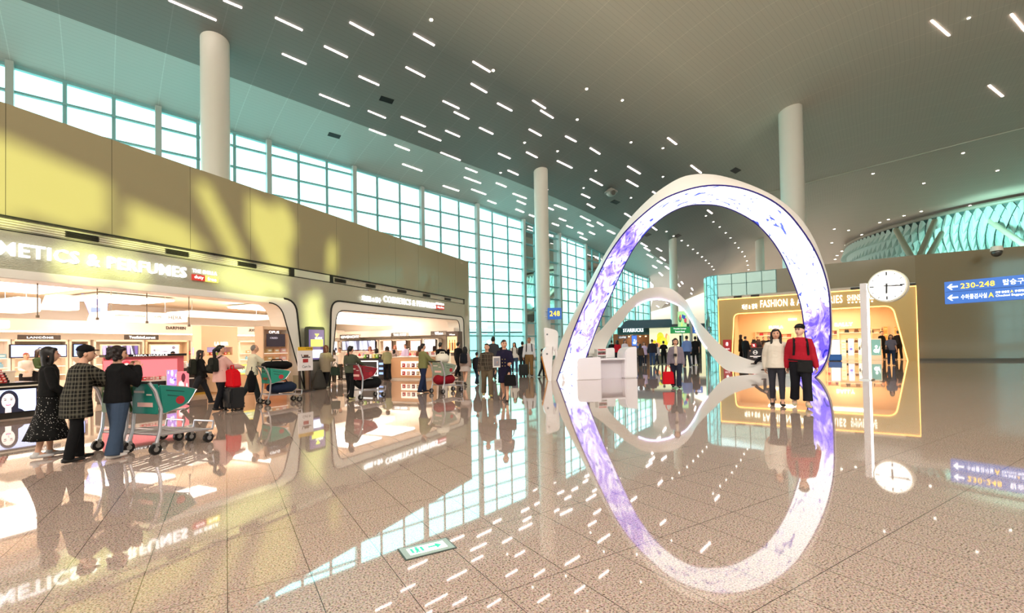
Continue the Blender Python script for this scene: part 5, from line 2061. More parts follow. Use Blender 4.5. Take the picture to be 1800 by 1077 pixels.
standee(1459, 596, 1477, 633, 'rows', ['fffdf4', 'e8dcc4', 'f4ecd8'], 'white glowing notice cabinet right of the arch leg')
standee(1490, 594, 1501, 632, 'figure', ['d8d0f0', '7a6ab8', '8fd4d4', 'e8e0ff'], 'violet and teal poster stand between white cabinets')
standee(1508, 594, 1519, 631, 'splash', ['f4ecdc', '4a4a44', '9a948a', 'c8c0b0'], 'white poster stand with a grey drawing left of the clock post')
standee(1530, 595, 1549, 632, 'figure', ['5f8a84', 'c8d8dc', 'e4ecee', '9ab4b8'], 'large poster stand of a pale sculpted head right of the clock post')
standee(1478, 596, 1487, 632, 'rows', ['f4e4a8', 'd8b870', 'e8d090'], 'slim yellow glowing cabinet beside the violet poster stand')
# blue crate
cpn = fl(1468, 634.5)
t = thing('blue_crate', 'bright blue plastic crate on the floor right of the arch leg', 'crate', cpn, F.rz)
b = MB()
b.box((0, .25, .24), (.8, .5, .38))
b.build('body', paint('2a6cc0', .4), t, bev=.03)
b = MB()
b.box((0, .25, .45), (.84, .54, .05))
b.build('lid', paint('2f78d0', .4), t, bev=.01)
b = MB()
b.box((0, .25, .025), (.7, .4, .05))
b.build('base', M_BLACK, t)
# fire alarm, camera dome on the taupe wall
d = pix(1745, 558)
ql = dep(1745, 558, 29.15)
b = MB()
b.tube([(0, 0, 0), (0, -.06, 0)], .09, n=16)
tag(b.build('fire_alarm', paint('b02a24', .4), loc=ql, rz=-.6, smooth=True), 'small round red fire alarm on the taupe wall under the gate sign', 'fire alarm')
ql = dep(1752, 441, 27.9)
t = thing('camera_dome', 'round dome security camera at the top edge of the taupe wall', 'security camera', ql)
b = MB()
b.ell((0, 0, -.1), .26)
b.build('dome', paint('3a3a36', .15), t, smooth=True)
b = MB()
b.tube([(0, 0, 0), (0, 0, .28)], [.3, .26], n=18)
b.beam((0, 0, .2), (.3, .5, .2), .1, .1)
b.build('housing', paint('d8d6c8', .4), t)

# ================================================================== coffee bar and the far end
ko = dep(1086, 628, 46)
K = Frame((ko.x, ko.y), .97, -.24)


def kb(px0, py0, px1, py1, D):
    return sbox(K, px0, py0, px1, py1, D)


cx, cz, w, h = kb(1083, 563.5, 1181, 575, -1.5)
cf_ = thing('coffee_kiosk', 'coffee bar with dark teal canopy and white lit shop name, behind the desk', 'coffee kiosk', K.w(cx, 0, 0), K.rz)
b = MB()
b.extr(fillet([(-w / 2 + .3, cz - h / 2), (w / 2, cz - h / 2), (w / 2, cz + h / 2), (-w / 2 + .9, cz + h / 2)], [.05, .2, .2, .3]), -1.6, 3.5)
b.build('canopy', paint('1c4f62', .35), cf_, bev=.05)
x2, z2, w2, h2 = kb(1086, 576, 1141, 587, 0)
b = MB()
b.box((x2 - cx, .1, z2), (w2, .4, h2 + .1))
bd = b.build('fascia', paint('1d5a58', .35), cf_)
x3_, z3_ = K.px(1113, 580, -.12)
text('lettering', 'STARBUCKS', em('ffffff', 2.6), bd, (x3_ - cx, -.12, z3_), w=1.95, h=.36, depth=.05, bold=.03)
x2, z2, w2, h2 = kb(1086, 588, 1141, 625, 3.2)
b = MB()
b.box((x2 - cx, 3.2, 1.3), (w2 + 1, .2, 2.6))
b.build('back_wall', paint('8a5a38', .5), cf_)
x4, z4, w4, h4 = kb(1141, 576, 1182, 619, .2)
b = MB()
b.box((x4 - cx, .3, z4 / 1 + .0), (w4, .3, h4), 0)
b.box((x4 - cx, .3, (z4 - h4 / 2) / 2), (w4, .4, max(.1, z4 - h4 / 2)), 1)
mu = b.build('mural_wall', [paint('f4f2d0', .5), paint('5a5a4c', .4)], cf_)
picture('splash', mu, x4 - cx, z4, w4 * .98, h4 * .96, .148, ['f6f4c8', 'ecd818', 'f4ec90', 'ec9c68', 'e2e040', 'ecd818'], .72)
b = MB()
b.box((x2 - cx - .2, 1.0, .5), (w2, .7, 1.0), 0)
b.box((x2 - cx - .2, 1.0, 1.02), (w2 + .1, .8, .05), 1)
b.build('counter', [paint('5a3a28', .4), paint('2a2420', .3)], cf_)
x5_, z5_, w5_, h5_ = kb(1086, 590.5, 1103, 595, .3)
b = MB()
b.box((x5_ - cx, .3, z5_), (w5_, .06, h5_))
mb_ = b.build('menu_board', paint('5a5e6c', .4), cf_)
text('lettering', 'COFFEE', M_LETTER, mb_, (x5_ - cx, .265, z5_), w=w5_ * .7, h=h5_ * .6, depth=.01)
x5_, z5_, w5_, h5_ = kb(1110, 589, 1120, 608, .2)
b = MB()
b.box((x5_ - cx, .2, z5_), (w5_, .04, h5_))
po_ = b.build('poster', paint('3a62b8', .4), cf_)
picture('figure', po_, x5_ - cx, z5_, w5_ * .9, h5_ * .9, .178, ['4a74d0', 'dfe8ff', 'ffffff', '2a4aa0'], 1.0)
for k in range(5):
    b = MB()
    b.tube([(x2 - cx - 1.0 + k * .55, .9, 2.45), (x2 - cx - 1.0 + k * .55, .9, 2.3)], [.04, .12], n=10, mi=0)
    b.ell((x2 - cx - 1.0 + k * .55, .9, 2.28), .07, 1, 8, 6)
    b.build('pendant_lamp', [paint('b87840', .3), em('ffc880', 12.0)], cf_)
l = bpy.data.lights.new('coffee_bar_light', 'POINT')
l.energy = 90
l.color = (1, .72, .42)
l.shadow_soft_size = .3
o = bpy.data.objects.new('coffee_bar_light', l)
COL.objects.link(o)
o.location = K.w(x2, 1.6, 2.2)
# green and blue direction boards on a grey post
gp_ = dep(1214.5, 580, 40)
dp = thing('direction_post', 'grey post carrying a green and a blue direction board at the far end', 'sign post', (gp_.x, gp_.y, 0))
b = MB()
b.box((0, 0, 1.9), (.2, .2, 3.8))
b.build('post', paint('9aa4a4', .4), dp)
for px0, px1, col, l1, l2, nm in ((1178, 1212, '1f8a4c', 'Transfer Lounge', 'Transit Hotel', 'green_board'), (1217, 1232, '2b62b4', '230-248', 'Gates', 'blue_board')):
    a0_ = dep(px0, 574.5, 40)
    a1_ = dep(px1, 585.5, 40)
    w = a1_.x - a0_.x
    h = a0_.z - a1_.z
    cxx, czz = (a0_.x + a1_.x) / 2 - gp_.x, (a0_.z + a1_.z) / 2
    b = MB()
    b.box((cxx, -.06, czz), (w, .12, h))
    bd = b.build(nm, mat('board_' + col, col, .4, emit=.5), dp)
    text('lettering', l1, m_wt, bd, (cxx - w * .03, -.125, czz + h * .2), w=w * .66, h=h * .24, depth=.005, bold=.02)
    text('lettering', l2, m_wt, bd, (cxx - w * .03, -.125, czz - h * .22), w=w * .5, h=h * .24, depth=.005, bold=.02)
# hanging decoration above the boards
hp = dep(1199, 562, 41)
t = thing('poster_pole', 'colourful poster with a dark blue disc raised on a pole above the green board', 'poster', hp)
b = MB()
b.box((0, 0, 0), (.8, .05, 1.5))
b.build('panel', paint('8fb878', .4), t)
picture('splash', t, 0, .05, .76, 1.36, -.026, ['9cc890', '2a4a98', 'c8d860', '3a7a48', 'b84a58'], .9)
b = MB()
b.tube([(0, .06, .6), (0, .06, -hp.z)], .05, n=8)
b.box((0, .06, -hp.z + .03), (.5, .5, .06))
b.build('post', M_STEEL, t)
# further lit shops
fo = dep(1192, 625, 62)
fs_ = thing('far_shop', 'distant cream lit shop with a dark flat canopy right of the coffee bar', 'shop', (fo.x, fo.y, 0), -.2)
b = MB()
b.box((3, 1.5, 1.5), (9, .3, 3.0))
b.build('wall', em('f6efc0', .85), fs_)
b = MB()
b.box((3.0, -.5, 3.6), (9, 4, .9))
b.build('canopy', paint('50585a', .4), fs_, bev=.1)
for k in range(3):
    b = MB()
    b.box((.6 + k * 2.3, .9, 1.3), (.5, .3, 2.6))
    b.build('pillar', paint('4a3a30', .4), fs_)
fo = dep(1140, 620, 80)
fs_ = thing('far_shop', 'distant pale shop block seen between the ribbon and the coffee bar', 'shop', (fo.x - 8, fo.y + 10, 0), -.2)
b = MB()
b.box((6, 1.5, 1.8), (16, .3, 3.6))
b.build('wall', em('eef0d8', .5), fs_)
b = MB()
b.box((6, -.2, 4.2), (16, 3, 1.0))
b.build('canopy', paint('b8c0b4', .4), fs_, bev=.1)
# ================================================================== people
PQ = []          # (object, extra islands, materials, scale)
SKIN = {'light': 'd9a78c', 'mid': 'c08a6c', 'pale': 'e6bda4'}


def pplaid(name, a, b_, c, s):
    if name in MATS:
        return MATS[name]
    m = mat(name, a, 0.85, spec=.2)
    nt, N, L, p = nodes(m)
    tc = nd(nt, 'ShaderNodeTexCoord')
    sp = nd(nt, 'ShaderNodeSeparateXYZ')
    L.new(tc.outputs['Object'], sp.inputs[0])
    ad = nd(nt, 'ShaderNodeMath', operation='ADD')
    L.new(sp.outputs[0], ad.inputs[0])
    L.new(sp.outputs[1], ad.inputs[1])
    prev = None
    base = nd(nt, 'ShaderNodeRGB')
    base.outputs[0].default_value = (*lin(a), 1)
    prev = base.outputs[0]
    for sock, w, col, off in ((ad.outputs[0], .26, b_, 0), (sp.outputs[2], .26, b_, 0), (ad.outputs[0], .06, c, s * .5), (sp.outputs[2], .06, c, s * .5)):
        j = joint_nt(nt, sock, s, off, s * w * .5)
        mx = nd(nt, 'ShaderNodeMixRGB')
        mx.inputs[2].default_value = (*lin(col), 1)
        mu = nd(nt, 'ShaderNodeMath', operation='MULTIPLY')
        mu.inputs[1].default_value = .55
        L.new(j, mu.inputs[0])
        L.new(mu.outputs[0], mx.inputs[0])
        L.new(prev, mx.inputs[1])
        prev = mx.outputs[0]
    L.new(prev, p.inputs['Base Color'])
    return m


def joint_nt(nt, sock, step, off, w):
    a = nd(nt, 'ShaderNodeMath', operation='ADD')
    a.inputs[1].default_value = off
    nt.links.new(sock, a.inputs[0])
    b = nd(nt, 'ShaderNodeMath', operation='PINGPONG')
    b.inputs[1].default_value = step / 2
    nt.links.new(a.outputs[0], b.inputs[0])
    c = nd(nt, 'ShaderNodeMath', operation='LESS_THAN')
    c.inputs[1].default_value = w
    nt.links.new(b.outputs[0], c.inputs[0])
    return c.outputs[0]


def dots_mat():
    if 'dotted_cloth' in MATS:
        return MATS['dotted_cloth']
    m = mat('dotted_cloth', '141414', .85, spec=.2)
    nt, N, L, p = nodes(m)
    tc = nd(nt, 'ShaderNodeTexCoord')
    v = nd(nt, 'ShaderNodeTexVoronoi', i_Scale=36.0)
    L.new(tc.outputs['Object'], v.inputs['Vector'])
    r = ramp(nt, [(0, 'd8d4cc'), (.16, 'd8d4cc'), (.2, '121212'), (1, '121212')])
    L.new(v.outputs['Distance'], r.inputs[0])
    L.new(r.outputs[0], p.inputs['Base Color'])
    return m


def CL(c):
    if c == 'plaid_dark':
        return pplaid('plaid_black_grey', '161614', '5c584c', '8a8474', .105)
    if c == 'plaid_brown':
        return pplaid('plaid_brown', '2c2620', '6a5f50', '8a7c68', .11)
    if c == 'dots':
        return dots_mat()
    return cloth(c)


def rotx(v, a):
    return Vector((v.x, v.y * math.cos(a) - v.z * math.sin(a), v.y * math.sin(a) + v.z * math.cos(a)))


def hand(mb, wrist, d, palm_in, side, curl=.5):
    """palm with four unequal bent fingers and a thumb, at the wrist, along d"""
    d = d.normalized()
    n = (palm_in - d * palm_in.dot(d)).normalized()       # direction the palm faces
    w = d.cross(n).normalized() * side                    # towards the thumb
    P = wrist + d * .045
    M = Matrix((( *w, 0), (*d, 0), (*n, 0), (0, 0, 0, 1))).transposed()
    mb.ell(P, (.040, .055, .017), 0, 10, 7, M)
    for k, (off, ln) in enumerate(((.030, .070), (.010, .078), (-.011, .072), (-.030, .056))):
        a0 = P + d * .045 + w * off
        p = [a0]
        ang = .15
        for s_ in (.42, .33, .25):
            ang += curl * (.75 + .1 * k)
            p.append(p[-1] + (d * math.cos(ang) + n * math.sin(ang)) * ln * s_)
        mb.tube(p, [.0085, .0082, .0075, .0062], n=6, rnd=True)
    a0 = P + w * .033 - d * .012
    mb.tube([a0, a0 + (w * .7 + d * .7) * .032 + n * .008, a0 + (w * .55 + d * .85) * .058 + n * .02], [.0105, .0095, .0075], n=6, rnd=True)


def person(label, pos, yaw, H, hair='short', hairc='17120f', top='2a2a2a', sleeve=1.0, hem=.86, loose=.015, bot='pants', botc='1c1c20',
           botl=.012, shoec='1a1a1a', legs=(8, 6, -10, 12), arms=((6, 8, 12, 0), (6, 8, 12, 0)), lean=0, head=(0, 0), skin='light', vox=.014,
           dz=0.0, skirt=.5, flare=.1, shirt=None, extra=None, collar=None, group=None, cut=None, sock=None, build_=1.0, curl=.45, sit=None):
    k = H / 1.70
    yw = -R(yaw)
    sk = mat('skin_' + skin, SKIN[skin], .55, spec=.3)
    lips = paint('a8584e', .5)
    dark = paint('1a1210', .4)
    hairm = mat('hair_' + hairc, hairc, .45, spec=.4)
    HL, KL, HR, KR = [R(a) for a in legs]
    ln = R(lean)
    piv = Vector((0, 0, .93))

    def T(x, y, z):                      # torso space (z above pelvis) with forward lean
        v = rotx(Vector((x, y, z)), -ln)
        return piv + v
    # legs
    J = {}
    for s, h, kn in ((-1, HL, KL), (1, HR, KR)):
        hip = piv + Vector((s * .088, 0, -.02))
        knee = hip + Vector((s * .008, math.sin(h), -math.cos(h))) * .43
        sh = h - kn
        ank = knee + Vector((0, math.sin(sh), -math.cos(sh))) * .41
        fp = max(min(0.0, sh + R(10)), -1.0)            # toe-down pitch of a trailing foot
        fd = Vector((s * .12, math.cos(fp), math.sin(fp))).normalized()
        J[s] = (hip, knee, ank, fd)
    lo = min(min((J[s][2] + Vector((0, 0, -.085))).z, (J[s][2] + J[s][3] * .17 + Vector((0, 0, -.085))).z) for s in (-1, 1))
    sh_ = Vector((0, 0, -lo)) if sit is None else Vector((0, 0, sit / k - (piv.z - .1)))
    piv = piv + sh_
    for s in (-1, 1):
        J[s] = tuple(q + sh_ for q in J[s][:3]) + (J[s][3],)
    # arms
    A = {}
    for s, (fx, ab, el, inn) in ((-1, arms[0]), (1, arms[1])):
        fx, ab, el, inn = R(fx), R(ab), R(el), R(inn)
        S0 = T(s * .158 * build_, -.005, .422)
        u = Vector((s * math.sin(ab), math.sin(fx) * math.cos(ab), -math.cos(fx) * math.cos(ab)))
        E0 = S0 + u * .285
        f = Vector((s * math.sin(ab) - s * math.sin(inn), math.sin(fx + el), -math.cos(fx + el))).normalized()
        W0 = E0 + f * .25
        A[s] = (S0, E0, W0, f)
    # head
    hy, hp = -R(head[0]), R(head[1])
    HC = T(0, .012, .645)
    HM = Matrix.Rotation(hy, 4, 'Z') @ Matrix.Rotation(-ln * .3 + hp, 4, 'X')
    b = MB()
    B = build_
    b.tube([T(0, 0, -.06), T(0, 0, -.03), T(0, 0, .05), T(0, 0, .16), T(0, -.005, .28), T(0, -.005, .38), T(0, -.008, .455), T(0, -.005, .50)],
           [(.12, .09), (.15, .105), (.15 * B, .105), (.128 * B, .09), (.148 * B, .102), (.158 * B, .102), (.10 * B, .075), (.055, .052)], n=16, ref=(1, 0, 0), rnd=True)
    b.tube([T(0, -.005, .46), T(0, .0, .55), HC + Vector((0, -.01, -.02))], [.062, .052, .052], n=12)
    for s in (-1, 1):
        hip, knee, ank, fd = J[s]
        b.tube([hip.lerp(knee, .06), hip.lerp(knee, .3), hip.lerp(knee, .75), knee, knee.lerp(ank, .3), knee.lerp(ank, .75), ank], [.085, .08, .06, .052, .054, .038, .034], n=12, ref=(1, 0, 0), rnd=True)
        b.tube([ank, ank + fd * .06 + Vector((0, 0, -.035)), ank + fd * .14 + Vector((0, 0, -.055))], [.034, .036, .03], n=8, rnd=True)
        S0, E0, W0, f = A[s]
        b.tube([T(s * .09, -.005, .43), S0, S0.lerp(E0, .4), E0, E0.lerp(W0, .35), W0 + f * .01], [.05, .052, .044, .037, .038, .025], n=10, rnd=True)
    me = b.mesh('person', [sk, dark, lips], True, k=k)
    o = bpy.data.objects.new('person', me)
    COL.objects.link(o)
    # head and hands as islands of the same mesh
    x = MB()

    def hv(v):
        return HC + HM @ (Vector(v) * 1.06)
    base = MB()
    base.ell((0, 0, 0), (.074, .093, .115), 0, 24, 18)
    for v in base.v:
        t = max(0.0, -v.z / .115)
        v.x *= 1 - .30 * t * t
        if v.y > 0:
            v.y *= 1 - .12 * t
            v.y += .012 * t
        else:
            v.y *= 1 - .35 * t
        if v.y > .05 and abs(v.z - .012) < .02:
            v.y -= .006
    x.add([hv(v) for v in base.v], base.f, 0)
    x.tube([hv((0, .086, .012)), hv((0, .100, -.012)), hv((0, .108, -.026)), hv((0, .092, -.034))], [.008, .011, .014, .010], n=8, rnd=True)
    for s in (-1, 1):
        x.ell(hv((s * .074, -.008, -.008)), (.012, .024, .032), 0, 8, 6, HM.copy())
        x.ell(hv((s * .030, .0855, .012)), (.0145, .007, .0085), 1, 8, 6, HM.copy())
        x.ell(hv((s * .031, .0865, .033)), (.019, .007, .0045), 1, 8, 5, HM.copy())
    x.ell(hv((0, .089, -.056)), (.023, .010, .0075), 2, 10, 6, HM.copy())
    for s in (-1, 1):
        S0, E0, W0, f = A[s]
        hand(x, W0, f, Vector((-s, .3, -.1)), -s, curl)
    # hair
    hb = MB()
    if hair != 'bald':
        cy, cz, rx, ry, rzz = -.020, .022, .083, .092, .108
        if hair == 'thin':
            rx, ry, rzz, cz = .079, .086, .100, .018
        if hair in ('bob', 'curly', 'fluffy'):
            rx, ry, rzz = .094, .10, .112
        hb.ell(hv((0, cy, cz)), (rx, ry, rzz), 0, 18, 12, HM.copy())
        if hair == 'short':
            hb.ell(hv((0, .034, .080)), (.070, .056, .036), 0, 12, 8, HM.copy())
        if hair in ('bob', 'fluffy', 'curly', 'long', 'longpony', 'pony', 'longfront', 'bun'):
            hb.ell(hv((.012, .040, .074)), (.066, .052, .034), 0, 12, 8, HM.copy())
        if hair in ('bob', 'long', 'longfront'):
            L_ = {'bob': -.17, 'long': -.34, 'longfront': -.33}[hair]
            pts = [hv((0, -.045, .03)), hv((0, -.06, -.08))]
            rr = [(.085, .06), (.088, .05)]
            if L_ < -.2:
                pts += [HC + HM.to_3x3() @ Vector((0, -.095, -.18)), HC + HM.to_3x3() @ Vector((0, -.115, L_))]
                rr += [(.10, .04), (.075, .03)]
            else:
                pts += [hv((0, -.05, L_))]
                rr += [(.09, .055)]
            hb.tube(pts, rr, n=14, ref=HM.to_3x3() @ Vector((1, 0, 0)), rnd=True)
            for s in (-1, 1):
                ez = -.33 if hair == 'longfront' else (-.15 if hair == 'bob' else -.2)
                ey = .085 if hair == 'longfront' else .0
                hb.tube([hv((s * .045, .05, .085)), hv((s * .078, .025, .02)), hv((s * .084, .015, -.08)), hv((s * .075, ey, ez))], [.022, .026, .03, .024], n=8, rnd=True)
        if hair == 'curly' or hair == 'fluffy':
            for q in range(16):
                a = q * 2.4
                zz = -.08 + .15 * (q / 16)
                hb.ell(hv((.078 * math.cos(a), min(.02, -.03 + .08 * math.sin(a)), zz)), .038, 0, 8, 6)
        if hair == 'pony':
            hb.tube([hv((0, -.10, .04)), hv((0, -.135, .0)), hv((0, -.13, -.12)), hv((0, -.12, -.2))], [.022, .03, .03, .012], n=9, rnd=True)
        if hair == 'longpony':
            hb.tube([hv((0, -.10, .05)), hv((0, -.15, .0)), hv((0, -.15, -.18)), hv((0, -.13, -.36))], [.025, .04, .042, .018], n=9, rnd=True)
        if hair == 'bun':
            hb.ell(hv((0, -.115, .045)), .042, 0, 10, 8)
        if hair == 'cap':
            pass
        hme = hb.mesh('hair', [hairm], True, k=k)
        ho = bpy.data.objects.new('hair', hme)
        COL.objects.link(ho)
        ho.parent = o
        PQ.append((ho, None, [hairm], max(.008, vox * .8), k))
    # garments
    topm = CL(top)
    g = MB()
    zt = (hem - .93)
    lo_ = loose * .62
    st = []
    hz = hem
    zs = [.50, .462, .40, .30, .20, .10, .0, -.1, -.2, -.3, -.4]
    bt = {.50: (.062, .058), .462: (.105 * B, .08), .40: (.152 * B, .104), .30: (.156 * B, .108), .20: (.145 * B, .102), .10: (.150 * B, .108), .0: (.162, .118), -.1: (.168, .12), -.2: (.17, .12), -.3: (.172, .122), -.4: (.175, .125)}
    for z in zs:
        if z < zt - .03:
            break
        e = lo_ * (1 + max(0, .3 - z) * 1.2) if z < .45 else min(lo_, .012)
        fl_ = flare * max(0, -z) if bot is None else 0
        st.append((T(0, 0, z) if z > -.05 else T(0, 0, 0) + Vector((0, 0, z)), (bt[z][0] + e + fl_, bt[z][1] + e + fl_)))
    g.tube([q[0] for q in st], [q[1] for q in st], n=18, ref=(1, 0, 0), rnd=False)
    for s in (-1, 1):
        S0, E0, W0, f = A[s]
        sl_ = sleeve
        if sl_ > 0:
            pts = [T(s * .07, -.005, .435), S0]
            rr = [.05 + lo_ * .4, .055 + lo_ * .4]
            if sl_ <= .5:
                pts += [S0.lerp(E0, sl_ * 1.6)]
                rr += [.058 + lo_]
            else:
                pts += [S0.lerp(E0, .55), E0, E0.lerp(W0, .5), E0.lerp(W0, min(1.0, (sl_ - .5) * 2))]
                rr += [.054 + lo_, .047 + lo_, .044 + lo_, .034 + lo_ * .8]
            g.tube(pts, rr, n=12, rnd=True)
    if collar:
        g.tube([T(.075 * math.cos(a), -.02 + .07 * math.sin(a), .50 + .015 * math.sin(a)) for a in [q * math.pi / 6 for q in range(12)]], .028, n=7, closed=True)
    gname = 'jacket' if loose > .03 or hem < .75 else 'top'
    gme = g.mesh(gname, [topm], True, k=k)
    go = bpy.data.objects.new(gname, gme)
    COL.objects.link(go)
    go.parent = o
    PQ.append((go, None, [topm], vox, k))
    if shirt:
        g = MB()
        g.tube([T(0, .03, .47), T(0, .055, .38), T(0, .06, .25), T(0, .062, .1), T(0, .065, hem - .93 + .05)], [(.06, .06), (.075, .075 + lo_), (.075, .075 + lo_), (.07, .078 + lo_), (.07, .078 + lo_)], n=14, ref=(1, 0, 0), rnd=True)
        g.build('shirt', CL(shirt), o, smooth='all').scale = (k, k, k)
    if bot == 'pants':
        g = MB()
        g.tube([T(0, 0, .09), T(0, 0, 0), T(0, 0, 0) + Vector((0, 0, -.10))], [(.150 + botl, .108 + botl), (.164 + botl, .118 + botl), (.135 + botl, .105 + botl)], n=16, ref=(1, 0, 0), rnd=True)
        for s in (-1, 1):
            hip, knee, ank, fd = J[s]
            en = ank + Vector((0, 0, -.035)) if cut is None else knee.lerp(ank, cut)
            g.tube([hip, hip.lerp(knee, .35), hip.lerp(knee, .8), knee, knee.lerp(ank, .35), knee.lerp(ank, .8) if cut is None else knee.lerp(ank, cut * .8), en],
                   [.092 + botl, .084 + botl, .066 + botl, .06 + botl, .058 + botl, .046 + botl * 1.6, .044 + botl * 1.8], n=12, ref=(1, 0, 0))
        gm = CL(botc)
        gme = g.mesh('trousers', [gm], True, k=k)
        go = bpy.data.objects.new('trousers', gme)
        COL.objects.link(go)
        go.parent = o
        PQ.append((go, None, [gm], vox, k))
    elif bot == 'skirt':
        g = MB()
        c = (J[-1][1] + J[1][1]) / 2
        zb = skirt + sh_.z
        p0, p1 = T(0, 0, .12), T(0, 0, -.02)
        n_ = 9
        pts = [p0, p1]
        rr = [(.135, .10), (.172, .125)]
        for q in range(1, n_):
            t = q / (n_ - 1)
            z = p1.z * (1 - t) + zb * t
            cc = Vector((0, c.y * .5 * t, z))
            fl2 = flare * t ** 1.6
            pts.append(cc)
            rr.append((.172 + fl2 * .8, .128 + fl2))
        g.tube(pts, rr, n=28, ref=(1, 0, 0))
        for v in g.v:
            a = math.atan2(v.y, v.x)
            t = max(0, (p1.z - v.z)) / max(.2, p1.z - zb)
            f_ = 1 + .05 * t * math.sin(a * 7) * (flare / .1)
            v.x *= f_
            v.y = c.y * .3 * t + (v.y - c.y * .3 * t) * f_
        so = g.build('skirt', CL(botc), o, smooth='all')
        so.scale = (k, k, k)
    # shoes
    for s in (-1, 1):
        hip, knee, ank, fd = J[s]
        g = MB()
        up = Vector((0, 0, 1)) - fd * fd.z
        up.normalize()
        a0 = ank - up * .045
        g.tube([a0 - fd * .075, a0 - fd * .04, a0 + fd * .04, a0 + fd * .11, a0 + fd * .165, a0 + fd * .185],
               [(.024, .026), (.038, .042), (.042, .038), (.046, .028), (.036, .022), (.018, .014)], n=12, ref=fd.cross(up))
        g.tube([ank + Vector((0, 0, .015)), a0 - fd * .015], [.044, .046], n=10)
        for v in g.v:
            d_ = (v - (ank - up * .08)).dot(up)
            if d_ < 0:
                v -= up * d_
        g.build('shoe', paint(shoec, .55), o, smooth=True).scale = (k, k, k)
    if hair == 'cap' or extra == 'cap' or extra == 'hat':
        g = MB()
        g.ell(hv((0, -.014, .062)), (.094, .105, .075), 0, 18, 12, HM.copy())
        g.ell(hv((0, -.016, .055)), (.097, .109, .026), 0, 18, 8, HM.copy())
        g.ell(hv((0, .085, .056)), (.07, .06, .010), 0, 14, 6, HM.copy())
        g.build('cap', cloth('121214'), o, smooth='all').scale = (k, k, k)
    PQ.append((o, x, [sk, dark, lips], vox, k))
    o.location = (pos[0], pos[1], dz)
    o.rotation_euler = (0, 0, yw)
    tag(o, label, 'person', group)
    # anchors in world space
    bpy.context.view_layer.update()
    MW = Matrix.Translation(o.location) @ Matrix.Rotation(yw, 4, 'Z')
    return dict(o=o, k=k, hl=MW @ (A[-1][2] * k + A[-1][3] * .09 * k), hr=MW @ (A[1][2] * k + A[1][3] * .09 * k), back=MW @ (T(0, -.13 - loose, .3) * k), waist=MW @ (T(0, 0, .02) * k), yaw=yw, T=lambda x_, y_, z_: MW @ (T(x_, y_, z_) * k))


def finish_people():
    dg = bpy.context.evaluated_depsgraph_get()
    for o, x, ms, vox, k in PQ:
        m = o.modifiers.new('skin', 'REMESH')
        m.mode = 'VOXEL'
        m.voxel_size = vox
        s = o.modifiers.new('soft', 'SMOOTH')
        s.factor = .5
        s.iterations = 3
    bpy.context.view_layer.update()
    dg = bpy.context.evaluated_depsgraph_get()
    for o, x, ms, vox, k in PQ:
        me = bpy.data.meshes.new_from_object(o.evaluated_get(dg))
        if x is not None:
            bm = bmesh.new()
            bm.from_mesh(me)
            for f in bm.faces:
                f.material_index = 0
            vs = [bm.verts.new(v * k) for v in x.v]
            for f, mi in zip(x.f, x.m):
                try:
                    nf = bm.faces.new([vs[i] for i in f])
                    nf.material_index = mi
                except ValueError:
                    pass
            bmesh.ops.recalc_face_normals(bm, faces=bm.faces)
            bm.to_mesh(me)
            bm.free()
        mi_ = [p_.material_index for p_ in me.polygons]
        me.materials.clear()
        for q in ms:
            me.materials.append(q)
        me.polygons.foreach_set('material_index', mi_ if x is not None else [0] * len(mi_))
        me.polygons.foreach_set('use_smooth', [True] * len(me.polygons))
        o.modifiers.clear()
        o.data = me


# ------------------------------------------------------------------ luggage and carts
def backpack(P, label, col='2a2a24', w=.3, h=.42, d=.13, z=.26):
    o = thing('backpack', label, 'backpack', P['T'](0, -.125 - d / 2, z), P['yaw'])
    b = MB()
    b.extr(fillet([(-w / 2, -h / 2), (w / 2, -h / 2), (w * .44, h / 2), (-w * .44, h / 2)], [.05, .05, .1, .1]), -d / 2, d / 2)
    b.build('body', cloth(col), o, bev=.025)
    b = MB()
    b.extr(fillet([(-w * .36, -h * .4), (w * .36, -h * .4), (w * .34, h * .02), (-w * .34, h * .02)], [.04] * 4), -d / 2 - .05, -d / 2 + .01)
    b.build('pocket', cloth(col), o, bev=.015)
    for s in (-1, 1):
        b = MB()
        k = P['k']
        q = [P['T'](s * .09, -.13, z + .17), P['T'](s * .105, -.05, .49), P['T'](s * .11, .075, .46), P['T'](s * .12, .135, .32), P['T'](s * .13, .11, .14), P['T'](s * .15, -.07, z - .16)]
        iv = (Matrix.Translation(o.location) @ Matrix.Rotation(P['yaw'], 4, 'Z')).inverted()
        b.tube([iv @ v for v in q], [(.022, .008)] * 6, n=6)
        b.build('strap', cloth(col), o)
    return o


def handbag(label, top, col, w=.3, h=.3, d=.12, yaw=0.0, hh=.18, name='handbag'):
    o = thing(name, label, 'bag', top - Vector((0, 0, hh + h)), yaw)
    b = MB()
    b.extr(fillet([(-w / 2, 0), (w / 2, 0), (w * .44, h), (-w * .44, h)], [.03] * 4), -d / 2, d / 2)
    b.build('body', cloth(col), o, bev=.015)
    for s in (-1, 1):
        b = MB()
        b.tube([(w * .28 * math.cos(a), s * d * .3 * (1 - math.sin(a)), h + hh * math.sin(a) - .01) for a in [math.pi * q / 10 for q in range(11)]], .009, n=6)
        b.build('handle', cloth(col), o)
    return o


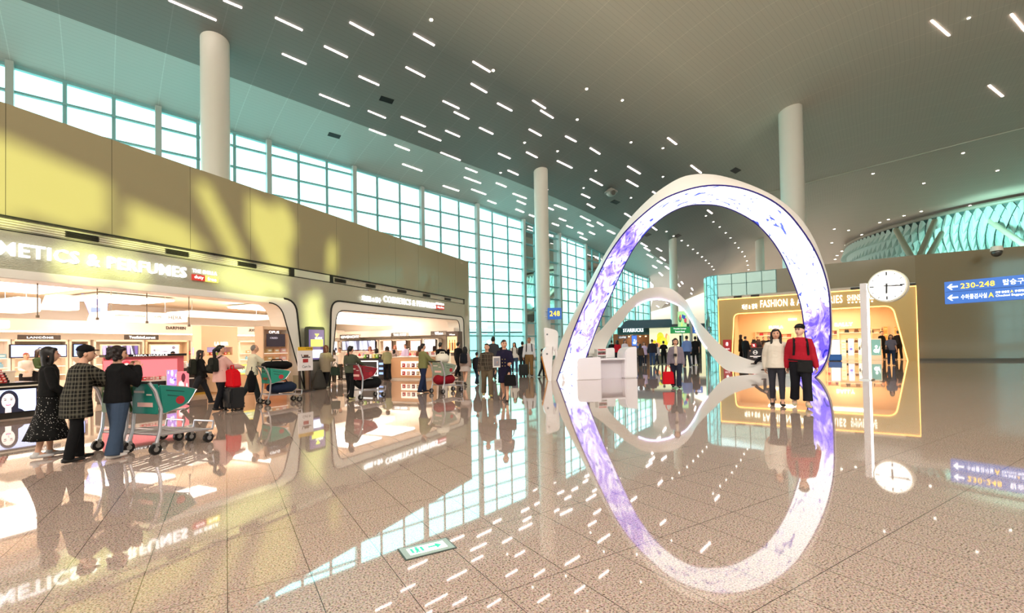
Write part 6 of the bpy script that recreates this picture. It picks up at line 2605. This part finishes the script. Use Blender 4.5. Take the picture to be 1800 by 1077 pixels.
def suitcase(label, pos, yaw, col, w=.4, h=.58, d=.25, handle=.45, tilt=0.0):
    o = thing('suitcase', label, 'suitcase', pos, yaw)
    b = MB()
    b.extr(fillet([(-w / 2, .06), (w / 2, .06), (w / 2, h), (-w / 2, h)], [.04] * 4), -d / 2, d / 2)
    b.build('shell', mat('case_' + col, col, .45), o, bev=.03)
    for s in (-1, 1):
        b = MB()
        b.box((s * w * .22, 0, h * .53), (.014, d + .014, h * .86))
        b.build('rib', mat('case_' + col, col, .45), o)
    b = MB()
    b.box((0, -d / 2 - .01, h * .6), (w * .8, .02, h * .5))
    b.build('pocket', mat('case_' + col, col, .45), o, bev=.008)
    if handle:
        b = MB()
        b.tube([(-.09, d * .35, h), (-.09, d * .35, h + handle), (.09, d * .35, h + handle), (.09, d * .35, h)], .01, n=6)
        b.build('handle', M_BLACK, o)
    for sx in (-1, 1):
        for sy in (-1, 1):
            b = MB()
            b.tube([(sx * w * .38 - .015, sy * d * .36, .03), (sx * w * .38 + .015, sy * d * .36, .03)], .03, n=10)
            b.build('wheel', M_BLACK, o)
    return o


M_CART = mat('cart_aluminium', 'c9c6cc', .3, .7)


def cart(label, pos, yaw, panel, k=1.0, pat=None):
    """airport trolley: local +y is forward"""
    o = thing('luggage_cart', label, 'luggage cart', pos, yaw)
    hw = .27
    for s in (-1, 1):
        b = MB()
        b.tube([(s * hw, -.12, .10), (s * hw, -.06, .32), (s * hw, -.04, .62), (s * hw, -.12, .88), (s * hw, -.2, 1.0)], [(.028, .02)] * 5, n=8)
        b.tube([(s * hw, -.07, .26), (s * hw * .9, .35, .24), (s * hw * .75, .78, .20)], .017, n=7)
        b.build('side_frame', M_CART, o, smooth=True)
    b = MB()
    b.tube([(-hw, -.2, 1.0), (hw, -.2, 1.0)], .019, n=8)
    b.build('handle', M_BLACK, o)
    b = MB()
    for z, y in ((.26, -.06), (.24, .35), (.205, .72)):
        b.tube([(-hw * .95, y, z), (hw * .95, y, z)], .013, n=6)
    for x_ in (-.12, 0, .12):
        b.tube([(x_, -.06, .26), (x_, .75, .205)], .012, n=6)
    b.tube([(-hw * .75, .78, .2), (-hw * .75, .80, .32), (hw * .75, .80, .32), (hw * .75, .78, .2)], .015, n=6)
    b.build('platform', M_CART, o, smooth=True)
    pm = mat('cart_panel_' + panel, panel, .4)
    b = MB()
    b.box((0, -.07, .76), (hw * 2 - .04, .025, .42))
    pn = b.build('panel', pm, o, bev=.008)
    b = MB()
    b.box((-.1, -.086, .86), (.2, .006, .03), 0)
    b.box((.02, -.086, .68), (.3, .006, .06), 1)
    b.box((.1, -.086, .82), (.1, .006, .02), 0)
    b.build('print', [paint('16443c' if panel.startswith('2') else 'e8d8d0'), paint('8a4a28' if panel.startswith('2') else 'f0c0b8')], pn)
    for s in (-1, 1):
        b = MB()
        # leaf-shaped side wing of the basket
        M = Matrix.Translation((s * hw, 0, 0)) @ Matrix.Rotation(math.pi / 2, 4, 'Z')
        b.extr(fillet([(-.06, .96), (-.02, .55), (.34, .66), (.46, .86)], [.02, .05, .12, .06]), -.012, .012, 0, M)
        wg = b.build('side_wing', pm, o)
        b = MB()
        b.extr(ellp(.22, .72, .065, .06, 12), -.014, .014, 0, M)
        b.extr([(.02, .87), (.28, .83), (.28, .84), (.02, .885)], -.014, .014, 1, M)
        b.extr([(.04, .80), (.2, .77), (.2, .78), (.04, .815)], -.014, .014, 1, M)
        b.build('print', [paint('b02c34'), paint('184a44')], wg)
        b = MB()
        b.tube([(s * hw, -.05, .95), (s * hw, .3, .90), (s * hw, .47, .85), (s * hw, .34, .66), (s * hw, -.02, .55)], .012, n=6)
        b.build('wing_rim', M_CART, o)
    b = MB()
    b.tube([(-hw * .9, .3, .9), (hw * .9, .3, .9)], .01, n=6)
    b.box((0, .14, .58), (hw * 1.9, .34, .02))
    b.build('basket', M_CART, o)
    for x_, y_ in ((-hw, -.12), (hw, -.12), (-hw * .7, .72), (hw * .7, .72)):
        b = MB()
        b.tube([(x_ - .022, y_, .075), (x_ + .022, y_, .075)], .075, n=16)
        w_ = b.build('wheel', M_BLACK, o, smooth=True)
        b = MB()
        b.tube([(x_ - .027, y_, .075), (x_ + .027, y_, .075)], .035, n=12)
        b.box((x_, y_ + .01, .14), (.065, .05, .05))
        b.build('hub', M_STEEL, w_)
    o.scale = (k, k, k)
    return o


def sack(label, pos, yaw, col, r, name='travel_bag', cat='bag', zs=1.0):
    o = thing(name, label, cat, pos, yaw)
    b = MB()
    b.tube([(-r[0], 0, r[2]), (-r[0] * .7, 0, r[2]), (0, 0, r[2] * 1.02), (r[0] * .7, 0, r[2]), (r[0], 0, r[2])], [(r[1] * .5, r[2] * .5), (r[1], r[2] * .95), (r[1], r[2]), (r[1], r[2] * .95), (r[1] * .5, r[2] * .5)], n=16, ref=(0, 1, 0))
    b.build('body', cloth(col), o, smooth='all')
    b = MB()
    b.tube([(-r[0] * .4, 0, r[2] * 1.9), (-r[0] * .3, 0, r[2] * 2.3), (r[0] * .3, 0, r[2] * 2.3), (r[0] * .4, 0, r[2] * 1.9)], .015, n=6)
    b.build('handle', cloth(col), o)
    return o
# ------------------------------------------------------------------ who stands where
def feet(px, py):
    q = fl(px, py)
    return (q.x, q.y)


def hgt(px, ytop, yfeet):
    q = fl(px, yfeet)
    return dep(px, ytop, q.y).z


def pers(label, px, py, ptop, yaw, **kw):
    """yaw: 0 faces away from the camera, 90 faces right, 180 faces the camera"""
    H = hgt(px, ptop, py) / kw.pop('hk', 1.0)
    return person(label, feet(px, py), yaw, H, **kw)


STILL = ((4, 7, 10, 0), (4, 7, 10, 0))
WALK = (22, 6, -18, 16)
# left foreground trio
pers('woman in black top and long dotted skirt at the far left, in profile', 86, 803, 611, 42, hair='bob', hairc='15100e', top='101010', hem=.9, loose=.022, bot='skirt', botc='dots', skirt=.27, flare=.14,
     shoec='c9c5c4', legs=(2, 2, -6, 6), arms=((8, 6, 30, 10), (12, 8, 40, 10)), head=(4, 4), vox=.011)
P2 = pers('person in a black flat cap and oversized dark plaid shirt pushing the plain cart', 134, 810, 613, 22, hk=.97, hair='short', hairc='14100e', extra='cap', top='plaid_dark', hem=.66, loose=.055, botc='101012', shoec='0e0e0e', legs=(8, 6, -6, 6),
          arms=((45, 10, 30, 6), (48, 6, 28, 8)), lean=10, head=(26, 0), vox=.011, build_=1.08)
P3 = pers('woman in a loose black sweater and blue jeans lifting a hand to her mouth', 207, 803, 609, 24, hair='fluffy', hairc='1d1210', top='0f0f11', hem=.80, loose=.05, botc='3c4c62', botl=.028, shoec='d8d2cf', legs=(4, 6, -5, 6),
          arms=((36, 8, 128, 26), (34, 8, 132, 30)), head=(24, -4), vox=.011)
c1 = fl(164, 799)
cart('plain luggage cart mostly hidden behind the woman in blue jeans', (c1.x + .1, c1.y + .3, 0), -R(20), '5a7a48')
cB = cart('nearest luggage cart, with teal printed panels and empty platform', (-5.17, 6.52, 0), -R(18), '1f8274', 1.0)

# women with backpacks, man with trolley
P4 = pers('woman in black with long dark hair and grey-striped leggings walking right', 352, 711, 613, 44, hair='long', hairc='1c1210', top='121212', hem=.84, loose=.03, botc='26262a', shoec='16161a', legs=(24, 6, -24, 14), arms=((10, 6, 30, 0), (14, 6, 60, 10)), vox=.013)
backpack(P4, 'olive black backpack worn by the woman in black', '24261e', .3, .42)
P5 = pers('woman in a pale pink coat with a long black ponytail', 388, 721, 607, 24, hair='longpony', hairc='100e0e', top='d9aaa2', hem=.70, loose=.05, botc='14141a', shoec='121216', legs=(10, 6, -8, 10), arms=((30, 8, 40, 4), (38, 8, 46, 6)), vox=.013, head=(20, 5))
backpack(P5, 'small black backpack on the back of the woman in pink', '22241f', .28, .34)
sc1 = fl(411, 721)
scs = suitcase('large black suitcase behind the man in the pale sweater, carrying a red bag', (sc1.x, sc1.y, 0), -R(35), '15171b', .46, .56, .3, .0)
rb_ = thing('red_bag', 'bright red tote bag standing on the large black suitcase', 'bag', (sc1.x - .02, sc1.y, .56), -R(30))
b = MB()
b.extr([(-.22, 0), (.22, 0), (.17, .36), (.06, .43), (-.12, .43), (-.17, .36)], -.1, .1)
b.build('body', cloth('d0101e'), rb_, bev=.03)
b = MB()
b.tube([(-.1, 0, .42), (-.07, 0, .52), (.03, 0, .52), (.05, 0, .42)], .014, n=6)
b.build('handle', cloth('d0101e'), rb_)
P6 = pers('grey-haired man in a pale sweater and dark trousers pushing the piled trolley', 443, 709, 604, 36, hair='thin', hairc='77706a', top='d9d2b8', hem=.86, loose=.04, botc='2c3436', botl=.02, shoec='14120f', legs=(20, 8, -22, 12), arms=((42, 6, 20, 2), (46, 6, 18, 2)), lean=6, vox=.013)
cc = fl(463, 712)
cart('luggage cart piled with dark suitcases, pushed by the man in the pale sweater', (cc.x, cc.y + .25, 0), -R(42), '26907a')
u = Vector((math.sin(R(42)), math.cos(R(42)), 0))
base = Vector((cc.x, cc.y + .25, 0))
s1 = sack('navy suitcase lying on the platform of the piled cart', base + u * .34 + Vector((0, 0, .27)), R(48), '1f2a40', (.36, .2, .15), 'duffel_bag')
s2 = sack('black padded coat heaped over the basket of the piled cart', base + u * .22 + Vector((0, 0, .9)), R(40), '0d0d0f', (.36, .22, .12), 'coat', 'coat')
s3 = thing('shopping_bag', 'black drawstring bag hanging beside the knee of the man in the pale sweater', 'bag', base - u * .22 + Vector((-.1, -.2, .35)), 0)
b = MB()
b.tube([(0, 0, 0), (0, 0, .1), (0, 0, .4), (0, 0, .56)], [(.07, .05), (.1, .07), (.1, .07), (.03, .03)], n=12)
b.build('body', cloth('111113'), s3, smooth='all')
b = MB()
b.tube([(0, 0, .54), (.02, 0, .66)], .012, n=6)
b.build('handle', cloth('111113'), s3)

# staff and shoppers inside the nearer shop
for lab, px, py, pt, yw, hr, hc, tc_, kw in (
        ('red-brown haired staff woman in black, left of the counter group', 443, 677, 622, 160, 'bob', '5a2a1e', '141214', {}),
        ('dark-haired staff woman in the middle of the counter group', 453, 675, 626, 150, 'bob', '3a1e18', 'd8c8b8', {}),
        ('staff woman in black leaning forward at the service counter', 465, 676, 623, 140, 'bob', '2a1814', '121214', dict(lean=14)),
        ('rearmost staff woman at the service counter, hair tied back', 475, 672, 624, 150, 'bun', '1c1210', '1a1816', {}),
        ('man in a black cap behind the pink counter', 304, 678, 618, 120, 'short', '17110f', '1a1c18', dict(extra='cap')),
        ('shopper in an olive green jacket behind the leftmost counter', 68, 702, 614, 80, 'bob', '3a2c22', '3a4a2a', {}),
        ('red-haired shopper behind the leftmost counter', 46, 704, 620, 110, 'bun', '8a3a20', 'cfc4b8', {})):
    pers(lab, px, py, pt, yw, hair=hr, hairc=hc, top=tc_, legs=(4, 3, -4, 4), arms=((20, 8, 60, 10), (20, 8, 60, 10)), vox=.018, **kw)

# around the farther shop
P7 = pers('woman with red-brown hair in a long beige coat beside the directory', 573, 682, 607, 4, hair='bob', hairc='4a1c14', top='8d806a', hem=.62, loose=.045, botc='121214', shoec='cfc9b8', legs=(8, 4, -8, 10), arms=((4, 8, 10, 0), (22, 8, 70, 8)), vox=.016)
handbag('dark green handbag on the arm of the woman in the beige coat', fl(590, 682) * 1.0 + Vector((0, 0, .95)), '2c3a30', .32, .3, .14, -R(10))
sg = fl(561, 684)
gc = thing('garment_sack', 'tall slumped grey-black sack on the floor below the directory', 'bag', (sg.x, sg.y, 0), S.rz)
b = MB()
b.tube([(0, 0, 0), (.02, 0, .12), (0, 0, .4), (.02, 0, .62), (.05, 0, .70)], [(.28, .18), (.3, .2), (.22, .16), (.13, .1), (.05, .05)], n=14)
b.build('body', cloth('3c3a36'), gc, smooth='all')
P8 = pers('woman with a ponytail in a grey-green sweater pushing the red-panelled cart', 617, 701, 608, 14, hair='pony', hairc='17110f', top='4c5142', hem=.84, loose=.04, botc='111214', botl=.02, shoec='c9c68a', legs=(6, 4, -6, 6), arms=((8, 8, 30, 0), (40, 10, 25, 0)), vox=.015)
cd = fl(634, 701)
cart('luggage cart with dark red panels and a black bag, at the ponytailed woman', (cd.x - .05, cd.y - .05, 0), -R(36), '8f1a2a')
u = Vector((math.sin(R(36)), math.cos(R(36)), 0))
sack('black holdall on the platform of the red-panelled cart', Vector((cd.x - .05, cd.y - .05, .27)) + u * .34, R(50), '141416', (.38, .22, .17), 'duffel_bag')
P9 = pers('woman with curly brown hair in a light olive hooded top, arms folded', 681, 669, 609, -25, hair='curly', hairc='2c1a12', top='a3a078', hem=.86, loose=.04, botc='121318', botl=.02, shoec='2c2a26', legs=(10, 4, -8, 14), arms=((20, 8, 80, 30), (20, 8, 80, 30)), vox=.017)
P10 = pers('man in a grey-green jacket and blue jeans with a loaded cart', 744, 690, 604, 50, hair='short', hairc='15110e', top='7a7a4e', hem=.80, loose=.045, botc='222c48', botl=.02, shoec='1a1c22', legs=(10, 6, -8, 10), arms=((30, 8, 30, 4), (36, 8, 30, 4)), vox=.016)
ce = fl(758, 693)
cart('luggage cart with a red suitcase and a white bag, pushed by the man in jeans', (ce.x + .22, ce.y + .3, 0), -R(40), '8c9a86')
u = Vector((math.sin(R(48)), math.cos(R(48)), 0))
t_ = sack('dark red suitcase lying on the cart of the man in jeans', Vector((ce.x + .1, ce.y + .15, .27)) + u * .33, R(42), '8a1624', (.34, .22, .16), 'duffel_bag')
t_ = sack('white plastic bag on top of the cart of the man in jeans', Vector((ce.x + .12, ce.y + .15, .92)) + u * .25, R(20), 'e6e0d0', (.2, .16, .16), 'plastic_bag')
P11 = pers('man in a long black coat standing with both hands raised to his face', 775, 674, 602, 25, hair='short', hairc='22201c', top='0e0e10', hem=.66, loose=.055, botc='101012', shoec='141414', legs=(8, 4, -8, 8), arms=((40, 14, 110, 20), (40, 14, 110, 20)), vox=.017)
pers('man in black at the right edge of the farther shopfront', 806, 663, 601, 30, hair='short', hairc='100e0e', top='121316', hem=.82, loose=.03, botc='101114', shoec='0e0e0e', legs=(18, 6, -18, 12), vox=.018)
P13 = pers('woman in a short greyish pink dress with a hat of black hair, seen from behind', 818, 677, 609, 12, hair='bob', hairc='0d0c0e', top='a08c84', sleeve=1, hem=.80, loose=.035, bot='skirt', botc='b7a8a2', skirt=.62, flare=.12, shoec='2a2622', legs=(16, 4, -14, 16), vox=.017)
backpack(P13, 'dark navy backpack on the woman in the greyish pink dress', '181c26', .28, .38)
pers('child in dark clothes walking behind the man in the plaid jacket', 839, 676, 618, 20, hair='short', hairc='0f0e0e', top='1c1e22', hem=.84, loose=.03, botc='1c2836', shoec='101010', legs=WALK, vox=.018)
P15 = pers('man in a brown plaid jacket and khaki trousers walking towards the camera', 857, 697, 604, 172, hair='short', hairc='3a2a20', top='plaid_brown', hem=.80, loose=.04, botc='6a5c48', botl=.022, shoec='b8a860', legs=(14, 8, -10, 18), arms=((8, 10, 16, 0), (-4, 12, 14, 0)), vox=.014, head=(20, 0), skin='light')
P16 = pers('flight attendant in a dark navy uniform dress with choker, walking', 888, 705, 596, 188, hair='bun', hairc='1c1412', top='1c1830', hem=.74, loose=.02, bot='skirt', botc='1a1730', skirt=.52, flare=.02, shoec='141018', legs=(16, 4, -14, 26), arms=((14, 10, 70, 10), (14, 10, 80, 16)), vox=.013, head=(-22, 0), skin='light', sleeve=.9)
b = MB()
for s in (-1, 1):
    for q in range(3):
        b.ell((s * .035, .135, .05 - q * .085), .011, 0, 8, 6)
bt = b.build('buttons', paint('d8c070', .3, .8), P16['o'])
bt.location = (0, 0, 1.1 * P16['k'])
b = MB()
b.box((0, 0, 0), (.2, .02, .28))
b.box((.0, -.012, 0), (.16, .006, .2), 1)
tag(b.build('document_folder', [paint('d8d4d0'), paint('8a8a92')], loc=P16['hr'] + Vector((.02, -.03, 0)), rz=.5), 'pale folder held in the hand of the flight attendant', 'folder')
hb_ = handbag('black shoulder bag hanging beside the flight attendant', P16['hl'] + Vector((.0, .12, -.1)), '121214', .3, .28, .12, .2)
pers('man in a dark grey suit seen from behind, beyond the flight attendant', 868, 667, 591, 5, hair='short', hairc='141210', top='3a3c42', hem=.78, loose=.03, botc='2a2c32', legs=WALK, vox=.018)
pers('dark-haired man half hidden behind the flight attendant', 884, 664, 600, 10, hair='short', hairc='14100e', top='1c1d22', hem=.8, loose=.03, botc='1a1b20', vox=.02)
P18 = pers('woman in a white top and blue jeans walking away with a black shoulder bag', 905, 655, 601, 175, hair='long', hairc='100e0e', top='d8d4cc', hem=.84, loose=.03, botc='3a4a66', shoec='14141a', legs=(16, 6, -18, 16), vox=.02, head=(30, 0))
backpack(P18, 'black backpack of the woman in the white top', '131316', .3, .44)
pers('dark-haired man in black beyond the trolley case', 919, 655, 600, 8, hair='short', hairc='0f0e0e', top='1a1c22', hem=.82, loose=.03, botc='1a1c24', vox=.02)
P20 = pers('man in glasses, white shirt and khaki trousers pulling a black trolley case', 931, 661, 593, 182, hair='short', hairc='6a4a36', top='d4d6dc', hem=.90, loose=.03, botc='8a6a40', botl=.02, shoec='2c2018', legs=(12, 4, -10, 14), arms=((6, 8, 14, 0), (6, 10, 14, 0)), vox=.016, build_=1.08, skin='mid')
backpack(P20, 'dark backpack worn by the man in khaki trousers', '1c1c22', .32, .46)
q = P20['hr']
sc2 = fl(920, 661.5)
suitcase('black trolley case pulled by the man in khaki trousers', (sc2.x, sc2.y, 0), .1, '131316', .42, .58, .26, .45)
pers('dark-haired person standing behind the white information kiosk', 954, 662, 613, 90, hair='short', hairc='141010', top='3a3a40', vox=.02, botc='23262c')

# right side
P22 = pers('man in a grey-violet padded jacket carrying a bright red bag', 1189, 682, 595, 198, hair='fluffy', hairc='2a1814', top='7d7480', hem=.78, loose=.05, botc='23293a', botl=.022, shoec='1c1c20', legs=(10, 5, -8, 12), arms=((2, 9, 12, 0), (-2, 9, 10, 0)), shirt='c4b4a6', vox=.014, skin='light')
handbag('bright red square bag in the hand of the man in the grey-violet jacket', P22['hr'] + Vector((0, 0, .03)), 'cc0f20', .36, .40, .12, .1, .2, 'red_bag')
b = MB()
b.box((0, 0, 0), (.10, .07, .08))
b.tube([(0, -.03, 0), (0, -.09, 0)], .03, n=12)
tag(b.build('camera', M_BLACK, loc=P22['T'](.02, .19, .2), rz=P22['yaw'] + math.pi), 'black camera hanging on the chest of the man with the red bag', 'camera')
pers('man in a blue shirt seen from behind under the green board', 1208, 645, 590, 3, hair='short', hairc='14100f', top='6a86c0', hem=.86, loose=.035, botc='2c3446', vox=.022, build_=1.08)
pers('man in black seen from behind under the blue board', 1223, 642, 591, 8, hair='short', hairc='0e0d0d', top='121214', hem=.84, loose=.03, botc='16171a', vox=.022, sleeve=.45)
sw_ = fl(1218.5, 641)
suitcase('white suitcase standing right of the man with the red bag', (sw_.x, sw_.y, 0), .1, 'e8e4ea', .46, .62, .3, .3)
sack('black bag lying on top of the white suitcase', Vector((sw_.x, sw_.y, .62)), .1, '141416', (.24, .15, .17), 'travel_bag')
P25 = pers('woman in a white-lilac top and dark leggings near the coffee bar', 1133, 641, 601, 200, hair='long', hairc='1a1210', top='cdbbe0', hem=.74, loose=.05, botc='23283a', shoec='f0ecf0', vox=.022, arms=((50, 10, 70, 10), (10, 8, 20, 0)))
pers('man in a dark padded jacket and jeans near the coffee bar', 1147, 643, 596, 15, hair='thin', hairc='5a4a44', top='2b2a33', hem=.80, loose=.055, botc='33486e', vox=.022, build_=1.1)
pers('child in a white skirt-length top beside the man in jeans', 1155, 641, 603, 60, hair='bob', hairc='4a4850', top='b8b4bc', hem=.72, loose=.03, botc='222a3a', legs=WALK, vox=.022)
pers('man in a black T-shirt with white print facing the yellow mural', 1167, 640, 599, 0, hair='short', hairc='0e0d0d', top='131315', sleeve=.45, hem=.85, loose=.03, botc='141518', vox=.022, arms=((6, 24, 30, 30), (6, 24, 30, 30)))
for lab, px, py, pt, yw, tc_, hc, hr in (('person in black at the coffee bar, behind the red brochures', 1076, 640, 598, 20, '17171b', '14100f', 'short'),
                                      ('person in a red top at the coffee bar', 1086, 640, 598, -10, 'c01c30', '16100e', 'bob'),
                                      ('person in a white top with dark wine hair at the coffee bar', 1099, 639, 597, 170, 'e6e0ee', '3a1420', 'bob'),
                                      ('shopper in blue standing by the blue poster of the coffee bar', 1122, 640, 602, 190, '3a5ab0', '15100e', 'short'),
                                      ('shopper in brown between the desk end and the coffee bar', 1126, 645, 604, 30, '5a4638', '17110e', 'long')):
    pers(lab, px, py, pt, yw, hair=hr, hairc=hc, top=tc_, loose=.035, hem=.84, botc='20242e', vox=.024)
# the couple by the arch
P32 = pers('woman in a cream hooded top and dark leggings, long black hair over her chest', 1367, 713, 578, 208, hair='longfront', hairc='100d0d', top='dcd2c4', hem=.84, loose=.05, botc='33333b', botl=.004, shoec='141416', cut=.82, legs=(8, 4, -4, 6), arms=((-18, 10, 24, 8), (-18, 10, 24, 8)), collar=True, vox=.011, skin='light', head=(0, 0))
P33 = pers('man in a dark red sweater, black trousers and black flat cap looking left', 1409, 716, 571, 204, hair='short', hairc='0f0d0e', extra='hat', top='a3182a', hem=.90, loose=.045, botc='1b1b22', botl=.026, shoec='cfc2a0', cut=.88, legs=(14, 4, -8, 14), arms=((4, 10, 14, 0), (-14, 8, 16, 0)), vox=.011, skin='pale', head=(34, 0), build_=1.04)
backpack(P33, 'black backpack worn by the man in the red sweater', '141417', .32, .46)
P33w = P33['T'](-.07, .15, -.08)
wb_ = thing('waist_bag', 'black apron-like waist bag on the man in the red sweater', 'bag', P33w, P33['yaw'])
b = MB()
b.extr(fillet([(-.13, -.16), (.16, -.13), (.15, .1), (-.12, .12)], [.04] * 4), -.03, .03)
b.build('body', cloth('1f1f20'), wb_, bev=.015)
b = MB()
pts = [(.07 + .22 * math.cos(a), -.15 + .175 * math.sin(a), .11 + .02 * math.cos(a)) for a in [q * math.pi / 8 for q in range(16)]]
b.tube(pts, [(.01, .018)] * 16, n=6, closed=True)
b.build('belt', cloth('1f1f20'), wb_)
sp_ = dep(1353, 655, 20.2)
person('person in black seated on the white ribbon behind the woman in cream', (sp_.x + .18, sp_.y + .15), 262, 1.66, hair='short', hairc='121010', top='111114', hem=.88, loose=.03, botc='121216', shoec='0e0e10', legs=(84, 84, 96, 40), arms=((20, 8, 50, 20), (20, 8, 50, 20)), vox=.018, sit=.62)
# inside and before the fashion shop
P35 = pers('woman in a grey T-shirt with a shoulder bag leaving the fashion shop', 1567, 642, 588, 214, hair='long', hairc='14100e', top='5d5964', sleeve=.45, hem=.84, loose=.03, botc='232e44', shoec='1a1a1e', legs=(10, 4, -6, 10), vox=.018, skin='mid')
handbag('small black shoulder bag of the woman in the grey T-shirt', P35['hr'] + Vector((0, -.1, .3)), '131316', .26, .22, .1, .2)
for lab, px, py, pt, yw, tc_, hc, hr, kw in (
        ('man in a black suit entering the fashion shop at its right leg', 1580, 631, 581, 15, '17171b', '100e0e', 'short', {}),
        ('staff member in black behind the right poster stands', 1551, 630.5, 582, 170, '121214', '100e0e', 'short', {}),
        ('person in a long black coat at the left edge of the fashion shop', 1303, 632, 588, 100, '121214', '2a1a14', 'bob', dict(hem=.5)),
        ('shopper in black just right of the person in the long coat', 1311, 637, 591, 60, '161618', '14100e', 'short', {}),
        ('staff member behind the handbags in the middle of the promotion table', 1332, 630, 592, 180, '1c1a1c', '100e0e', 'short', {}),
        ('staff member behind the right end of the promotion table', 1343, 630, 592, 190, '202022', '14100e', 'bun', {}),
        ('shopper in black right of the promotion table', 1352, 633, 591, 240, '141416', '140f0e', 'short', {})):
    pers(lab, px, py, pt, yw, hair=hr, hairc=hc, top=tc_, loose=.035, botc='141518', vox=.024, legs=(6, 4, -6, 6), **kw)
# shoppers and staff inside the farther shop
for lab, px, py, pt, yw, tc_, hc, hr in (('staff member in white with a fringe right of the pillar', 587, 672, 615, 190, 'e8e0da', '17100e', 'bob'),
                                      ('staff member in a cream uniform beside the long grey screen', 598, 668, 611, 185, 'ead8c4', '2a1814', 'short'),
                                      ('red-haired staff member behind the black counter', 651, 661, 609, 180, 'd8a898', '7a2a1c', 'bob'),
                                      ('shopper in cream standing with her back to the black counter', 662, 665, 612, 10, 'efe2cc', '1c1412', 'bob'),
                                      ('red-haired staff member behind the peach counter', 695, 656, 607, 170, 'c8b0a8', 'b04a2c', 'bob'),
                                      ('dark-haired shopper bending at the peach counter', 693, 657, 614, 30, '8a7a74', '141010', 'bob'),
                                      ('staff member in a lilac scarf behind the peach counter', 713, 655, 605, 200, 'cdbfe0', '16100e', 'short'),
                                      ('shopper in orange beside the man in the long black coat', 764, 660, 608, 40, 'e09a5a', '2a1410', 'bob'),
                                      ('dark-haired shopper half hidden by the man in the grey-green jacket', 738, 664, 608, 30, '6a4030', '1c120e', 'bob')):
    pers(lab, px, py, pt, yw, hair=hr, hairc=hc, top=tc_, loose=.03, hem=.84, botc='3a342e', vox=.022, legs=(4, 3, -4, 4))
finish_people()
